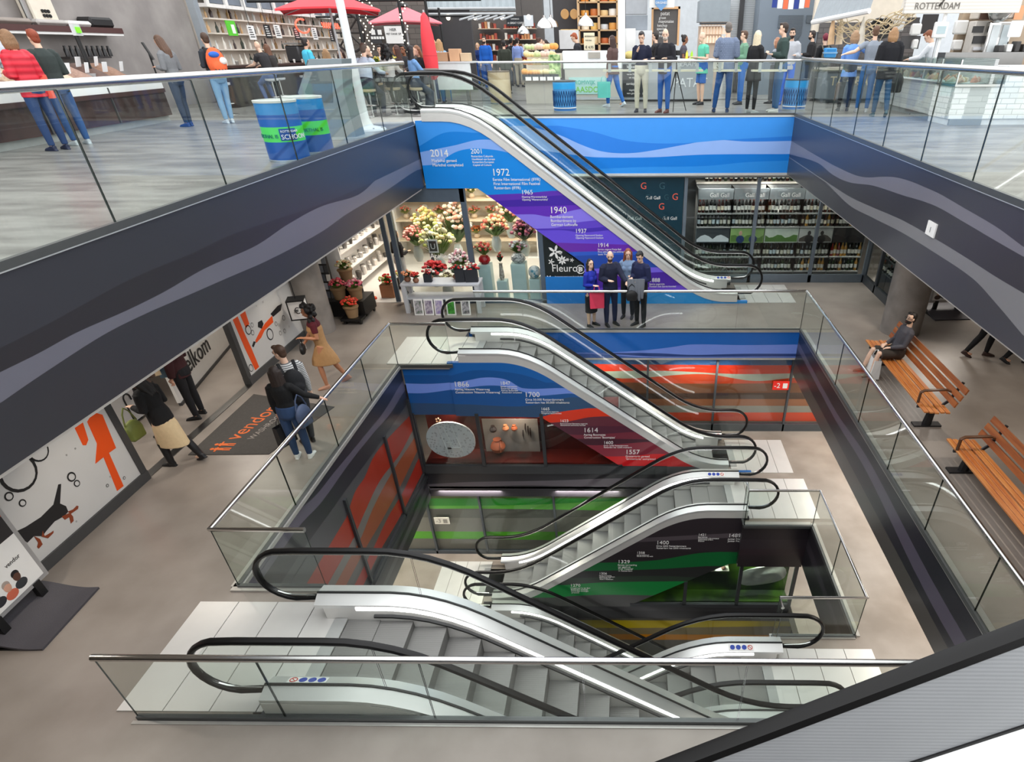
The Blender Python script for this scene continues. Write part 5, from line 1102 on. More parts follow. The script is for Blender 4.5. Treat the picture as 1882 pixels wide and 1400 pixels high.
for y in (16.6, 17.1, 17.6):
    rk = thing('side_rack', {16.6: 'nearest', 17.1: 'middle', 17.6: 'furthest'}[y]+' dark bottle rack behind the corner glass', 'rack', (7.6, y, Z1)); MB().box(7.35, 7.8, y-.22, y+.22, Z1, Z1+1.9).build('rack_body', GSD, rk, 0)
    for i in range(4):
        z = Z1+.5+.4*i; MB().box(7.28, 7.36, y-.2, y+.2, z-.02, z).build('shelf_board', GSH, rk, 0)
        for j in range(3): o = bpy.data.objects.new('wine_bottle', BOT[(i+j) % 6]); COL.objects.link(o); o.location = (7.32, y-.13+.13*j, z); tag(o, BOTN[(i+j) % 6]+' in the dark rack behind the corner glass', 'bottle', BOTN[(i+j) % 6]+'s in the corner racks')
lc = thing('shop_counter', 'pale lit shop counter behind the right column', 'counter', (9.3, 16.9, Z1)); MB().box(8.3, 10.4, 16.6, 17.2, Z1, Z1+.9, bev=.02).build('body', M('#c9c2b6', .5), lc); MB().box(8.25, 10.45, 16.55, 17.25, Z1+.9, Z1+.94).build('worktop', M('#efe9df', .4), lc); MB().box(8.8, 9.2, 16.75, 17.0, Z1+.94, Z1+1.3, bev=.02).build('till', M('#8d8a84', .4), lc)
# ---------------------------------------------------------------- flower shop
FS = 16.44
fl = MB(); fl.box(-10, -2.2, FS+.02, 21.5, Z1, Z1+.01); struct('floor', fl, M('#f0eeea', .4, var=.02))
wl = MB(); wl.box(-10, -2.0, 21.5, 21.6, Z1, G0); wl.box(-2.05, -1.95, FS+.3, 21.5, Z1, G0); wl.box(-10.1, -10, FS, 21.5, Z1, G0); struct('wall_back', wl, M('#efe6d6', .6, var=.02))
hw = thing('window_5', None, None, (-4, FS, Z1)); hw['kind'] = 'structure'
FB = M('#5d6b7a', .4, .3)
m = MB(); m.box(-6.17, -6.05, FS-.05, FS+.05, Z1, G0); m.box(-4.21, -4.07, FS-.05, FS+.05, Z1, G0); m.box(-2.33, -2.2, FS-.05, FS+.05, Z1, -2.4); m.box(-6.1, -4.1, FS-.05, FS+.05, -1.72, G0); m.box(-6.1, -2.2, FS-.05, FS+.05, Z1, Z1+.08); m.box(-6.42, -6.3, FS+.05, FS+.12, Z1, G0); m.build('frame', FB, hw, 0)
MB().box(-6.05, -4.21, FS-.006, FS+.006, Z1+.08, -1.72).build('pane', SHOPGLASS, hw, 0)
m = MB(); m.prism([(-4.07, Z1+.08), (-2.33, Z1+.08), (-2.33, -2.45), (-3.72, -1.42), (-4.07, -1.42)], 'y', FS-.006, FS+.006); m.build('pane', SHOPGLASS, hw, 0)
fp = MB(); fp.prism([(-2.2, -3.6), (-1.16, -3.6), (-1.16, -3.3), (-2.2, -2.52)], 'y', 16.4, 16.46); fpo = fp.build('flower_poster', M('#10191b', .4), None, 0); tag(fpo, 'black triangular poster with white flowers below the timeline wall', 'poster')
lettering('lettering', 'Fleurop', .27, WHITE, tuple(ony(1014, 499, 16.392)), fpo)
lettering('caption_lettering', 'bezorgt met een boodschap', .07, WHITE, tuple(ony(1020, 510, 16.392)), fpo)
def blossom_y(u, v, r, n=6, par=fpo):
    c = ony(u, v, 16.393); q = MB()
    for i in range(n):
        a = 2*pi*i/n; q.prism([(c.x+r*.15*cos(a-.8), c.z+r*.15*sin(a-.8)), (c.x+r*.7*cos(a-.25), c.z+r*.7*sin(a-.25)), (c.x+r*cos(a), c.z+r*sin(a)), (c.x+r*.7*cos(a+.25), c.z+r*.7*sin(a+.25)), (c.x+r*.15*cos(a+.8), c.z+r*.15*sin(a+.8))], 'y', 16.392, 16.396)
    q.build('flower_print', WHITE, par, 0)
for a in ((1020, 463, .2, 5), (1033, 478, .13, 8), (1013, 481, .09, 5), (1043, 477, .05, 6), (1009, 512, .1, 6), (1051, 478, .06, 5), (1030, 465, .05, 5)): blossom_y(*a)
q = MB(); c = ony(1067, 495, 16.392); q.tube([(c.x+.11*cos(a), c.y, c.z+.11*sin(a)) for a in [i*pi/12 for i in range(24)]], .01, 5, closed=True); q.build('emblem', WHITE, fpo)
q = MB(); q.tube([(c.x-.05, c.y, c.z-.05), (c.x, c.y, c.z+.01), (c.x+.05, c.y, c.z+.05)], .012, 5); q.tube([(c.x-.03, c.y, c.z+.05), (c.x, c.y, c.z), (c.x+.05, c.y, c.z-.04)], .01, 5); q.build('emblem', WHITE, fpo)
kp = MB(); kp.box(-2.2, -1.13, 16.36, 16.46, Z1, -3.6); ko = kp.build('panel', M('#1777c8', .4, var=.03), None, 0); tag(ko, 'blue panel with white star below the flower poster', 'wall panel'); blossom_y(1011, 530, .1, 6, ko)
LEAFS = [M('#3f5a22', .6, var=.15, nscale=9), M('#5c7a2c', .6, var=.15, nscale=9), M('#2c4420', .6, var=.15, nscale=9), M('#8a8f4a', .6, var=.15, nscale=9)]
def bouquet(name, label, c, r, h, cols_, leaf=0, pot=None, n=26, tall=0, group=None, cat='flowers', spike=False):
    """mixed flowers: leaves as one part, blossoms as one, vessel as one"""
    t = thing(name, label, cat, c, group); ph = 0
    if pot:
        pr, ph, pm, kind = pot
        m = MB()
        if kind == 'basket': m.lathe([(pr*.72, 0), (pr*.8, ph*.3), (pr, ph), (pr*1.05, ph), (pr*1.05, ph*.92), (pr*.9, ph*.9)], c, 16)
        elif kind == 'box': m.box(c[0]-pr, c[0]+pr, c[1]-pr*.8, c[1]+pr*.8, c[2], c[2]+ph, bev=.01)
        else: m.lathe([(pr*.6, 0), (pr, ph*.35), (pr*.95, ph*.7), (pr*.6, ph), (pr*.5, ph)], c, 16)
        m.build({'basket': 'basket', 'box': 'box', 'vase': 'vase'}[kind], pm, t)
        if kind == 'basket':
            q = MB(); q.lathe([(pr*1.03, ph*.86), (pr*1.07, ph*.9), (pr*1.07, ph*1.0), (pr*1.0, ph*1.02)], c, 16); q.build('rim', pm, t)
    L = MB(); F = MB(); C = Vector(c)+Vector((0, 0, ph*.9))
    n = int(n*1.6)
    for i in range(n+22):
        a, k = RN.random()*2*pi, sqrt(RN.random()); d = Vector((cos(a)*r*k, sin(a)*r*k, h*(1-.45*k*k)*RN.uniform(.75, 1.05)))
        tip = C+d; sd = Vector((-sin(a), cos(a), 0)); w = r*.16 if not spike else r*.06
        mid = C+d*.55+Vector((0, 0, .02)); L.add([C+d*.15, mid-sd*w, tip+Vector((0, 0, -.02)), mid+sd*w], [(0, 1, 2), (0, 2, 3)])
        if i < n:
            rr = r*RN.uniform(.08, .15)+.011; F.ball(tip, (rr, rr, rr*.75), 7, 5, mi=RN.randrange(len(cols_)))
    L.build('foliage', LEAFS[leaf], t, 0)
    f = F.build('flowers', [M(x, .6, var=.18, nscale=25) for x in cols_], t); f['kind'] = 'stuff'
    return t
WICK = striped('wicker', '#8a6a48', '#b8946a', 'Z', 30, .8, 0, .8); BROWNBOX = M('#a5714f', .7); DBOX = M('#26282e', .6)
ct = thing('flower_cart', 'low black cart carrying wicker baskets beside the left column', 'cart', (-7.2, 15.1, Z1))
m = MB(); m.box(-7.28, -6.75, 14.75, 15.2, Z1+.1, Z1+.16); m.box(-7.6, -6.75, 15.1, 15.9, Z1+.1, Z1+.5); m.box(-7.6, -7.0, 15.55, 15.9, Z1+.5, Z1+.86); m.build('tier', BLACK, ct, 0)
for x in (-7.2, -6.8):
    for y in (14.85, 15.8): m = MB(); m.tube([(x-.02, y, Z1+.05), (x+.02, y, Z1+.05)], .05, 10); m.build('wheel', BLACK, ct)
for x, y, z, cc, nm in ((-7.02, 14.95, .16, ('#e0432a', '#f06a4a', '#d83a2c'), 'wicker basket of red begonias at the front of the cart'), (-7.4, 15.33, .5, ('#e85a6a', '#f08a80', '#d84a5a'), 'wicker basket of pink red flowers on the left of the middle tier'), (-6.97, 15.33, .5, ('#f07a8c', '#e8607a', '#f4a0a4'), 'wicker basket of pink flowers on the right of the middle tier'), (-7.28, 15.72, .86, ('#f0b48a', '#f2d8b8', '#e88a5a', '#dfe8b0'), 'tall wicker basket of peach and cream flowers on the top tier')):
    bouquet('flower_basket', nm, (x, y, Z1+z), .2, .26, cc, 1, (.18, .28, WICK, 'basket'), 30)
CARDM = [M(x, .6) for x in ('#2a2a2e', '#8c8f98', '#3a3f4a', '#c9c6c2', '#55585f')]
cr = thing('card_rack', 'black rack full of small packets beside the flower shop door', 'rack', (-8.45, 16.25, Z1)); MB().box(-8.85, -8.0, 16.3, 16.42, Z1, Z1+2.3).build('back_panel', BLACK, cr, 0)
for r in range(9):
    for k_ in range(7):
        q = MB(); x = -8.8+.12*k_; z = Z1+.2+.23*r; q.obox((x+.05, 16.26, z+.09), (.1, .02, .17), Matrix.Rotation(-.2, 3, 'X')); q.build('packet', CARDM[RN.randrange(5)], cr, 0)
ws = thing('white_shelf', 'white shelving full of small silver pots inside the flower shop', 'shelf', (-7.9, 18.3, Z1))
SH = M('#f2f0ee', .5, var=.02)
m = MB(); m.box(-8.35, -8.3, 16.7, 20.4, Z1, Z1+2.7); m.box(-8.3, -7.75, 16.66, 16.7, Z1, Z1+2.7); m.build('frame', SH, ws, 0)
pm = MB(); pm.lathe([(.035, 0), (.05, .05), (.055, .12), (.045, .13)], n=9); PM = [pm.mesh('silver_pot', M(c_, .35, .3)) for c_ in ('#c9c6c4', '#8d8a88', '#55524f', '#e6e2de')]
for r in range(5):
    z = Z1+.25+.5*r; MB().box(-8.3, -7.75, 16.7, 20.4, z-.03, z).build('shelf_board', SH, ws, 0)
    for i in range(15):
        o = bpy.data.objects.new('small_pot', PM[RN.randrange(4)]); COL.objects.link(o); o.location = (-7.85-.12*(i % 2), 16.85+.23*i, z); s = RN.uniform(.9, 1.7); o.scale = (s, s, s*RN.uniform(.8, 1.5)); tag(o, 'small pot on the '+('lowest', 'second', 'middle', 'fourth', 'top')[r]+' white shelf of the flower shop', 'pot', ('lowest', 'second', 'middle', 'fourth', 'top')[r]+' row of pots in the flower shop')
wb = thing('plant_shelf', 'cream shelves with rows of orange plants at the back of the flower shop', 'shelf', (-6.0, 21.2, Z1))
m = MB(); m.box(-7.6, -7.55, 20.8, 21.45, Z1, G0); m.box(-3.0, -2.95, 20.8, 21.45, Z1, G0); m.build('frame', SH, wb, 0)
for r in range(4):
    z = Z1+.6+.62*r; MB().box(-7.55, -3.0, 20.8, 21.45, z-.05, z).build('shelf_board', M('#f0dcc0', .5), wb, 0)
    for i in range(8): bouquet('potted_plant', ('orange', 'pink', 'cream', 'yellow-green')[r]+' potted plant on the '+('lowest', 'second', 'third', 'top')[r]+' cream shelf of the flower shop', (-7.25+.56*i, 21.05, z), .2, .26, (('#e8844a', '#d86a3c'), ('#f09a88', '#e0705a'), ('#f2d0a8', '#e8a878'), ('#e0b090', '#c0b460'))[r], 3, (.1, .14, M('#d8c0a4', .6), 'vase'), 12, group=('lowest', 'second', 'third', 'top')[r]+' cream shelf plants')
for (u, v, zz, y, r, h, cc, lf, nm, sp) in ((808, 470, .5, 17.6, .5, .95, ('#c9d070', '#e8d8a0', '#f0e0c0'), 1, 'huge bouquet of green and yellow stems in the shop window', True), (838, 430, .6, 18.6, .5, 1.2, ('#f0a890', '#e8c8b0', '#f0e4d4'), 0, 'tall bouquet of peach flowers behind the huge green one', False), (770, 470, .7, 18.0, .35, .6, ('#e88a80', '#f0b0a0'), 1, 'loose pink bouquet left of the huge green bouquet', False),
        (842, 470, .4, 17.2, .3, .55, ('#f4c8d0', '#fff0f0', '#f09ab0'), 1, 'pale pink and white bouquet low in the shop window', False), (800, 505, .3, 16.95, .34, .42, ('#e02a30', '#d01c24', '#f0505a'), 2, 'bunch of red poinsettias in the shop window', False), (822, 520, .1, 16.8, .2, .34, ('#f0d8a8', '#5a3a20'), 2, 'sunflower bunch at the foot of the shop window', False), (790, 450, .9, 18.8, .4, .7, ('#d8d8a0', '#c8c070', '#e8b080'), 3, 'olive green bouquet at the left of the shop window', True),
        (912, 440, 1.0, 17.9, .38, .6, ('#e8705a', '#f0b080', '#f4e0b0'), 1, 'orange bouquet behind the pedestals', False), (940, 430, 1.2, 18.6, .4, .7, ('#f08a78', '#f4b8a0', '#e0d8a0'), 1, 'coral bouquet above the pedestals', False), (965, 455, .9, 17.8, .34, .6, ('#c0607a', '#e8a8a0', '#8a5a78'), 2, 'mauve bouquet behind the glass bowl', False)):
    p = ony(u, v, y); bouquet('bouquet', nm, (p.x, y, Z1+zz), r, h, cc, lf, (.16, .3, M('#d6cfc2', .4), 'vase') if zz < .45 else (.14, .42, M('#cfd6d4', .2), 'vase'), 44, spike=sp)
for i, (u, y, hh, w) in enumerate(((896, 16.85, .95, .17), (924, 16.7, .55, .14), (957, 16.85, .98, .2), (984, 16.7, .6, .15))):
    p = ony(u, 520, y); m = MB(); m.box(p.x-w, p.x+w, y-w, y+w, Z1+.01, Z1+hh, bev=.008); o = m.build('pedestal', M('#c3dad8', .4, var=.03)); tag(o, ('tall pale pedestal under the red vase', 'short pale pedestal under the slim vase', 'wide tall pale pedestal under the glass bowl', 'short pale pedestal under the patterned ball')[i], 'pedestal')
    c = (p.x, y, Z1+hh)
    if i == 0: bouquet('flower_vase', 'round red vase with an orange and pink bouquet on the tall pedestal', c, .26, .4, ('#e8583a', '#f0a080', '#d84040', '#f0c890'), 1, (.16, .22, M('#b01420', .15), 'vase'), 26)
    if i == 1:
        m = MB(); m.lathe([(.05, 0), (.075, .1), (.055, .3), (.045, .42), (.055, .45)], c, 12); o = m.build('vase', two_tone('speckled_vase', '#8a7a6a', '#d8ccc0', 18, .3)); tag(o, 'slim speckled vase on the short pedestal', 'vase')
        bouquet('anthurium', 'single red anthurium rising from the slim vase', (c[0], c[1], c[2]+.46), .12, .3, ('#e02420',), 2, None, 4)
    if i == 2: bouquet('flower_vase', 'speckled glass bowl vase with pale flowers on the wide pedestal', c, .24, .34, ('#f0d8d0', '#e8a0a0', '#ffffff', '#c87a90'), 1, (.2, .26, two_tone('speckled_bowl', '#e8e4e0', '#6a6a70', 22, .2), 'vase'), 24)
    if i == 3: m = MB(); m.ball((c[0], c[1], c[2]+.17), .17, 16, 12); o = m.build('ornament_ball', two_tone('patterned_ball', '#f0f0ee', '#4a90a8', 9, .25, c0=.5, c1=.62)); tag(o, 'white and blue patterned ball on the short pedestal', 'ornament')
us_ = MB(); p = ony(796, 452, 16.6); us_.box(p.x-.13, p.x+.13, 16.58, 16.6, p.z-.17, p.z+.17); uo = us_.build('shop_sign', M('#e8e6e2', .5), None, 0); tag(uo, 'square sign with letter U hanging in the shop window', 'sign'); MB().box(p.x-.1, p.x+.1, 16.575, 16.58, p.z-.13, p.z+.13).build('panel', M('#3a3836', .5), uo, 0); lettering('lettering', 'U', .2, WHITE, (p.x-.07, 16.57, p.z-.07), uo)
at_ = thing('window_lettering', 'white word Atelier on the flower shop window', 'lettering', tuple(ony(790, 472, FS-.012))); lettering('letters', 'Atelier', .19, WHITE, tuple(ony(791, 475, FS-.012)), at_)
# table with bags and pots before the flower shop
tb_ = thing('display_table', 'white two-tier table in front of the flower shop window', 'table', (-4.9, 15.85, Z1)); TW = M('#c9cbd0', .5)
m = MB(); m.box(-5.9, -3.85, 15.6, 16.2, Z1+.72, Z1+.78, bev=.01); m.build('tabletop', TW, tb_); MB().box(-5.85, -3.9, 15.65, 16.15, Z1+.36, Z1+.4).build('shelf', TW, tb_)
for x in (-5.83, -3.92):
    for y in (15.66, 16.14): MB().box(x-.05, x+.05, y-.05, y+.05, Z1, Z1+.72).build('leg', TW, tb_)
for i, (u, c_) in enumerate(((768, '#5a6a58'), (787, '#6a5a78'), (806, '#8a78b0'), (828, '#4aa83a'), (855, '#3a4440'))):
    p = ony(u, 556, 15.52); m = MB(); fr_ = thing('framed_picture', ('leftmost', 'second', 'third, violet,', 'fourth, bright green,', 'rightmost, dark,')[i]+' framed flower picture leaning under the white table', 'picture', (p.x, 15.5, Z1))
    R_ = Matrix.Rotation(-.18, 3, 'X'); m.obox((p.x, 15.5, Z1+.21), (.24, .02, .42), R_); m.build('frame', WHITE, fr_, 0); q = MB(); q.obox((p.x, 15.488, Z1+.21), (.18, .012, .34), R_); q.build('picture', two_tone('flower_picture_%d' % i, c_, '#c8c0c8' if i != 3 else '#1f5a1a', 14, .4), fr_, 0)
zt = Z1+.78
for i, (x, nm) in enumerate(((-5.2, 'small black carrier bag on the white table'), (-4.35, 'black carrier bag beside the berry bouquet on the white table'), (-4.05, 'wide black carrier bag at the right end of the white table'))):
    carrier(nm, (x, 15.82, zt+(.2 if i == 0 else .32)+.1), .05, (.2, .24, .32)[i], (.2, .32, .32)[i], .14, '#22252c', .1, name='carrier_bag')
for x, y, cc, nm, r in ((-5.75, 15.85, ('#f0a078', '#e88a5a'), 'orange bouquet at the left end of the white table', .15), (-5.5, 15.75, ('#c0281f', '#e04030', '#6a1a20'), 'dark red bowl of flowers on the white table', .13), (-5.2, 16.02, ('#e03030', '#f0e0d8'), 'red and white posy behind the small black bag', .13), (-4.15, 16.05, ('#a01a22', '#d02830', '#e8e0d0'), 'berry red bouquet behind the black bags', .26), (-4.5, 16.08, ('#3a4a30', '#c02a2a'), 'dark green bouquet behind the black bags', .2)):
    bouquet('table_bouquet', nm, (x, y, zt), r, r*1.2, cc, 2, (r*.6, .12, M('#8a5a40', .5), 'vase'), 18)
bouquet('boxed_plant', 'plant in a brown cardboard box inside the flower shop door', (-6.75, 16.95, Z1+.01), .2, .32, ('#b0b050', '#e02020', '#d8d890'), 1, (.19, .36, BROWNBOX, 'box'), 20)
bouquet('boxed_plant', 'plant in a dark box behind the brown box', (-6.55, 17.7, Z1+.01), .2, .32, ('#e88a70', '#c0c060'), 1, (.18, .3, DBOX, 'box'), 20)
bouquet('floor_flowers', 'orange flowers on the floor at the shop threshold', (-7.3, 16.55, Z1+.01), .3, .14, ('#f06a30', '#e84a20', '#f0a060'), 1, None, 26)
ck = thing('wooden_crate', 'wooden crate on a small black trolley at the flower shop door', 'crate', (-7.55, 16.05, Z1)); MB().box(-7.8, -7.3, 15.95, 16.25, Z1+.12, Z1+.3).build('crate', M('#d8c0a0', .7), ck, 0); m = MB(); m.box(-7.8, -7.2, 15.9, 16.3, Z1+.08, Z1+.11); m.tube([(-7.25, 15.9, Z1+.09), (-7.0, 15.9, Z1+.02), (-7.0, 16.3, Z1+.02), (-7.25, 16.3, Z1+.09)], .012, 6); m.build('trolley', BLACK, ck, 0)
# ---------------------------------------------------------------- display cases below the escalators
cs = thing('display_case', 'dark display case with oval aerial map and old pottery', 'display case', (-3, 12.6, Z2))
m = MB(); m.box(-5.0, -.2, 13.1, 13.2, -7.05, -5.55); m.box(-5.0, -.2, 12.47, 13.2, -7.06, -7.0); m.box(-5.0, -.2, 12.47, 13.1, -5.6, -5.55); m.build('back_panel', two_tone('maroon_panel', '#2a0c0a', '#7a1f14', .8, .5), cs, 0)
m = MB(); m.box(-5.03, 1.0, 12.36, 12.45, -7.27, -7.03)
for x in (-5.03, -3.52, -2.0): m.box(x-.04, x+.04, 12.36, 12.44, -7.05, -5.56)
m.box(-.2, -.1, 12.36, 12.44, -7.05, -6.99); m.build('frame', M('#3f4144', .4, .3), cs, 0)
for a, b in ((-4.99, -3.56), (-3.48, -2.04)): MB().box(a, b, 12.395, 12.405, -7.03, -5.6).build('pane', SHOPGLASS, cs, 0)
m = MB(); m.prism([(-1.96, -7.03), (-.2, -7.03), (-1.96, -5.66)], 'y', 12.395, 12.405); m.build('pane', SHOPGLASS, cs, 0)
def oval(name, px, y, mat, par, label=None, n=40, th=.05):
    (u0, v0), (u1, v1) = px; a, b = ony(u0, v0, y), ony(u1, v1, y); cx_, cz, rx, rz = (a.x+b.x)/2, (a.z+b.z)/2, abs(b.x-a.x)/2, abs(a.z-b.z)/2
    m = MB(); m.prism([(cx_+rx*cos(2*pi*i/n), cz+rz*(abs(sin(2*pi*i/n))**.85)*(1 if sin(2*pi*i/n) > 0 else -1)) for i in range(n)], 'y', y, y+th); return m.build(name, mat, par, 0), (cx_, cz, rx, rz)
aer = bpy.data.materials.new('aerial_map'); aer.use_nodes = True; nt = aer.node_tree; b = nt.nodes['Principled BSDF']
tc = nt.nodes.new('ShaderNodeTexCoord'); mp = nt.nodes.new('ShaderNodeMapping'); mp.inputs['Rotation'].default_value = (0, .35, 0); vz = nt.nodes.new('ShaderNodeTexVoronoi'); vz.distance = 'CHEBYCHEV'; vz.inputs['Scale'].default_value = 14; rp = nt.nodes.new('ShaderNodeValToRGB'); rp.color_ramp.elements[0].color = lin('#a4a4a4'); rp.color_ramp.elements[1].color = lin('#f4f4f4'); rp.color_ramp.elements[1].position = .35
nt.links.new(tc.outputs['Object'], mp.inputs['Vector']); nt.links.new(mp.outputs[0], vz.inputs['Vector']); nt.links.new(vz.outputs['Distance'], rp.inputs['Fac']); nt.links.new(rp.outputs[0], b.inputs['Base Color'])
ov, (ox, oz, orx, orz) = oval('aerial_map', ((777, 776), (878, 841)), 12.62, aer, None); tag(ov, 'white oval aerial city map standing in the dark display case', 'map')
for dx0, dx1, w in ((-.25, .15, .012), (.1, .45, .012), (-.45, -.2, .008)):
    q = MB(); q.prism([(ox+orx*dx0-w, oz+orz*.8), (ox+orx*dx0+w, oz+orz*.8), (ox+orx*dx1+w, oz-orz*.8), (ox+orx*dx1-w, oz-orz*.8)], 'y', 12.61, 12.62); q.build('street', WHITE, ov, 0)
q = MB(); q.box(ox-.1, ox-.02, 12.605, 12.62, oz-.25, oz-.05); q.box(ox-.1, ox+.2, 12.605, 12.62, oz-.28, oz-.2); q.build('building_outline', WHITE, ov, 0)
gp = MB(); a_, b_ = ony(885, 770, 12.98), ony(996, 862, 12.98); gp.prism([(a_.x, b_.z), (b_.x, b_.z), (b_.x, a_.z), (a_.x, a_.z)], 'y', 12.98, 13.0); gp.build('grey_board', M('#a0958c', .6), cs, 0)
CLAY = M('#c0623a', .6, var=.1); DCLAY = M('#3a2a26', .6)
for (u, v, s, mt_, nm) in ((915, 818, .19, CLAY, 'large clay jug on the grey board of the display case'), (929, 786, .085, M('#e08a5a', .5), 'small bright orange clay bowl right of the dark pot'), (945, 786, .08, CLAY, 'small round clay pot in the display case'), (906, 788, .09, DCLAY, 'small dark pot in the display case')):
    p = ony(u, v, 12.86); m = MB(); m.lathe([(s*.45, 0), (s*.8, s*.25), (s, s*.8), (s*.8, s*1.35), (s*.45, s*1.7), (s*.55, s*1.95), (s*.42, s*1.9)], (p.x, p.y, p.z-s), 16); o = m.build('clay_pot', mt_); tag(o, nm, 'pot')
    if s > .1: q = MB(); q.tube([(p.x+.08, p.y-.06, p.z+.15), (p.x+.12, p.y-.2, p.z+.05), (p.x+.1, p.y-.2, p.z-.08)], .02, 6); q.build('handle', mt_, o)
for i, u in enumerate((966, 971, 975, 962)): p = ony(u, 786+4*i, 12.93); m = MB(); m.tube([(p.x, p.y, p.z+.12), (p.x-.01, p.y, p.z-.02), (p.x, p.y, p.z-.16)], [.012, .02, .004], 6); o = m.build('old_knife', DCLAY); tag(o, ('shortest', 'second', 'third', 'leftmost')[i]+' dark old knife on the display case board', 'knife')
m = MB(); p = ony(805, 772, 12.8)
for i in range(5): m.ball((p.x+.05*cos(i*1.3), p.y, p.z+.05*sin(i*1.3)), .025, 8, 6)
o = m.build('brooch', M('#f0c8a0', .3, .4)); tag(o, 'small cluster of pale beads at the top of the display case', 'ornament')
cg = thing('display_case', 'green display case with wavy oval dish and small finds', 'display case', (2.9, 10.8, Z3))
m = MB(); m.box(.2, 4.05, 11.05, 11.1, -10.0, -8.55); m.box(.2, 4.05, 10.66, 11.1, -10.02, -9.95); m.build('back_panel', two_tone('green_panel', '#0c1a10', '#4f7a14', .9, .5, c0=.4, c1=.7), cg, 0)
m = MB(); m.box(0.1, 4.1, 10.56, 10.64, Z3, -9.97)
for x in (1.45, 2.75, 4.06): m.box(x-.04, x+.04, 10.56, 10.63, -10.0, -8.6 if x > 2 else -9.2)
m.build('frame', M('#3f4144', .4, .3), cg, 0)
MB().box(2.79, 4.02, 10.592, 10.602, -9.97, -8.6).build('pane', SHOPGLASS, cg, 0); m = MB(); m.prism([(1.49, -9.97), (2.71, -9.97), (2.71, -8.62), (2.45, -8.62), (1.49, -9.2)], 'y', 10.592, 10.602); m.build('pane', SHOPGLASS, cg, 0)
dish = MB(); (cxx, czz) = (ony(1401, 1058, 10.82).x, ony(1401, 1058, 10.82).z)
nn = 20; vs = [(cxx, 10.78, czz)]; fs = []
for k_ in range(1, 7):
    for j in range(nn):
        a = 2*pi*j/nn; r = k_/6; vs.append((cxx+.58*r*cos(a), 10.82-.05*(1-r*r)+.03*sin(3*a+k_)*r, czz+.33*r*sin(a)+.1*r*cos(a)))
for j in range(nn): fs.append((0, 1+j, 1+(j+1) % nn))
for k_ in range(5):
    for j in range(nn): fs.append((1+k_*nn+j, 1+k_*nn+(j+1) % nn, 1+(k_+1)*nn+(j+1) % nn, 1+(k_+1)*nn+j))
vs2 = [(x, y_+.03, z) for x, y_, z in vs]; o_ = len(vs)
dish.add(vs, fs); dish.add(vs2, [tuple(reversed(f)) for f in fs]); dish.add([vs[1+5*nn+j] for j in range(nn)]+[vs2[1+5*nn+j] for j in range(nn)], [(j, (j+1) % nn, nn+(j+1) % nn, nn+j) for j in range(nn)])
o = dish.build('wavy_dish', M('#a9aca6', .12, .3), None, 60); tag(o, 'pale glossy wavy oval dish in the green display case', 'dish')
m = MB(); p0, p1 = ony(1268, 1046, 10.85), ony(1342, 1030, 10.85); m.box(p0.x, p1.x, 10.8, 11.0, p0.z-.03, p0.z); m.box(p0.x, p1.x, 10.98, 11.0, p0.z, p1.z+.05); m.build('grey_ledge', M('#8a8a80', .5), cg, 0)
for (u, s, c_, nm) in ((1280, .1, '#d8d0b8', 'pale round skull on the ledge of the green display case'), (1300, .055, '#1c1a18', 'tiny black pot on the ledge of the green display case'), (1311, .065, '#2e2a26', 'small dark jug on the ledge of the green display case'), (1330, .06, '#5a4038', 'small brown bowl on the ledge of the green display case')):
    p = ony(u, 1040, 10.86); m = MB(); m.lathe([(s*.5, 0), (s*.95, s*.5), (s, s), (s*.6, s*1.7), (s*.35, s*1.9)], (p.x, 10.86, p0.z), 12); o = m.build('small_find', M(c_, .5)); tag(o, nm, 'pottery')
# ================================================================ market floor
def prect(u0, v0, u1, v1, Y):
    um, vm = (u0+u1)/2, (v0+v1)/2; x = sorted((ony(u0, vm, Y).x, ony(u1, vm, Y).x)); z = sorted((ony(um, v0, Y).z, ony(um, v1, Y).z)); return x[0], x[1], z[0], z[1]
def pbox(name, label, cat, px, Y, dep, mat, par=None, bev=0, group=None, z0=None, z1=None):
    """box standing at depth Y whose front face fills a surveyed rectangle"""
    x0, x1, a, b = prect(*px, Y); a = a if z0 is None else z0; b = b if z1 is None else z1
    m = MB(); m.box(x0, x1, Y, Y+dep, a, b, bev=bev); o = m.build(name, mat, par)
    if par is None: tag(o, label, cat, group)
    return o
def psign(label, px, Y, mat, lines, name='sign', cat='sign', tm=None, dep=.03, group=None):
    """board with lettering; lines: (text, u, v, size)"""
    o = pbox(name, label, cat, px, Y, dep, mat, group=group)
    for s, u, v, sz in lines:
        p = ony(u, v, Y-.006); lettering('lettering', s, sz, tm or WHITE, tuple(p), o)
    return o
DARKW = M('#3d3b3d', .6); CREAM = M('#e6dccb', .6); BROWN = two_tone('dark_brown_stone', '#3f2a28', '#5a3f3a', 2.5, .35); GREYW = two_tone('grey_stall_wall', '#8d8784', '#a19b97', 1.2, .7)
LAM = M('#b9bcbe', .35, .3); PAPERW = M('#f4f4f4', .6, var=0)
SC_W = M('#d6dade', .5)
# far hall
wb_ = MB(); wb_.box(-24, 20, 39.8, 40, 0, 9); struct('wall_back', wb_, M('#c3c8cc', .6))
wl_ = MB(); wl_.box(-16.2, -14.2, 2, 24.3, 0, 7); wl_.box(-16.2, -16, 24.3, 40, 0, 7); struct('wall_left', wl_, GREYW)
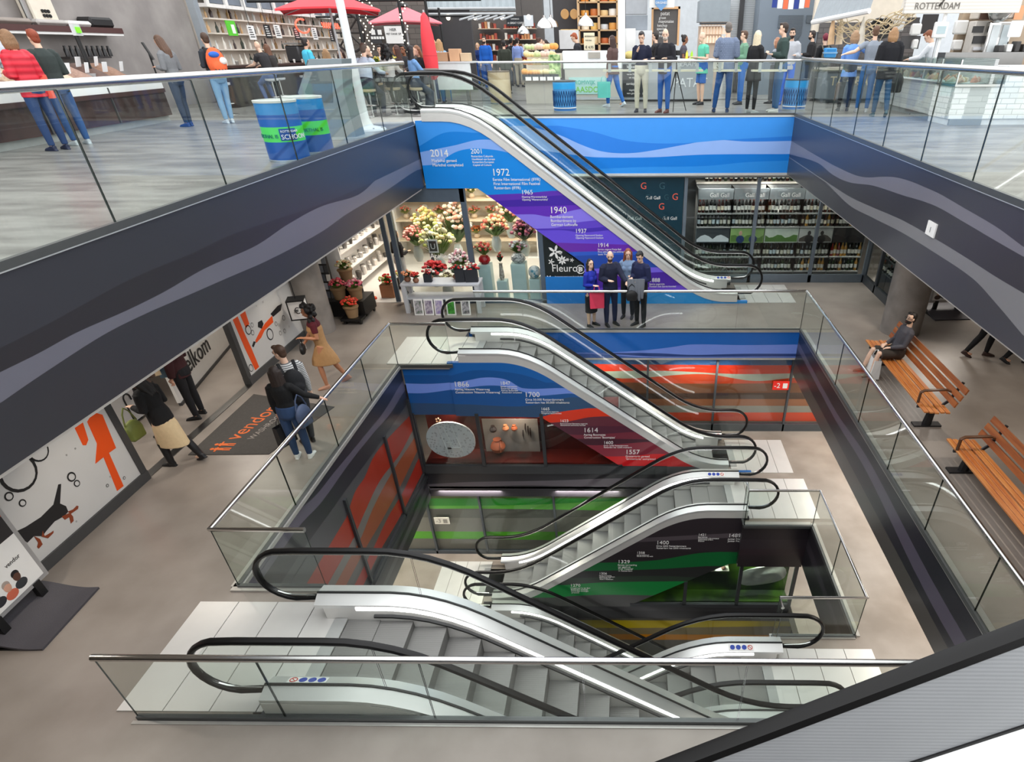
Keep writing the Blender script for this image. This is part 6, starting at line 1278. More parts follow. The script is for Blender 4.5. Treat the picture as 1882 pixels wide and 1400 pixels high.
# ---- deli counter on the left: runs slightly away to the left
DA, DB = Vector((-10.62, 8.8, 0)), Vector((-11.35, 17.4, 0)); dd = (DB-DA).normalized(); dang = math.atan2(dd.y, dd.x); nrm = Vector((-dd.y, dd.x, 0))   # towards the seller
def dpos(s, off, z): return DA+dd*s+nrm*off+Vector((0, 0, z))
DL = (DB-DA).length
dc = thing('deli_counter', 'long dark brown deli counter with glass front and white edge', 'counter', tuple(dpos(DL/2, .5, 0)))
def dbox(mb, s0, s1, o0, o1, z0, z1): c = dpos((s0+s1)/2, (o0+o1)/2, (z0+z1)/2); mb.obox(c, (s1-s0, o1-o0, z1-z0), dang)
m = MB(); dbox(m, 0, DL, .12, 1.1, 0, .14); m.build('plinth', M('#b9bcba', .5), dc, 0)
m = MB(); dbox(m, 0, DL, .02, 1.1, .14, .62); m.build('front_panel', BROWN, dc, 0)
m = MB(); dbox(m, 0, DL, -.02, 1.12, .62, .7); m.build('ledge', M('#4a3330', .3), dc, 0)
m = MB(); dbox(m, 0, DL, 0, 1.1, .7, .84); m.build('white_edge', PAPERW, dc, 0)
m = MB(); dbox(m, 0, DL, .1, 1.1, .84, .9); m.build('display_bed', M('#b9bab8', .3, .6), dc, 0)
n = 4
for i in range(n):
    m = MB(); dbox(m, DL*i/n+.03, DL*(i+1)/n-.03, .01, .022, .16, .6); m.build('glass_front', SHOPGLASS, dc, 0)
    m = MB(); dbox(m, DL*i/n-.02, DL*i/n+.02, -.01, .03, .14, .8); m.build('mullion', STEELD, dc, 0)
FOOD = [M(c, .6, var=.25, nscale=30, bump=.8, bscale=40) for c in ('#8d6a55', '#b59c82', '#6a4a3a', '#c9b8a0', '#9a7a6a', '#5c4238')]
for i in range(13):
    s = .35+i*.62; t = thing('food_tray', ('first', 'second', 'third', 'fourth', 'fifth', 'sixth', 'seventh', 'eighth', 'ninth', 'tenth', 'eleventh', 'twelfth', 'last')[i]+' heaped tray of nuts along the deli counter, counted from the near end', 'tray', tuple(dpos(s, .6, .9)), 'heaped trays on the deli counter')
    m = MB(); dbox(m, s-.28, s+.28, .2, 1.05, .9, .93); dbox(m, s-.28, s+.28, .6, 1.05, .93, 1.05); m.build('tray', M('#c9ccca', .3, .6), t, 0)
    m = MB(); n1, n2 = 8, 9
    vs = [tuple(dpos(s-.26+.52*a/n1, .22+.8*b_/n2, .9+.3*b_/n2+.13*sin(pi*a/n1)*sin(pi*b_/n2)**.6*RN.uniform(.75, 1.1) if 0 < a < n1 and 0 < b_ < n2 else .88+.3*b_/n2)) for a in range(n1+1) for b_ in range(n2+1)]
    m.add(vs, [(a*(n2+1)+b_, (a+1)*(n2+1)+b_, (a+1)*(n2+1)+b_+1, a*(n2+1)+b_+1) for a in range(n1) for b_ in range(n2)]); o = m.build('food', FOOD[i % 6], t); o['kind'] = 'stuff'
    for j in range(2):
        m = MB(); c = dpos(s+.14*(-1)**j, .38+.34*j, 1.16+.1*j); m.obox(c, (.15, .008, .19), Matrix.Rotation(dang+.1*(-1)**i, 3, 'Z')@Matrix.Rotation(.3, 3, 'X')); o = m.build('price_card', PAPERW, None, 0); tag(o, 'white price card standing in the trays of the deli counter', 'price card', 'white price cards on the deli counter')
def on_wall(u, v): return onx(u, v, -15.4)
# shelf on the grey wall, scale, slicer, box
sh = thing('wall_shelf', 'long dark brown shelf with white underside on the grey deli wall', 'shelf', (-14.9, 15, 1.9)); p0, p1 = onx(150, 60, -13.7), onx(228, 62, -13.7)
m = MB(); m.box(-14.2, -13.7, 9, p1.y, p1.z, p1.z+.12); m.build('board', M('#4f2f2c', .5), sh, 0); m = MB(); m.box(-14.2, -13.72, 9, p1.y, p1.z-.05, p1.z); m.build('light_edge', WHITE, sh, 0)
m = MB(); m.box(-14.2, -13.8, p0.y-.6, p1.y-.7, 1.3, 1.34); o = m.build('wall_shelf', M('#2f2a2a', .5)); tag(o, 'lower dark shelf with black jars on the deli wall', 'shelf')
for i in range(9):
    m = MB(); m.lathe([(.05, 0), (.05, .15), (.03, .18), (.03, .23)], (-13.95, p0.y-.45+.19*i, 1.34), 9); o = m.build('jar', M('#1d1b1c', .3)); tag(o, 'dark jar on the lower shelf of the deli wall', 'jar', 'dark jars on the deli wall')
for i, (y, sx, c) in enumerate(((p1.y-.5, .5, '#1c1a1b'), (p1.y-1.3, .45, '#d9d6d2'), (p1.y-2.2, .55, '#a9a49f'), (p1.y-3.3, .6, '#8a8078'))):
    m = MB(); m.box(-14.15, -13.75, y-sx, y+sx*.7, p1.z+.12, p1.z+.24+.1*(i == 0), bev=.05); o = m.build('storage_box', M(c, .6, var=.1)); tag(o, ('black covered bundle', 'white box', 'clear plastic tray', 'brown box')[i]+' on the dark brown deli shelf', 'box')
mc = thing('wall_machine', 'cream wall machine panel with steel pipe above the deli seller', 'machine', (-13.9, 14, 2.0)); p = onx(82, 25, -13.9)
m = MB(); m.box(-14.2, -13.9, p.y-.35, p.y+.4, 2.02, 3.6, bev=.03); m.build('cabinet', CREAM, mc); m = MB(); m.tube([(-13.95, p.y-.45, 1.95), (-13.95, p.y-.45, 3.6)], .06, 8); m.build('pipe', STEELD, mc)
for i in range(6):
    m = MB(); m.lathe([(.035, 0), (.035, .03), (0, .03)], (-13.9, p.y-.05+.09*(i % 3), 2.15+.09*(i//3)), 10, 0, Matrix.Rotation(pi/2, 3, 'Y')); m.build('dial', BLACK, mc)
m = MB(); m.box(-14.19, -13.6, 9.5, 14.0, 0, 1.62, bev=.02); o = m.build('back_cabinet', CREAM); tag(o, 'cream cabinet with dark slot behind the deli seller', 'cabinet'); MB().box(-13.6, -13.585, 9.6, 13.9, 1.45, 1.56).build('slot', BLACK, o, 0)
sc_ = thing('weighing_scale', 'shop scale with bright green display on the deli counter', 'scale', tuple(dpos(4.3, .8, .95))); c = onx(140, 55, -11.75)
m = MB(); m.obox((c.x, c.y, c.z), (.06, .42, .2), .35); m.build('head', M('#cfd0d2', .4), sc_); m = MB(); m.obox((c.x+.05, c.y, c.z), (.02, .24, .1), .35); m.build('display', M('#6ee01a', .4, emit=.6), sc_)
m = MB(); m.tube([(c.x-.05, c.y, .95), (c.x-.05, c.y, c.z-.05)], .04, 8); m.build('pole', BLACK, sc_); m = MB(); m.obox((c.x-.2, c.y, 1.0), (.5, .5, .1), .35); m.build('base', LAM, sc_)
pm_ = thing('menu_tablet', 'black sign tablet standing on the deli counter', 'sign', tuple(dpos(6.0, .3, .95))); c = onx(272, 94, -11.6); m = MB(); m.obox(c, (.03, .42, .36), Matrix.Rotation(.5, 3, 'Z')@Matrix.Rotation(-.3, 3, 'Y')); m.build('tablet', BLACK, pm_, 0)
m = MB(); m.tube([(c.x, c.y, .95), tuple(c)], .02, 6); m.build('stem', BLACK, pm_)
for i in range(3): m = MB(); a = dpos(5.1+.08*i, .55, 1.0); m.tube([a, a+Vector((.1-.1*i, .1, .42))], .012, 6); o = m.build('scoop', (M('#2a4ab0', .4), STEEL, M('#2a4ab0', .4))[i]); tag(o, ('blue handled scoop', 'steel scoop', 'second blue handled scoop')[i]+' standing in the deli trays', 'scoop')
# slanted steel column at the end of the deli wall
p = onx(395, 135, -12.4); m = MB(); m.box(-12.5, -12.3, p.y-.12, p.y+.12, 0, 7); struct('wall_left', m, M('#a9b1b8', .35, .5))
# ---- bar
BY0, BY1 = 24.5, 38.5
br = thing('bar_counter', 'long dark brown bar counter on the left', 'counter', (-12.3, 30, 0))
m = MB(); m.box(-12.6, -12.0, 21.6, BY1, 0, 1.02); m.build('body', two_tone('bar_front', '#2a2424', '#4a403c', 2, .4), br, 0); m = MB(); m.box(-12.7, -11.8, 21.6, BY1, 1.02, 1.08); m.build('worktop', M('#4a3632', .3), br, 0)
bk = thing('back_bar', 'white back bar with glass cabinets and rows of bottles', 'shelf', (-14, 31, 0))
m = MB(); m.box(-14.3, -14.1, BY0, BY1, 0, 3.3); m.build('back_panel', M('#d8cfc4', .6, var=.08), bk, 0)
for z in (1.05, 1.5, 1.95, 2.35): m = MB(); m.box(-14.1, -13.75, BY0+.2, BY1, z-.04, z); m.build('shelf_board', M('#e8ddd0', .5), bk, 0)
m = MB(); m.box(-14.1, -13.6, BY0, BY1, 2.62, 2.72); m.box(-14.1, -13.6, BY0, BY1, 3.15, 3.3)
for i in range(12): y = BY0+.1+1.15*i; m.box(-13.65, -13.58, y-.09, y+.09, 2.62, 3.3)
m.build('cabinet_frame', M('#e9e6e2', .5), bk, 0)
for i in range(11): y = BY0+.22+1.15*i; m = MB(); m.box(-13.7, -13.66, y, y+.96, 2.74, 3.14); m.build('cabinet_pane', M('#6f7782', .2, var=.2, nscale=2), bk, 0)
m = MB(); m.lathe([(.04, 0), (.045, .14), (.015, .2), (.015, .28)], n=8); BB = [m.mesh('bar_bottle', M(c, .2)) for c in ('#e9e2d8', '#8a6a3a', '#1f2a1a', '#c9a070', '#3a2420', '#d9d9d6')]
for r, z in enumerate((1.05, 1.5, 1.95, 2.35)):
    for i in range(34):
        o = bpy.data.objects.new('bar_bottle', BB[RN.randrange(6)]); COL.objects.link(o); o.location = (-13.92+RN.uniform(-.05, .1), BY0+.35+.4*i, z); s = RN.uniform(.85, 1.25); o.scale = (s, s, s); tag(o, 'bottle on the '+('lowest', 'second', 'third', 'top')[r]+' shelf of the back bar', 'bottle', ('lowest', 'second', 'third', 'top')[r]+' row of back bar bottles')
for i in range(6):
    p = onx((492, 510, 545, 578, 610, 462)[i], (58, 58, 62, 62, 66, 60)[i], -13.0); q = thing('menu_board', ('leftmost', 'second', 'third', 'fourth', 'fifth, furthest', 'nearest')[i]+' small black menu board hanging over the bar', 'sign', p, 'hanging menu boards over the bar'); m = MB(); m.box(p.x, p.x+.02, p.y-.22, p.y+.22, p.z-.2, p.z+.2); m.build('board', BLACK if i % 2 == 0 else WHITE, q, 0); m = MB()
    for j in range(5): m.box(p.x+.02, p.x+.025, p.y-.16, p.y+.02+.03*j, p.z+.13-.065*j, p.z+.155-.065*j)
    m.build('chalk_lines', WHITE if i % 2 == 0 else BLACK, q, 0); m = MB(); m.tube([(p.x, p.y, p.z+.2), (p.x, p.y, 3.4)], .008, 5); m.build('cord', BLACK, q)
ge = thing('exit_sign', 'green and white exit sign above the bar', 'sign', onx(427, 52, -13.0)); p = onx(427, 52, -13.0); MB().box(p.x, p.x+.03, p.y-.35, p.y+.2, p.z-.2, p.z+.2).build('board', M('#4fae2a', .4, emit=.3), ge, 0); MB().box(p.x+.03, p.x+.035, p.y-.1, p.y+.1, p.z-.14, p.z+.1).build('symbol', WHITE, ge, 0)
ne = thing('neon_sign', 'red neon squiggle glowing over the bar', 'sign', onx(560, 50, -13.8)); p = onx(560, 48, -12.8); NEON = M('#ff4530', .4, var=0, emit=2.2)
m = MB(); m.tube([(p.x, p.y+.5*cos(a)*1.2-.2, p.z+.22*sin(a)) for a in [i*pi/8 for i in range(3, 16)]], .03, 6); m.build('tube', NEON, ne)
q0 = onx(592, 46, -12.8); m = MB(); m.tube([(q0.x, q0.y+.12*i, q0.z+.08*(-1)**i) for i in range(16)], .028, 6); m.build('tube', NEON, ne)
cfm = thing('coffee_machine', 'dark coffee machine on the bar', 'machine', (-12.3, 27.5, 1.08)); m = MB(); m.box(-12.6, -12.1, 27, 28, 1.08, 1.6, bev=.05); m.build('body', M('#4a4a4c', .3, .6), cfm)
m = MB(); m.box(-12.6, -12.05, 27, 28, 1.62, 1.68); m.build('cup_rail', STEEL, cfm, 0)
for i in range(26):
    m = MB(); m.lathe([(.03, 0), (.045, .1), (.02, .11)], (-12.25+RN.uniform(-.25, .3), 21.9+.45*i+RN.uniform(-.1, .1), 1.08), 8); o = m.build('glass_jar', M(RN.choice(('#e9e6e0', '#cfcac2', '#8f8a84', '#dfe5e6')), .15)); tag(o, 'small glass on the bar top', 'glass', 'small glasses on the bar top')
def stool(label, x, y, h=.74, col=SC_W, group='bar stools'):
    t = thing('bar_stool', label, 'stool', (x, y, 0), group); m = MB(); m.lathe([(.05, h-.08), (.19, h-.05), (.2, h), (.0, h+.005)], (x, y, 0), 16); m.build('seat', col, t)
    m = MB(); m.tube([(x, y, .03), (x, y, h-.05)], .024, 8); m.build('pole', STEEL, t); m = MB(); m.lathe([(.2, 0), (.2, .015), (.04, .035)], (x, y, 0), 16); m.build('base', STEEL, t); m = MB(); m.tube([(x+.15*cos(a), y+.15*sin(a), .26) for a in [i*pi/6 for i in range(12)]], .01, 5, closed=True); m.build('foot_ring', STEEL, t); return t
for i, (x, y) in enumerate((tuple(b1_.t.location.xy), tuple(b2_.t.location.xy), (-10.9, 19.2), (-11.0, 24.6), (-11.0, 26.2))): stool(('bar stool under the bald man in the printed shirt', 'bar stool under the brown-haired person', 'free round bar stool nearest the deli counter', 'first free bar stool along the bar beyond the sitters', 'furthest bar stool along the bar')[i], x, y)
TABW = M('#8a8078', .5)
for i, (x, y) in enumerate(((b4_.t.location.x+.2, 20.5), (b6_.t.location.x, 18.95), (b9_.t.location.x-.1, 19.75), (b12.t.location.x+.2, 19.6))):
    t = thing('terrace_table', ('leftmost', 'second', 'third', 'rightmost')[i]+' round terrace table among the sitting people', 'table', (x, y, 0), 'terrace tables'); m = MB(); m.lathe([(.3, .0), (.3, .02), (.05, .05)], (x, y, 0), 16); m.tube([(x, y, .02), (x, y, .98)], .03, 8); m.build('leg', BLACK, t); m = MB(); m.lathe([(.0, .98), (.27, .98), (.27, 1.02), (0, 1.02)], (x, y, 0), 20); m.build('tabletop', TABW, t)
for i, (x, y) in enumerate([tuple(q.t.location.xy) for q in (b4_, b5_, b6_, b7_, b8_, b9_, b10, b11, b12, b13)]): stool('wooden terrace stool under a sitting person', x, y, .62, M('#b9a88a', .6), 'wooden stools of the terrace')
for i, (x, y) in enumerate(((b6_.t.location.x+.1, 18.95), (b9_.t.location.x-.1, 19.75))):
    bouquet('table_flowers', 'yellow flowers in a vase on the '+('second' if i == 0 else 'third')+' terrace table', (x, y, 1.02), .1, .2, ('#e8d040', '#f0e080'), 1, (.05, .12, M('#cfd6d4', .2), 'vase'), 8)
# parasols
def parasol(label, px, Y, dx, apex_dz, col, half, rot=.0):
    p = ony(px[0], px[1], Y); t = thing('parasol', label, 'parasol', (p.x, p.y, 0)); zE = p.z; m = MB(); ap = (p.x, p.y, zE+apex_dz); C4 = []
    for i in range(4):
        a = rot+pi/4+i*pi/2; C4.append((p.x+half*1.414*cos(a), p.y+half*1.414*sin(a), zE))
    for i in range(4):
        a, b = Vector(C4[i]), Vector(C4[(i+1) % 4]); ms = [a.lerp(b, k/4)+Vector((0, 0, -.06*sin(pi*k/4)*-1)) for k in range(5)]
        for k in range(4): m.add([ap, ms[k], ms[k+1]], [(0, 1, 2)]); m.add([ms[k], ms[k]+Vector((0, 0, -.035)), ms[k+1]+Vector((0, 0, -.035)), ms[k+1]], [(0, 1, 2, 3)])
    m.build('canopy', M(col, .7, var=.03), t, 0); m = MB(); m.tube([(p.x, p.y, 0), (p.x, p.y, zE+apex_dz+.05)], .03, 8); m.build('pole', LAM, t); m = MB(); m.lathe([(.0, -.03), (.22, -.02), (.18, .05), (0, .09)], ap, 14); m.build('cap', BLACK, t)
    for c in C4: m = MB(); m.tube([(p.x, p.y, zE+apex_dz-.15), tuple(Vector(c)+Vector((0, 0, -.02)))], .012, 5); m.build('rib', LAM, t)
    m = MB(); m.box(p.x-.3, p.x+.3, p.y-.3, p.y+.3, 0, .08); m.build('foot', DGREY, t, 0)
parasol('large open red parasol over the terrace', (607, 22), 18.2, 0, .42, '#e23a44', 1.12, .35)
parasol('smaller faded pink parasol behind the large red one', (745, 44), 25.5, 0, .5, '#d8737c', 1.15, .3)
cp = thing('closed_parasol', 'closed red parasol standing at the right end of the terrace', 'parasol', (-4.15, 16.0, 0)); p = ony(787, 80, 20); x, y = p.x, 20
bpy.data.objects[cp.name].location = (x, y, 0); m = MB(); m.lathe([(.06, .75), (.17, .85), (.2, 1.25), (.17, 1.75), (.1, 2.15), (.02, 2.25)], (x, y, 0), 12); m.build('canopy', M('#e8404a', .7), cp); m = MB(); m.tube([(x, y, 0), (x, y, 2.3)], .025, 8); m.build('pole', LAM, cp); m = MB(); m.box(x-.3, x+.3, y-.3, y+.3, 0, .1); m.build('foot', DGREY, cp, 0); m = MB(); m.tube([(x+.18*cos(a), y+.18*sin(a), 1.3) for a in [i*pi/6 for i in range(12)]], .02, 5, closed=True); m.build('tie', M('#b02a34', .7), cp)
# white lamp post, kiosk, barrels
lp = thing('lamp_post', 'white tapered steel post with flared round foot', 'post', (-5.72, 15.15, 0)); m = MB(); m.lathe([(.42, 0), (.4, .03), (.16, .08), (.1, .22), (.085, .5), (.08, 2), (.11, 6)], (-5.72, 15.15, 0), 20); m.build('post', M('#e6eaec', .35), lp)
for i in range(8): m = MB(); a = i*pi/4; m.cyl((-5.72+.34*cos(a), 15.15+.34*sin(a), .03), .02, .02, 8); m.build('bolt', STEELD, lp)
kk = thing('info_kiosk', 'grey bent information kiosk with sloping desk top', 'kiosk', (-5.78, 14.0, 0)); KG = M('#7f8a8f', .4, .3)
m = MB(); m.prism([(-5.95, 0), (-5.42, 0), (-5.47, .8), (-5.37, 1.3), (-5.98, 1.3), (-6.36, .76), (-6.2, .55), (-6.05, .5)], 'y', 13.7, 14.2); m.build('body', KG, kk, 0); m = MB(); m.prism([(-6.02, 1.28), (-6.34, .8), (-6.36, .8), (-6.04, 1.29)], 'y', 13.76, 14.14); m.build('screen', M('#4a5458', .2), kk, 0); m = MB(); m.prism([(-5.9, 1.2), (-6.22, .77), (-6.08, .6), (-5.72, .6), (-5.6, 1.2)], 'y', 13.692, 13.7); m.build('side_panel', M('#5d676c', .4, .3), kk, 0)
m = MB(); m.lathe([(.62, 0), (.62, .012), (0, .012)], (-5.76, 13.95, 0), 24); m.build('foot_plate', M('#a9b0b2', .4, .4), kk)
def barrel(label, x, y, r, h, bands, name='barrel', cat='waste barrel', group=None, rim='#d9dcd8', txt=None):
    t = thing(name, label, cat, (x, y, 0), group); z = 0
    for hh, c in bands: m = MB(); m.lathe([(r, 0), (r*1.004, hh*.5), (r, hh)], (x, y, z), 28); m.build('band', M(c, .35, var=.04), t); z += hh
    m = MB(); m.lathe([(r*1.02, 0), (r*1.03, .03), (r*.9, .035), (r*.86, .0)], (x, y, z), 28); m.build('rim', M(rim, .4), t); m = MB(); m.lathe([(r*1.02, 0), (r*1.02, .03), (r, .035)], (x, y, 0), 28); m.build('foot_ring', M('#9aa4ac', .4, .4), t)
    m = MB(); m.lathe([(0, 0), (r*.86, 0), (r*.86, .01), (0, .01)], (x, y, z-.04), 24); m.build('inside', BLACK, t)
    return t
def wrap_text(s, size, x, y, r, z, a0, mat, par, name='lettering'):
    q = text_mb(s, size, ext=.004); q.v = [(x+(r+.006-v[1])*sin(a0+v[0]/r), y-(r+.006-v[1])*cos(a0+v[0]/r), z+v[2]) for v in q.v]; q.build(name, mat, par, 0)
bands = ((.28, '#124a96'), (.2, '#52d83a'), (.16, '#1456a8'), (.15, '#1c84c8'))
for i, (x, y) in enumerate(((-5.36, 10.7), (-5.34, 11.6))):
    t = barrel(('front' if i == 0 else 'rear')+' blue oil barrel with bright green band beside the glass rail', x, y, .3, .8, bands)
    wrap_text('MARKTHAL IS', .07, x, y, .3, .335, -1.25 if i == 0 else -.3, M('#1a7a3a', .5), t)
    if i == 0:
        m = MB(); r = .305
        for k in range(8): a, b = .28+.1*k, .38+.1*k; m.quad((x+r*sin(a), y-r*cos(a), .3), (x+r*sin(b), y-r*cos(b), .3), (x+r*sin(b), y-r*cos(b), .46), (x+r*sin(a), y-r*cos(a), .46))
        m.build('label', M('#123f8a', .4), t, 0); wrap_text('SCHOON', .09, x, y, .31, .32, .33, WHITE, t); wrap_text('ROTTERDAM', .042, x, y, .31, .41, .35, WHITE, t)
for i, (u, v) in enumerate(((1037, 207), (1463, 204))):
    p = g0(u, v); t = barrel(('left' if i == 0 else 'right')+' blue patterned bin behind the back glass rail', p.x, p.y+.35, .31, .74, ((.12, '#3a76be'), (.42, '#4690d0'), (.16, '#28a4ea')), 'bin', 'bin', rim='#4a4f52')
    m = MB(); x, y, r = p.x, p.y+.35, .315
    for k in range(14):
        a = -1.5+k*.22
        for sg_ in (-1, 1): m.tube([(x+r*sin(a+sg_*.22*j/4), y-r*cos(a+sg_*.22*j/4), .14+.36*j/4) for j in range(5)], .008, 4)
    m.build('diamond_pattern', M('#1b4478', .4), t); m = MB(); m.tube([(x+r*sin(a), y-r*cos(a), .1) for a in [-1.4+.2*i for i in range(15)]], .012, 4); m.build('white_stripe', WHITE, t)
p = g0(922, 190); barrel('beige drum beside the fruit display', p.x, p.y, .34, .85, ((.2, '#c9b896'), (.45, '#d8c8a8'), (.2, '#bca988')), rim='#6a5a48')
# pergola pipes, dark wall, posts with fairy lights
dw = pbox('dark_wall', 'dark charcoal wall behind the terrace', 'wall panel', (782, 28, 868, 104), 31, .2, DARKW, z0=0, z1=2.8)
pg = thing('pergola', 'black steel pergola frame over the terrace', 'pergola', (-6, 26, 0))
for u, Y in ((663, 22), (742, 23), (790, 24), (812, 29)):
    p = ony(u, 60, Y); m = MB(); m.tube([(p.x, Y, 0), (p.x, Y, 2.75)], .045, 8); m.build('post', BLACK, pg)
for z, Y in ((2.72, 22), (2.72, 24), (2.5, 29)): m = MB(); m.tube([(-12, Y, z), (-4.6, Y, z)], .04, 6); m.build('beam', BLACK, pg)
for i in range(6): m = MB(); m.tube([(-5.9+.3*i, 29, 2.5), (-5.9+.3*i, 26.5, 2.3)], .03, 6); m.build('rafter', LAM, pg)
for k in range(3):
    m = MB(); u = (655, 668, 740)[k]; p = ony(u, 40, 22.5)
    for i in range(26): m.ball((p.x+.1*sin(i*.9)+(.012*i*(1 if k < 2 else .3)), 22.4, .9+.07*i), .022, 5, 4)
    o = m.build('fairy_lights', M('#fff0d8', .4, emit=1.5)); tag(o, ('left', 'middle', 'right')[k]+' string of fairy lights on the pergola', 'string lights'); o['kind'] = 'stuff'
wh = thing('wagon_wheel', 'old dark wagon wheel on the terrace wall', 'wheel', ony(640, 60, 26)); p = ony(640, 60, 26); m = MB(); m.tube([(p.x+.55*cos(a), 26, p.z+.55*sin(a)) for a in [i*pi/10 for i in range(20)]], .045, 6, closed=True); m.build('rim', M('#2a2220', .6), wh)
for i in range(8): m = MB(); a = i*pi/4; m.tube([tuple(p), (p.x+.55*cos(a), 26, p.z+.55*sin(a))], .03, 6); m.build('spoke', M('#2a2220', .6), wh)
tw = pbox('terrace_wall', 'dark brick wall at the back of the terrace', 'wall panel', (640, 25, 790, 110), 30, .2, bricks('dark_brick', '#5a5450', '#6a625c', '#48423e', .5, .18), z0=0, z1=3.2)
psign('white poster hier met dank op hanging on the terrace wall', (708, 48, 740, 80), 29.7, WHITE, (('HIER', 716, 57, .13), ('MET DANK OP', 710, 64, .09)), tm=BLK)
psign('grey price board beside the white terrace poster', (680, 54, 700, 80), 29.7, DGREY, (('■ ■', 682, 64, .22), ('■■■■■', 682, 72, .12)))
wbd = thing('serving_counter', 'white serving counter panel left of the blue overall pair', 'counter', (-5.0, 21, 0)); m = MB(); x0, x1, z0, z1 = prect(803, 116, 866, 165, 21); m.box(x0, x1, 21, 21.06, z0, z1); m.build('front_panel', M('#dfe7e6', .5), wbd, 0); m = MB(); m.box(x0-.1, x1+.1, 20.98, 21.7, z1, z1+.04); m.build('worktop', M('#cfd3d4', .4), wbd, 0)
for x in (x0+.2, x1-.2): m = MB(); m.box(x-.05, x+.05, 21.2, 21.3, 0, z1); m.build('leg', STEELD, wbd, 0)
for i, (a, b, h) in enumerate(((.05, .35, .22), (.4, .7, .3), (.72, .98, .2))): m = MB(); m.box(x0+(x1-x0)*a, x0+(x1-x0)*b, 21.15, 21.5, z1+.04, z1+.04+h, bev=.01); o = m.build('wooden_box', M(('#b08a6a', '#caa07c', '#c9b090')[i], .7)); tag(o, ('left', 'middle', 'right')[i]+' wooden box on the white serving counter', 'box')
# ---- coffee stall (far)
cfw = pbox('coffee_stall', 'far coffee stall with dark shelves', 'stall', (868, 20, 1000, 100), 36, .3, M('#5a5552', .6), z0=0, z1=4)
psign('dark sign reading a great coffee', (931, 30, 962, 48), 35.5, M('#23272c', .5), (('EXPERIENCE', 939, 36, .07), ('A GREAT COFFEE', 933, 44, .105)))
psign('blue and white cup poster beside the coffee sign', (963, 28, 980, 48), 35.5, M('#dfe4e8', .5), (), tm=WHITE)
for r in range(4):
    z = 1.0+.42*r
    for k in range(3):
        u0 = (880, 926, 951)[k]; x = ony(u0, 60, 35.6).x; m = MB(); m.box(x, x+(1.0, .75, .9)[k], 35.5, 35.9, z-.03, z); o = m.build('shelf_board', M('#c9b39a', .5)); tag(o, ('lowest', 'second', 'third', 'top')[r]+' '+('left', 'middle', 'right')[k]+' shelf of the coffee stall', 'shelf', 'coffee stall shelves')
        for j in range(6): m = MB(); m.box(x+.04+.14*j, x+.15+.14*j, 35.55, 35.7, z, z+RN.uniform(.14, .26)); o = m.build('package', M(RN.choice(('#8c3a2a', '#c98a5a', '#e0d8cc', '#5a3a2a', '#b05040')), .6)); tag(o, 'package on the '+('left', 'middle', 'right')[k]+' shelves of the coffee stall', 'package', ('left', 'middle', 'right')[k]+' packages of the coffee stall')
hc_ = thing('hanging_awning', 'grey corrugated canopy with rail over the coffee stall', 'canopy', ony(900, 15, 31)); x0, x1, z0, z1 = prect(700, -60, 945, 26, 31); m = MB()
n = 40
for i in range(n): a = x0+(x1-x0)*i/n; m.quad((a, 31+.05*(i % 2), z0+.1), (a+(x1-x0)/n, 31+.05*((i+1) % 2), z0+.1), (a+(x1-x0)/n, 31+.05*((i+1) % 2), z1), (a, 31+.05*(i % 2), z1))
m.build('sheet', M('#b9c4c9', .5), hc_, 0)
for z in (z0, z0+.18): m = MB(); m.tube([(x0, 30.95, z), (x1, 30.95, z)], .05, 8); m.build('rail', LAM, hc_)
for i in range(7): m = MB(); m.ball((x0+.4+1.1*i, 30.9, z0-.12), .09, 8, 6); m.build('globe_lamp', M('#fff4e0', .4, emit=1.6), hc_)
# ---- cheese stall
ck_ = pbox('cheese_wall', 'dark back wall of the cheese stall', 'wall panel', (1018, 0, 1150, 120), 27.6, .2, DARKW, z0=0, z1=4)
cs_ = thing('cheese_shelf', 'tall wooden cheese shelves at the back of the cheese stall', 'shelf', (-1, 27.2, 0)); SHW = M('#c9a67c', .6)
xs = [ony(u, 50, 27).x for u in (1064, 1101, 1135)]
for x in xs: m = MB(); m.box(x-.04, x+.04, 26.9, 27.4, .9, 3.6); m.build('upright', SHW, cs_, 0)
for z in (1.2, 1.6, 2.0, 2.4, 2.8, 3.2): m = MB(); m.box(xs[0], xs[2], 26.9, 27.4, z-.04, z); m.build('shelf_board', SHW, cs_, 0)
def cheese(label, c, r, h, col, flat_=True, group=None):
    m = MB(); m.lathe([(r*.92, 0), (r, h*.2), (r, h*.8), (r*.92, h)], c, 18, 0, None if flat_ else Matrix.Rotation(pi/2, 3, 'X')); o = m.build('cheese', M(col, .5, var=.06)); tag(o, label, 'cheese', group); return o
for zi, z in enumerate((1.2, 1.6, 2.0, 2.4, 2.8, 3.2)):
    for k, x in enumerate((xs[0]+.22, xs[0]+.56, xs[1]+.18, xs[1]+.5)): cheese('cheese on the '+('lowest', 'second', 'third', 'fourth', 'fifth', 'top')[zi]+' board of the wooden cheese shelves', (x, 27.15, z), .15, .16+.04*(k % 2), (('#e0a04a', '#c8743a', '#e8c890', '#f0ece4'), ('#d88a3a', '#f0dcb0', '#c86a3a', '#e0a050'), ('#f2ead8', '#e8c070', '#d8dde0', '#e0a050'))[zi % 3][k], True, ('lowest', 'second', 'third', 'fourth', 'fifth', 'top')[zi]+' board of cheeses')
for i, u in enumerate((1038, 1055)):
    p = ony(u, 26, 27); cheese(('left' if i == 0 else 'right')+' large upright cheese wheel on the dark wall', (p.x, 27.1, p.z), .15, .12, '#b98c54', False)
    for j in range(4): cheese('flat yellow cheese stacked below the upright wheels', (p.x, 27.1, 1.62+.1*j), .2, .095, '#caa45c', True, 'flat stacked cheeses')
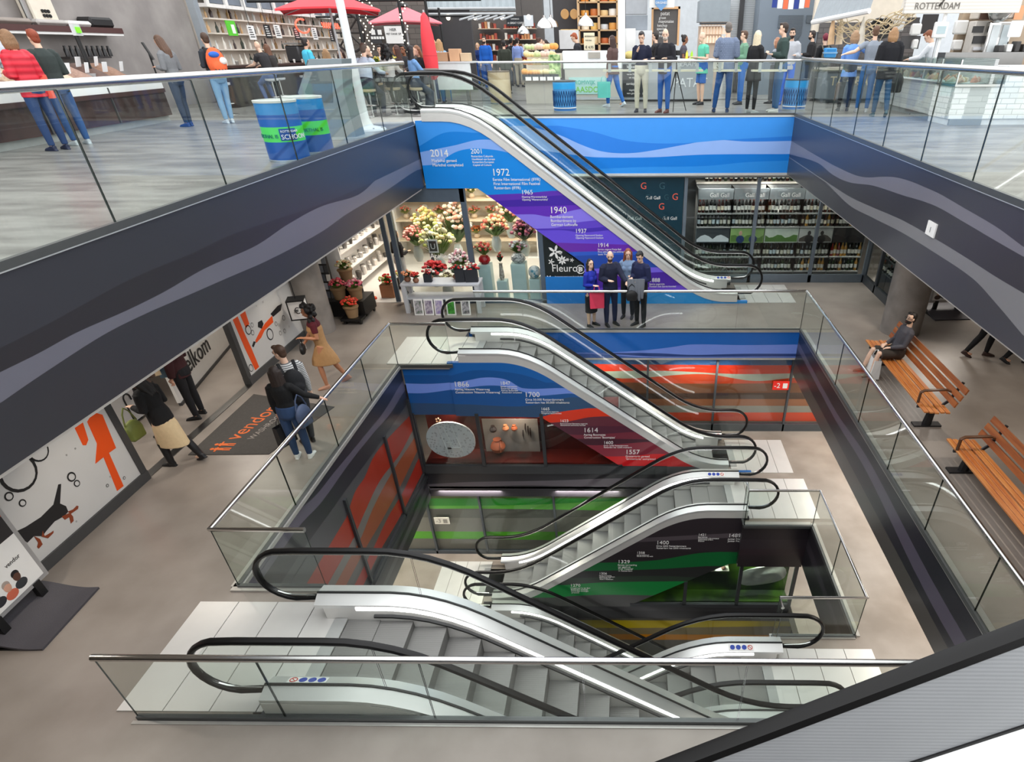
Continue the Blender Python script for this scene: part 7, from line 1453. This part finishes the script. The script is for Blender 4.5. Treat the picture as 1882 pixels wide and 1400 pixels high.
for i, (u, v, Y) in enumerate(((1001, 52, 24.5), (1013, 50, 26), (1077, 48, 24), (962, 62, 32))):
    p = ony(u, v, Y); t = thing('pendant_lamp', ('left', 'second', 'right', 'small far')[i]+' silver dome pendant lamp over the cheese stall', 'lamp', p); m = MB(); m.lathe([(.26, 0), (.25, .07), (.2, .16), (.1, .24), (.04, .28), (.04, .34)], p, 18); m.build('lamp_shade', STEEL, t); m = MB(); m.tube([(p.x, p.y, p.z+.34), (p.x, p.y, 4.2)], .01, 5); m.build('cord', BLACK, t)
kc = thing('cheese_counter', 'white cheese counter with pale green lettering', 'counter', (-1.0, 23, 0)); x0, x1, z0, z1 = prect(1034, 93, 1143, 135, 23)
m = MB(); m.box(x0, x1, 23, 24.2, .9, z1, bev=.03); m.build('display_case', M('#eef0f0', .35), kc); m = MB(); m.box(x0+.05, x1, 23.02, 24.2, .0, .9); m.build('body', M('#bcbab2', .5, var=.08, nscale=2), kc, 0); m = MB(); m.box(x0, x1, 22.98, 24.2, .08, .16); m.build('kick_rail', LAM, kc, 0)
q0, q1, q2, q3 = prect(1081, 96, 1103, 107, 22.97); m = MB(); m.box(q0, q1, 22.97, 23.0, q2, q3); m.build('window_slot', M('#a9a49a', .3), kc, 0)
CYAN = M('#2fae9c', .5); q0, q1, q2, q3 = prect(1046, 142, 1116, 173, 22.995); m = MB(); m.box(q0, q1, 22.995, 23.02, q2, q3); m.build('sign_board', M('#a9d4d0', .4), kc, 0); lettering('lettering', 'CROMWIJK', .15, CYAN, tuple(ony(1050, 155, 22.99)), kc); lettering('lettering', 'KAASDOM', .22, M('#7cc83a', .5), tuple(ony(1050, 169.5, 22.99)), kc)
psign('white poster with a red-haired figure behind the cheese counter', (1028, 55, 1064, 90), 26.4, M('#dcdcdc', .5), ()); psign('cream price poster behind the cheese counter', (1073, 60, 1093, 92), 26.3, M('#f2e8c8', .5), (('BOERENKAAS', 1074.5, 68, .06), ('hele kaas', 1076, 75, .06), ('€ 4,95', 1076, 89, .11)), tm=BLK)
fd = thing('fruit_display', 'stepped fruit and cheese display beside the cheese counter', 'display', (-2.7, 22.7, 0)); x0, x1, z0, z1 = prect(958, 148, 1030, 153, 22.6)
m = MB(); m.box(x0, x1, 22.6, 23.2, z1-.05, z1+.02); m.build('board', M('#8a8378', .6), fd, 0); m = MB(); m.box(x0+.1, x1, 22.7, 23.6, 0, z1-.05); m.build('body', M('#c2bfb6', .5, var=.08, nscale=2), fd, 0)
for i in range(5): a = x0+.05+(x1-x0-.1)*i/5; m = MB(); m.box(a, a+(x1-x0)/5-.04, 22.55, 22.9, z1+.02, z1+.16); m.build('crate', M('#2c3238', .6), fd, 0); m = MB(); m.box(a+.1, a+.28, 22.54, 22.55, z1, z1+.1); m.build('price_tag', WHITE, fd, 0)
for i in range(3): m = MB(); m.box(x0+.1, x1, 23.0+.3*i, 23.35+.3*i, z1+.05, z1+.3+.2*i); m.build('step', M('#d9d2c4', .6), fd, 0)
FR = [M(c, .5, var=.1) for c in ('#e8a050', '#f0b070', '#e8d8a0', '#c9d8a0', '#e0c0b0', '#f0c890')]
for r in range(4):
    for i in range(11):
        c = (x0+.12+(x1-x0-.25)*i/11+RN.uniform(-.02, .02), 22.72+.3*r, z1+.2+.2*r-(.06 if r == 0 else 0)+.02); s = RN.uniform(.075, .11); m = MB(); m.ball((c[0], c[1], c[2]+s*.6), (s, s, s*.85), 10, 7); o = m.build('fruit', FR[(i//3+r) % 6]); tag(o, 'round fruit in the '+('front crates', 'first step', 'second step', 'top step')[r]+' of the fruit display', 'fruit', ('front crate', 'first step', 'second step', 'top step')[r]+' fruit')
gs = thing('green_bag_stack', 'green patterned gift bag on the fruit display', 'bag', ony(1018, 120, 23)); x0, x1, z0, z1 = prect(1009, 100, 1030, 145, 22.9); m = MB(); m.box(x0, x1, 22.85, 23.0, z0, z1, bev=.03); m.build('bag_body', two_tone('green_pattern', '#c9e0a0', '#3a6a2a', 8, .5), gs)
# ---- pillar, cabinets, fries stall
pl = MB(); x0, x1, z0, z1 = prect(1136, 0, 1149, 120, 24.2); pl.box(x0, x1, 24.2, 24.5, 0, 6); struct('wall_back', pl, M('#dfe3e6', .5))
pbox('grey_cabinet', 'grey wall cabinet right of the white pillar', 'cabinet', (1150, 28, 1190, 55), 26.5, .4, M('#8d949c', .5)); pbox('grey_cabinet', 'upper grey cabinet with pale logo right of the white pillar', 'cabinet', (1150, -20, 1190, 26), 26.5, .4, M('#a9adb2', .5))
pbox('fryer_hood', 'white steel hood beside the grey cabinet', 'hood', (1168, 56, 1198, 110), 26.2, .5, M('#dfe2e4', .4)); fz = thing('fries_warmer', 'steel fries warmer full of yellow fries', 'machine', ony(1158, 100, 24.8)); x0, x1, z0, z1 = prect(1148, 52, 1168, 108, 24.8)
m = MB(); m.box(x0, x1, 24.9, 25.3, 0, z1); m.build('cabinet', STEEL, fz, 0); m = MB(); m.ball(((x0+x1)/2, 24.85, z0+.1), (.2, .1, .12), 12, 8); m.build('fries', M('#f0cc80', .6, var=.2, nscale=40), fz).__setitem__('kind', 'stuff')
mb_ = psign('tall black chalk menu board of the fries stall', (1199, 16, 1247, 82), 26.8, M('#5a5654', .6), tuple((s, u, v, z) for s, u, v, z in (('patat', 1214, 28, .16), ('groot', 1211, 35, .11), ('mayonaise', 1210, 42, .13), ('ketchup', 1208, 49, .11), ('speciaal', 1207, 55, .11), ('satésaus', 1211, 61, .1), ('frisdrank', 1211, 68, .1))))
x0, x1, z0, z1 = prect(1197, 12, 1249, 84, 26.75); m = MB()
for a, b, c, d in ((x0, x0+.07, z0, z1), (x1-.07, x1, z0, z1), (x0, x1, z1-.07, z1)): m.box(a, b, 26.74, 26.79, c, d)
m.build('frame', M('#e0b080', .6), mb_, 0)
sd = thing('shield_sign', 'white and blue shield sign above the menu board', 'sign', ony(1215, 5, 26)); m = MB(); P_ = [ony(u, v, 26) for u, v in ((1204, -14), (1226, -14), (1226, 8), (1215, 20), (1204, 8))]; m.prism([(p.x, p.z) for p in P_], 'y', 26, 26.05); m.build('shield', M('#6f98c4', .5), sd, 0)
x0, x1, z0, z1 = prect(1194, -30, 1240, 14, 26.1); MB().box(x0, x1, 26.08, 26.14, z0, z1).build('back_board', M('#e9e6e0', .5), sd, 0); lettering('lettering', 'ORIGINEEL', .085, WHITE, tuple(ony(1205, 7, 25.99)), sd)
pc = thing('fries_counter', 'long grey fries counter with outlined patat lettering', 'counter', (1.3, 23.6, 0)); x0, x1, z0, z1 = prect(1143, 112, 1312, 130, 23.3)
CG = M('#a9aeb2', .4, .25, var=.05, nscale=2)
m = MB(); m.box(x0, x1, 23.3, 24.3, .06, z1); m.build('body', CG, pc, 0); m = MB(); m.box(x0-.03, x1+.03, 23.22, 24.35, z1, z1+.05); m.build('worktop', M('#dfe2e4', .35), pc, 0); m = MB(); m.box(x0, x1, 23.36, 24.3, 0, .06); m.build('plinth', DGREY, pc, 0)
lettering('lettering', 'PATAT', .36, M('#e4e8ea', .4), tuple(ony(1237, 160, 23.29)), pc); lettering('lettering', 'VLAAMSE', .2, M('#dfe4e6', .4), tuple(ony(1243, 122, 23.29)), pc)
psign('black menu panel with white script on the fries counter front', (1145, 118, 1190, 178), 23.25, M('#22262a', .5), (('lekkere', 1152, 125, .11), ('verse frieten', 1152, 138, .075), ('uit eigen', 1156, 144, .075), ('aardappel', 1151, 156, .1), ('dagelijks', 1156, 167, .075), ('vers gesneden', 1152, 173, .075), ('1,50', 1180, 174, .08)))
for i, (u, c) in enumerate(((1262, '#e8d040'), (1271, '#9ad02a'), (1238, '#e9e9e6'))): p = ony(u, 108, 23.8); m = MB(); m.lathe([(.04, 0), (.04, .14), (.014, .19), (.01, .22)], (p.x, 23.8, z1+.05), 10); o = m.build('sauce_bottle', M(c, .4)); tag(o, ('yellow', 'lime green', 'white')[i]+' sauce bottle on the fries counter', 'bottle')
bl = thing('drinks_display', 'lit drinks display between the fries stall and the grey block', 'display', ony(1305, 62, 27.5)); x0, x1, z0, z1 = prect(1284, 48, 1326, 84, 27.5); m = MB(); m.box(x0, x1, 27.5, 27.8, 0, z1); m.build('cabinet', M('#c9b8a8', .5), bl, 0)
m = MB()
for r in range(3):
    for i in range(9): m.lathe([(.05, 0), (.05, .15), (.02, .22)], (x0+.1+.11*i, 27.4, z0+.08+.26*r), 7)
m.build('bottles', M('#f0d8c0', .3, emit=.35), bl)['kind'] = 'stuff'
pbox('extractor_hood', 'grey extractor hood above the drinks display', 'hood', (1286, 0, 1342, 40), 27, 1, M('#8f989e', .4, .3)); pbox('hood_rail', 'dark rail under the extractor hood', 'rail', (1286, 41, 1340, 45), 26.9, .1, DGREY)
gw = pbox('perforated_wall', 'pale perforated wall panels right of the extractor hood', 'wall panel', (1338, -30, 1394, 130), 28, .3, striped('perforated_panel', '#a9aeb2', '#d6dadc', 'Z', 6, .5, 0, .3), z0=0, z1=4)
for u in (1360, 1390): p = ony(u, 50, 27.9); m = MB(); m.box(p.x-.08, p.x+.08, 27.8, 27.95, 0, 4); o = m.build('dark_post', DGREY); tag(o, ('left' if u == 1360 else 'right')+' dark post in front of the perforated panels', 'post')
gb = pbox('grey_block', 'large blue-grey wall block with slatted figure seven', 'wall panel', (1394, -60, 1505, 130), 26.6, 1, M('#7c8894', .6, var=.05, nscale=1), z0=0, z1=4.2)
SL = striped('slats', '#3f464c', '#7c8894', 'Z', 9, .5, 0, .6, 'SAW')
x0, x1, z0, z1 = prect(1428, 28, 1472, 100, 26.58); m = MB(); m.prism([(x0, z1), (x1, z1), (x1, z1-.5), (x0+.55, z0), (x0+.1, z0), (x1-.45, z1-.42), (x0, z1-.35)], 'y', 26.56, 26.6); m.build('slatted_seven', SL, gb, 0)
x0, x1, z0, z1 = prect(1482, 28, 1495, 42, 26.58); MB().box(x0, x1, 26.56, 26.6, z0, z1).build('slatted_patch', SL, gb, 0)
bt_ = thing('bunting', 'string of blue, white and orange flags high on the grey block', 'flags', ony(1454, 0, 25)); q0, q1 = ony(1405, -12, 25), ony(1500, -14, 25); m = MB(); m.tube([q0, q0.lerp(q1, .5)+Vector((0, 0, -.1)), q1], .01, 5); m.build('cord', WHITE, bt_)
for i in range(7):
    p = ony(1424+10*i, 4+3*sin(pi*i/6), 25); m = MB(); m.box(p.x-.08, p.x+.08, 25, 25.012, p.z-.14, p.z+.22); m.build('flag', M(('#2a3f8c', '#f0f0f0', '#e8704a', '#f0f0f0', '#2a3f8c', '#f0f0f0', '#e8704a')[i], .7), bt_)
# ---- awning, nets, tapas counter
aw = thing('awning', 'grey pleated awning with white lower bar', 'awning', (6.0, 21, 2)); a, b = ony(1493, 41, 21.8), ony(1598, 20, 19.4); m = MB(); n = 36
for i in range(n):
    f0, f1 = i/n, (i+1)/n; p, q = a.lerp(b, f0), a.lerp(b, f1); d0, d1 = .06*(i % 2), .06*((i+1) % 2); m.quad((p.x, p.y-d0, p.z), (q.x, q.y-d1, q.z), (q.x+.5, q.y+.7-d1, q.z+1.4), (p.x+.5, p.y+.7-d0, p.z+1.4))
m.build('fabric', M('#9aa1a6', .8), aw, 0); m = MB(); m.tube([a, b], .06, 8); m.build('bar', WHITE, aw)
nt_ = thing('fishing_net', 'beige fishing net with ropes hanging below the awning', 'net', (7, 20, 2)); m = MB(); a, b = ony(1540, 38, 21), ony(1690, 4, 18.5)
for k in range(14):
    sg_ = .25+.5*RN.random(); m.tube([a.lerp(b, i/40)+Vector((.06*sin(i*.6+k), .1*k/14, -sg_*sin(pi*(i/40))*.5+.1*sin(i*.42+k*2)-.02*k)) for i in range(41)], .012, 4)
o = m.build('ropes', M('#d8c6a4', .8, var=.15), nt_); o['kind'] = 'stuff'
for i, (u, Y) in enumerate(((1530, 21), (1545, 21.2), (1586, 20))):
    p = ony(u, 48, Y); m = MB(); m.tube([p+Vector((0, 0, .2)), p+Vector((0, 0, -.05)), p+Vector((.03, 0, -.42))], [.03, .07, .1], 8); o = m.build('straw_bundle', M(('#d8b48c', '#e0cdb0', '#e6dccb')[i], .8, var=.15)); tag(o, ('left', 'middle', 'right')[i]+' pale straw bundle hanging by the net', 'bundle')
tc_ = thing('tapas_counter', 'dark rounded tapas counter behind the hugging couple', 'counter', (6.2, 22.6, 0)); x0, x1, z0, z1 = prect(1512, 128, 1610, 180, 22.2); m = MB(); m.box(x0, x1, 22.2, 23.2, 0, z1, bev=.1); m.build('body', M('#77828a', .4, .2), tc_); m = MB(); m.box(x0-.05, x1+.05, 22.1, 23.3, z1, z1+.05); m.build('worktop', M('#c9c2b4', .4), tc_, 0); lettering('lettering', 'TAPAS', .34, M('#d9cfae', .5), tuple(ony(1524, 157, 22.19)), tc_); lettering('lettering', 'BAR', .34, M('#d9cfae', .5), tuple(ony(1570, 157, 22.19)), tc_)
bc_ = thing('blue_crate', 'stack of bright blue plastic crates on the tapas counter', 'crate', ony(1527, 98, 22.6)); x0, x1, z0, z1 = prect(1517, 88, 1538, 106, 22.6); m = MB(); m.box(x0, x1, 22.6, 22.9, z0, z1, bev=.03); m.build('crate', M('#3a9ae0', .4), bc_); MB().box(x0-.02, x1+.02, 22.58, 22.92, (z0+z1)/2-.02, (z0+z1)/2+.02).build('rim', M('#8fc4ec', .4), bc_, 0)
bwl = pbox('brick_wall', 'dark brick wall behind the tapas counter', 'wall panel', (1500, 60, 1680, 120), 25, .2, bricks('stall_brick', '#5c5a5a', '#686464', '#4a4848', .4, .14), z0=0, z1=2.1); pbox('cream_wall', 'cream wall strip above the dark brick wall', 'wall panel', (1494, 30, 1680, 58), 25.05, .2, CREAM, z1=4)
# ---- white tiled seafood stall on the right
TILE = bricks('white_wall_tiles', '#f0f3f4', '#e6eaec', '#c4cacc', .3, .1, .25, .008); TILEG = bricks('grey_wall_tiles', '#c6cccd', '#bac0c2', '#a9afb0', .6, .11, .25, .006)
ta, tb2 = Vector((7.02, 15.46, 0)), Vector((7.35, 20.9, 0)); tdir = (tb2-ta).normalized(); tang = math.atan2(tdir.y, tdir.x)
ts_ = thing('seafood_counter', 'white tiled seafood counter with glass display at the right', 'counter', (7.6, 17, 0)); tn = Vector((tdir.y, -tdir.x, 0)); L_ = (tb2-ta).length
def tb_box(mb, s0, s1, o0, o1, z0, z1): c = ta+tdir*((s0+s1)/2)+tn*((o0+o1)/2); mb.obox((c.x, c.y, (z0+z1)/2), (s1-s0, o1-o0, z1-z0), tang)
m = MB(); tb_box(m, .0, L_, .06, .75, 0, .12); m.build('plinth', M('#8d9496', .5), ts_, 0); m = MB(); tb_box(m, .02, L_, 0, .75, .12, .72); m.build('tiled_front', TILEG, ts_, 0); m = MB(); m.box(7.03, 12, 15.46, 16.5, .12, .72); m.build('tiled_front', TILE, ts_, 0); m = MB(); m.box(7.05, 12, 15.5, 16.5, 0, .12); m.build('plinth', M('#dfe3e4', .5), ts_, 0)
m = MB(); m.box(8.05, 12, 15.45, 16.5, .72, 1.08); m.build('tiled_front', TILE, ts_, 0); m = MB(); tb_box(m, -.03, L_, -.02, .75, .72, .76); m.build('steel_edge', STEEL, ts_, 0); m = MB(); m.box(7.0, 8.05, 15.44, 16.4, .72, .76); m.build('steel_edge', STEEL, ts_, 0)
m = MB(); tb_box(m, 0, L_, .68, .75, .76, 1.2); m.build('back_slats', striped('white_slats', '#8d9294', '#f2f4f4', 'Z', 12, .4, 0, .4), ts_, 0); m = MB(); tb_box(m, 0, L_, .05, .75, 1.2, 1.22); m.build('glass_top', CLEAR, ts_, 0)
for i in range(5):
    m = MB(); tb_box(m, L_*i/5+.02, L_*(i+1)/5-.02, .0, .01, .77, 1.2); m.build('display_glass', CLEAR, ts_, 0); m = MB(); tb_box(m, L_*i/5-.015, L_*i/5+.015, -.01, .02, .76, 1.2); m.build('mullion', STEEL, ts_, 0)
m = MB(); m.box(7.05, 8.02, 15.45, 15.46, .77, 1.06); m.build('display_glass', CLEAR, ts_, 0)
FISH = [M(c, .45, var=.15, nscale=20) for c in ('#e8b49c', '#d8866a', '#e9dcc8', '#caa878', '#f0d8c8', '#b98a6a')]
for i in range(46):
    s = .15+(L_-.3)*i/46; c = ta+tdir*s+tn*RN.uniform(.12, .55); m = MB(); l = RN.uniform(.1, .2); m.tube([c+Vector((-l*.5, RN.uniform(-.05, .05), .79)), c+Vector((0, 0, .84)), c+Vector((l*.5, RN.uniform(-.05, .05), .8))], [.02, RN.uniform(.05, .08), .015], 7); o = m.build('seafood', FISH[i % 6]); tag(o, 'piece of seafood on ice in the tiled display', 'seafood', 'seafood pieces in the tiled display')
for i in range(9): m = MB(); m.ball((7.25+.09*i, 15.75+.1*(i % 3), .82), (.08, .06, .06), 8, 6); o = m.build('shell', FISH[(i+2) % 6]); tag(o, 'shellfish at the front corner of the tiled display', 'seafood', 'shellfish at the front corner')
m = MB(); m.box(7.12, 7.7, 15.6, 20.5, .76, .78); o = m.build('ice', M('#eef4f6', .5), ts_, 0)
rb = thing('steel_rack', 'steel rack against the white tiles at the right edge', 'rack', (10, 15.2, 0)); m = MB(); m.tube([(9.0, 15.2, .45), (10.6, 15.2, .45)], .03, 8); m.tube([(9.1, 15.4, .45), (9.1, 15.2, .1)], .02, 6); m.tube([(9.55, 15.2, 0), (9.6, 15.2, .5), (9.7, 15.2, .62), (10.4, 15.2, .64)], .025, 8); m.build('frame', DGREY, rb)
# wall behind the seafood stall
sw_ = MB(); sw_.box(8.6, 16, 19.6, 19.8, 0, 4); struct('wall_back', sw_, M('#b39f88', .6, var=.05, nscale=1)); hd = pbox('stall_header', 'pale slatted header board of the seafood stall reading rotterdam', 'sign', (1668, -40, 1882, 24), 17.2, .1, striped('header_slats', '#cfc9c0', '#e0dbd3', 'Z', 5, .5, 0, .2), z1=4)
lettering('lettering', 'ROTTERDAM', .17, M('#6a655e', .5), tuple(ony(1680, 17, 17.19)), hd); lettering('lettering', '9', .4, M('#4a4640', .5), tuple(ony(1720, 12, 17.19)), hd)
def wallitem(name, label, cat, px, mat, Y=19.55, dep=.15, bev=.02): return pbox(name, label, cat, px, Y-dep, dep, mat, bev=bev)
wallitem('paper_dispenser', 'upper left white towel dispenser on the beige stall wall', 'dispenser', (1676, 43, 1694, 65), WHITE, bev=.03); wallitem('paper_dispenser', 'upper right white towel dispenser on the beige stall wall', 'dispenser', (1756, 37, 1780, 63), WHITE, bev=.03); wallitem('paper_dispenser', 'lower right white towel dispenser on the beige stall wall', 'dispenser', (1752, 73, 1770, 92), WHITE, bev=.03); wallitem('paper_dispenser', 'lower left white soap dispenser on the beige stall wall', 'dispenser', (1678, 72, 1688, 90), WHITE, bev=.03)
wallitem('dark_doorway', 'dark opening in the beige stall wall', 'opening', (1694, 26, 1722, 62), M('#2f2a2a', .5), dep=.04, bev=0); wallitem('serving_hatch', 'dark serving hatch left of the dark opening', 'hatch', (1667, 32, 1690, 46), M('#3a3636', .4), dep=.05, bev=0); wallitem('tile_panel', 'dark brick panel low on the stall wall', 'wall panel', (1655, 66, 1690, 90), M('#4f4d4e', .6), dep=.03, bev=0)
fr2 = wallitem('fridge', 'tall steel glass-door fridge at the right of the stall', 'fridge', (1812, 40, 1856, 110), STEEL, 19.3, .5); q = pbox('door', None, None, (1818, 46, 1832, 105), 18.78, .03, M('#dfe6e8', .15), fr2); q = pbox('door', None, None, (1837, 46, 1852, 105), 18.78, .03, M('#c9d4d8', .15), fr2)
shf = wallitem('stall_shelf', 'white shelf with oven and boxes beside the fridge', 'shelf', (1786, 38, 1812, 106), M('#d6d0c8', .5), 19.4, .4)
for i, (v0, v1, c) in enumerate(((48, 60, '#2a2828'), (66, 80, '#1f1d1d'), (86, 92, '#d9d9dc'), (94, 102, '#6a5a48'))): pbox('oven' if i < 2 else 'container', None, None, (1789, v0, 1808, v1), 18.95, .06, M(c, .4), shf)
wallitem('white_screen', 'white lit screen at the right edge of the stall', 'screen', (1856, 38, 1880, 68), M('#eef2f6', .4, emit=.4), 18.6, .06); wallitem('top_cupboard', 'pale cupboard over the fridge', 'cupboard', (1800, 14, 1882, 34), M('#d9cfc4', .5), 19.5, .5); wallitem('orange_poster', 'orange poster on the cupboard at the right edge', 'poster', (1866, 10, 1882, 36), M('#e0a074', .5), 18.95, .02, 0); wallitem('photo_panel', 'dark photo panel left of the steel bowl', 'picture', (1802, 18, 1822, 36), M('#5a3f34', .5, var=.25, nscale=6), 18.95, .02, 0)
p = ony(1834, 30, 18.7); m = MB(); m.lathe([(.05, 0), (.18, .05), (.27, .16), (.29, .25), (.27, .25), (.0, .05)], (p.x, 18.65, p.z-.12), 18); o = m.build('steel_bowl', STEEL); tag(o, 'large steel bowl above the fridge', 'bowl')
wk2 = pbox('work_counter', 'cluttered steel work counter behind the seafood display', 'counter', (1735, 96, 1880, 125), 18.4, .7, STEELD, z0=0)
for i in range(16):
    x = 9.2+.2*i; m = MB(); h = RN.uniform(.08, .22); m.box(x, x+RN.uniform(.1, .18), 18.45, 18.7, 1.2, 1.2+h, bev=.015); o = m.build('kitchen_container', M(RN.choice(('#e9e9e6', '#3a3838', '#c98a7a', '#5a6a80', '#d9d2c8', '#8a8f92')), .5)); tag(o, 'small container on the cluttered steel work counter', 'container', 'containers on the steel work counter')
x0, x1, z0, z1 = prect(1735, 96, 1880, 125, 18.4)
for o in list(SC.objects):
    if o.name.startswith('kitchen_container'): o.location.z = z1
bg_ = thing('white_bag', 'white printed tote bag hanging beside the net', 'bag', ony(1652, 40, 20)); x0, x1, z0, z1 = prect(1645, 22, 1664, 58, 20); m = MB(); m.box(x0, x1, 20, 20.08, z0, z1, bev=.03); m.build('bag_body', M('#e6e4e0', .8), bg_); m = MB(); m.tube([(x0+.1, 20.04, z1), ((x0+x1)/2, 20.04, z1+.35), (x1-.1, 20.04, z1)], .015, 5); m.build('handle', M('#e6e4e0', .8), bg_)
for i, u in enumerate((1612, 1625)): p = ony(u, 52, 21); m = MB(); m.lathe([(.2, 0), (.24, .04), (.22, .08), (0, .03)], p, 16, 0, Matrix.Rotation(pi/2, 3, 'X')); o = m.build('frying_pan', BLACK); tag(o, ('left' if i == 0 else 'right')+' black pan hanging on the stall wall by the net', 'pan')
pc2 = pbox('white_post', 'slim white post of the seafood stall', 'post', (1733, -20, 1738, 100), 17.3, .06, WHITE, z0=1.1, z1=4)
sw2 = thing('scale_cabinet', 'white scale with screen in front of the stallholder', 'scale', ony(1732, 55, 17.2)); x0, x1, z0, z1 = prect(1718, 40, 1742, 70, 17.2); m = MB(); m.box(x0, x1, 17.2, 17.32, z0, z1, bev=.02); m.build('head', WHITE, sw2); m = MB(); m.box(x0+.05, x1-.05, 17.19, 17.2, z0+.08, z1-.08); m.build('screen', M('#a9bcc0', .2), sw2, 0); m = MB(); m.tube([((x0+x1)/2, 17.3, 1.1), ((x0+x1)/2, 17.3, z0)], .03, 6); m.build('pole', LAM, sw2)
# leaning shelf on the back rail
for i, (u0, u1) in enumerate(((1108, 1170), (1186, 1232), (1237, 1292), (1312, 1362), (1383, 1446))):
    t = thing('leaning_shelf', ('leftmost', 'second', 'third', 'fourth', 'rightmost')[i]+' narrow pale shelf hooked on the back glass rail', 'shelf', (ony(u0, 129, YB0+.25).x, YB0+.25, .8), 'narrow shelves hooked on the back rail'); a, b = ony(u0, 130, YB0+.1), ony(u1, 130, YB0+.1)
    m = MB(); m.box(a.x, b.x, YB0+.06, YB0+.32, a.z-.02, a.z+.02); m.build('board', M('#d9d2bc', .5), t, 0)
    for s in (.2, .8): x = a.x+(b.x-a.x)*s; m = MB(); m.box(x-.035, x+.035, YB0+.045, YB0+.07, a.z-.03, HR0-.05); m.build('bracket', LAM, t, 0)
pk = thing('paper_bag', 'white paper bag with a printed face on the leaning shelf', 'bag', ony(1322, 120, YB0+.15)); x0, x1, z0, z1 = prect(1312, 111, 1330, 127, YB0+.12); MB().box(x0, x1, YB0+.12, YB0+.25, z0, z1, bev=.01).build('bag_body', M('#e2e0d8', .7), pk)
m = MB(); cx_, cz = (x0+x1)/2, (z0+z1)/2
for s in (-1, 1): m.ball((cx_+.03*s, YB0+.118, cz+.03), (.012, .004, .012), 8, 6)
m.tube([(cx_-.05+.1*i/6, YB0+.118, cz-.03-.03*sin(pi*i/6)) for i in range(7)], .006, 5); m.build('printed_face', BLK, pk)
m = MB(); p = onx(1713, 421, XR); m.box(XR-.02, XR, p.y-.14, p.y+.14, p.z-.09, p.z+.09); o = m.build('wall_sign', WHITE, None, 0); tag(o, 'small white number plate on the right striped fascia', 'sign'); q = text_mb('1', .1, align='CENTER'); q.xf(Matrix.Translation((XR-.024, p.y, p.z-.04))@Matrix.Rotation(-pi/2, 4, 'Z')); q.build('lettering', M('#8a8d90', .5), o, 0)
# ================================================================ light
w = bpy.data.worlds.new('market_hall_sky'); SC.world = w; w.use_nodes = True
bg = w.node_tree.nodes['Background']; bg.inputs['Color'].default_value = (.97, .985, 1, 1); bg.inputs['Strength'].default_value = 1.75
def area(name, loc, sx, sy, power, col=(1, .93, .84), rot=(0, 0, 0)):
    l = bpy.data.lights.new(name, 'AREA'); l.shape = 'RECTANGLE'; l.size = sx; l.size_y = sy; l.energy = power; l.color = col
    o = bpy.data.objects.new(name, l); COL.objects.link(o); o.location = loc; o.rotation_euler = rot; return o
def spot(name, loc, power, col=(1, .9, .78), ang=95, blend=.5, r=.06):
    l = bpy.data.lights.new(name, 'SPOT'); l.energy = power; l.color = col; l.spot_size = math.radians(ang); l.spot_blend = blend; l.shadow_soft_size = r
    o = bpy.data.objects.new(name, l); COL.objects.link(o); o.location = loc; return o
for y in (1, 4, 7, 10, 13): spot('downlight', (-6.6, y, G0-.12), 75)
for y in (2, 5, 8, 11, 14): spot('downlight', (6.3, y, G0-.12), 75)
for y in (6, 10): spot('downlight', (9.2, y, G0-.12), 75)
for x in (-3.5, -1, 1.5, 4): spot('downlight', (x, 18.9, G0-.15), 60)
for y in (4, 8, 12): area('washroom_light', (-9, y, G0-.12), .5, 2, 40)
for z in (Z1-.85, Z2-.55):  # unseen fill lights, added to brighten the lower levels and their printed walls
    for y in (5, 8, 11, 13.6): area('basement_fill', (6, y, z), 1.5, 1, 50)
    for x in (-4, -1, 2): area('basement_fill', (x, 14.25 if z > -6 else 12.38, z), 1.6, .12, 20 if z > -6 else 48)
for y in (5, 8, 11): area('basement_fill', (-7, y, Z2-.6), 1.5, 1, 70)  # more added fill for the left of the lower level, no lamp seen
for x, y, p in ((-5.2, 17.6, 38), (-3.2, 17.8, 38), (-6.8, 18.5, 60), (-4, 20, 45)): area('flower_shop_light', (x, y, G0-.1), .8, .8, p, (1, .9, .76))
for x in (2.5, 4, 5.5, 6.6): area('wine_shop_light', (x, 18.42, G0-.08), .9, .25, 110, (1, .95, .88))
area('counter_light', (9.3, 16.9, G0-.15), 1, 1, 60)
for x in (-4.3, -2.7): area('case_light', (x, 12.75, -5.62), .3, .2, 9, (1, .85, .7))
for x in (2.1, 3.4): area('case_light', (x, 10.85, -8.6),   .3, .15, 16, (.9, 1, .8))
SC.view_settings.view_transform = 'Standard'; SC.view_settings.look = 'None'; SC.view_settings.gamma = 1; SC.view_settings.use_curve_mapping = False
SC.view_settings.exposure = .47
SC.cycles.use_denoising = True
SC.cycles.max_bounces = 7; SC.cycles.diffuse_bounces = 3; SC.cycles.glossy_bounces = 3; SC.cycles.transmission_bounces = 4; SC.cycles.transparent_max_bounces = 32
SC.cycles.caustics_reflective = False; SC.cycles.caustics_refractive = False; SC.cycles.sample_clamp_indirect = 6
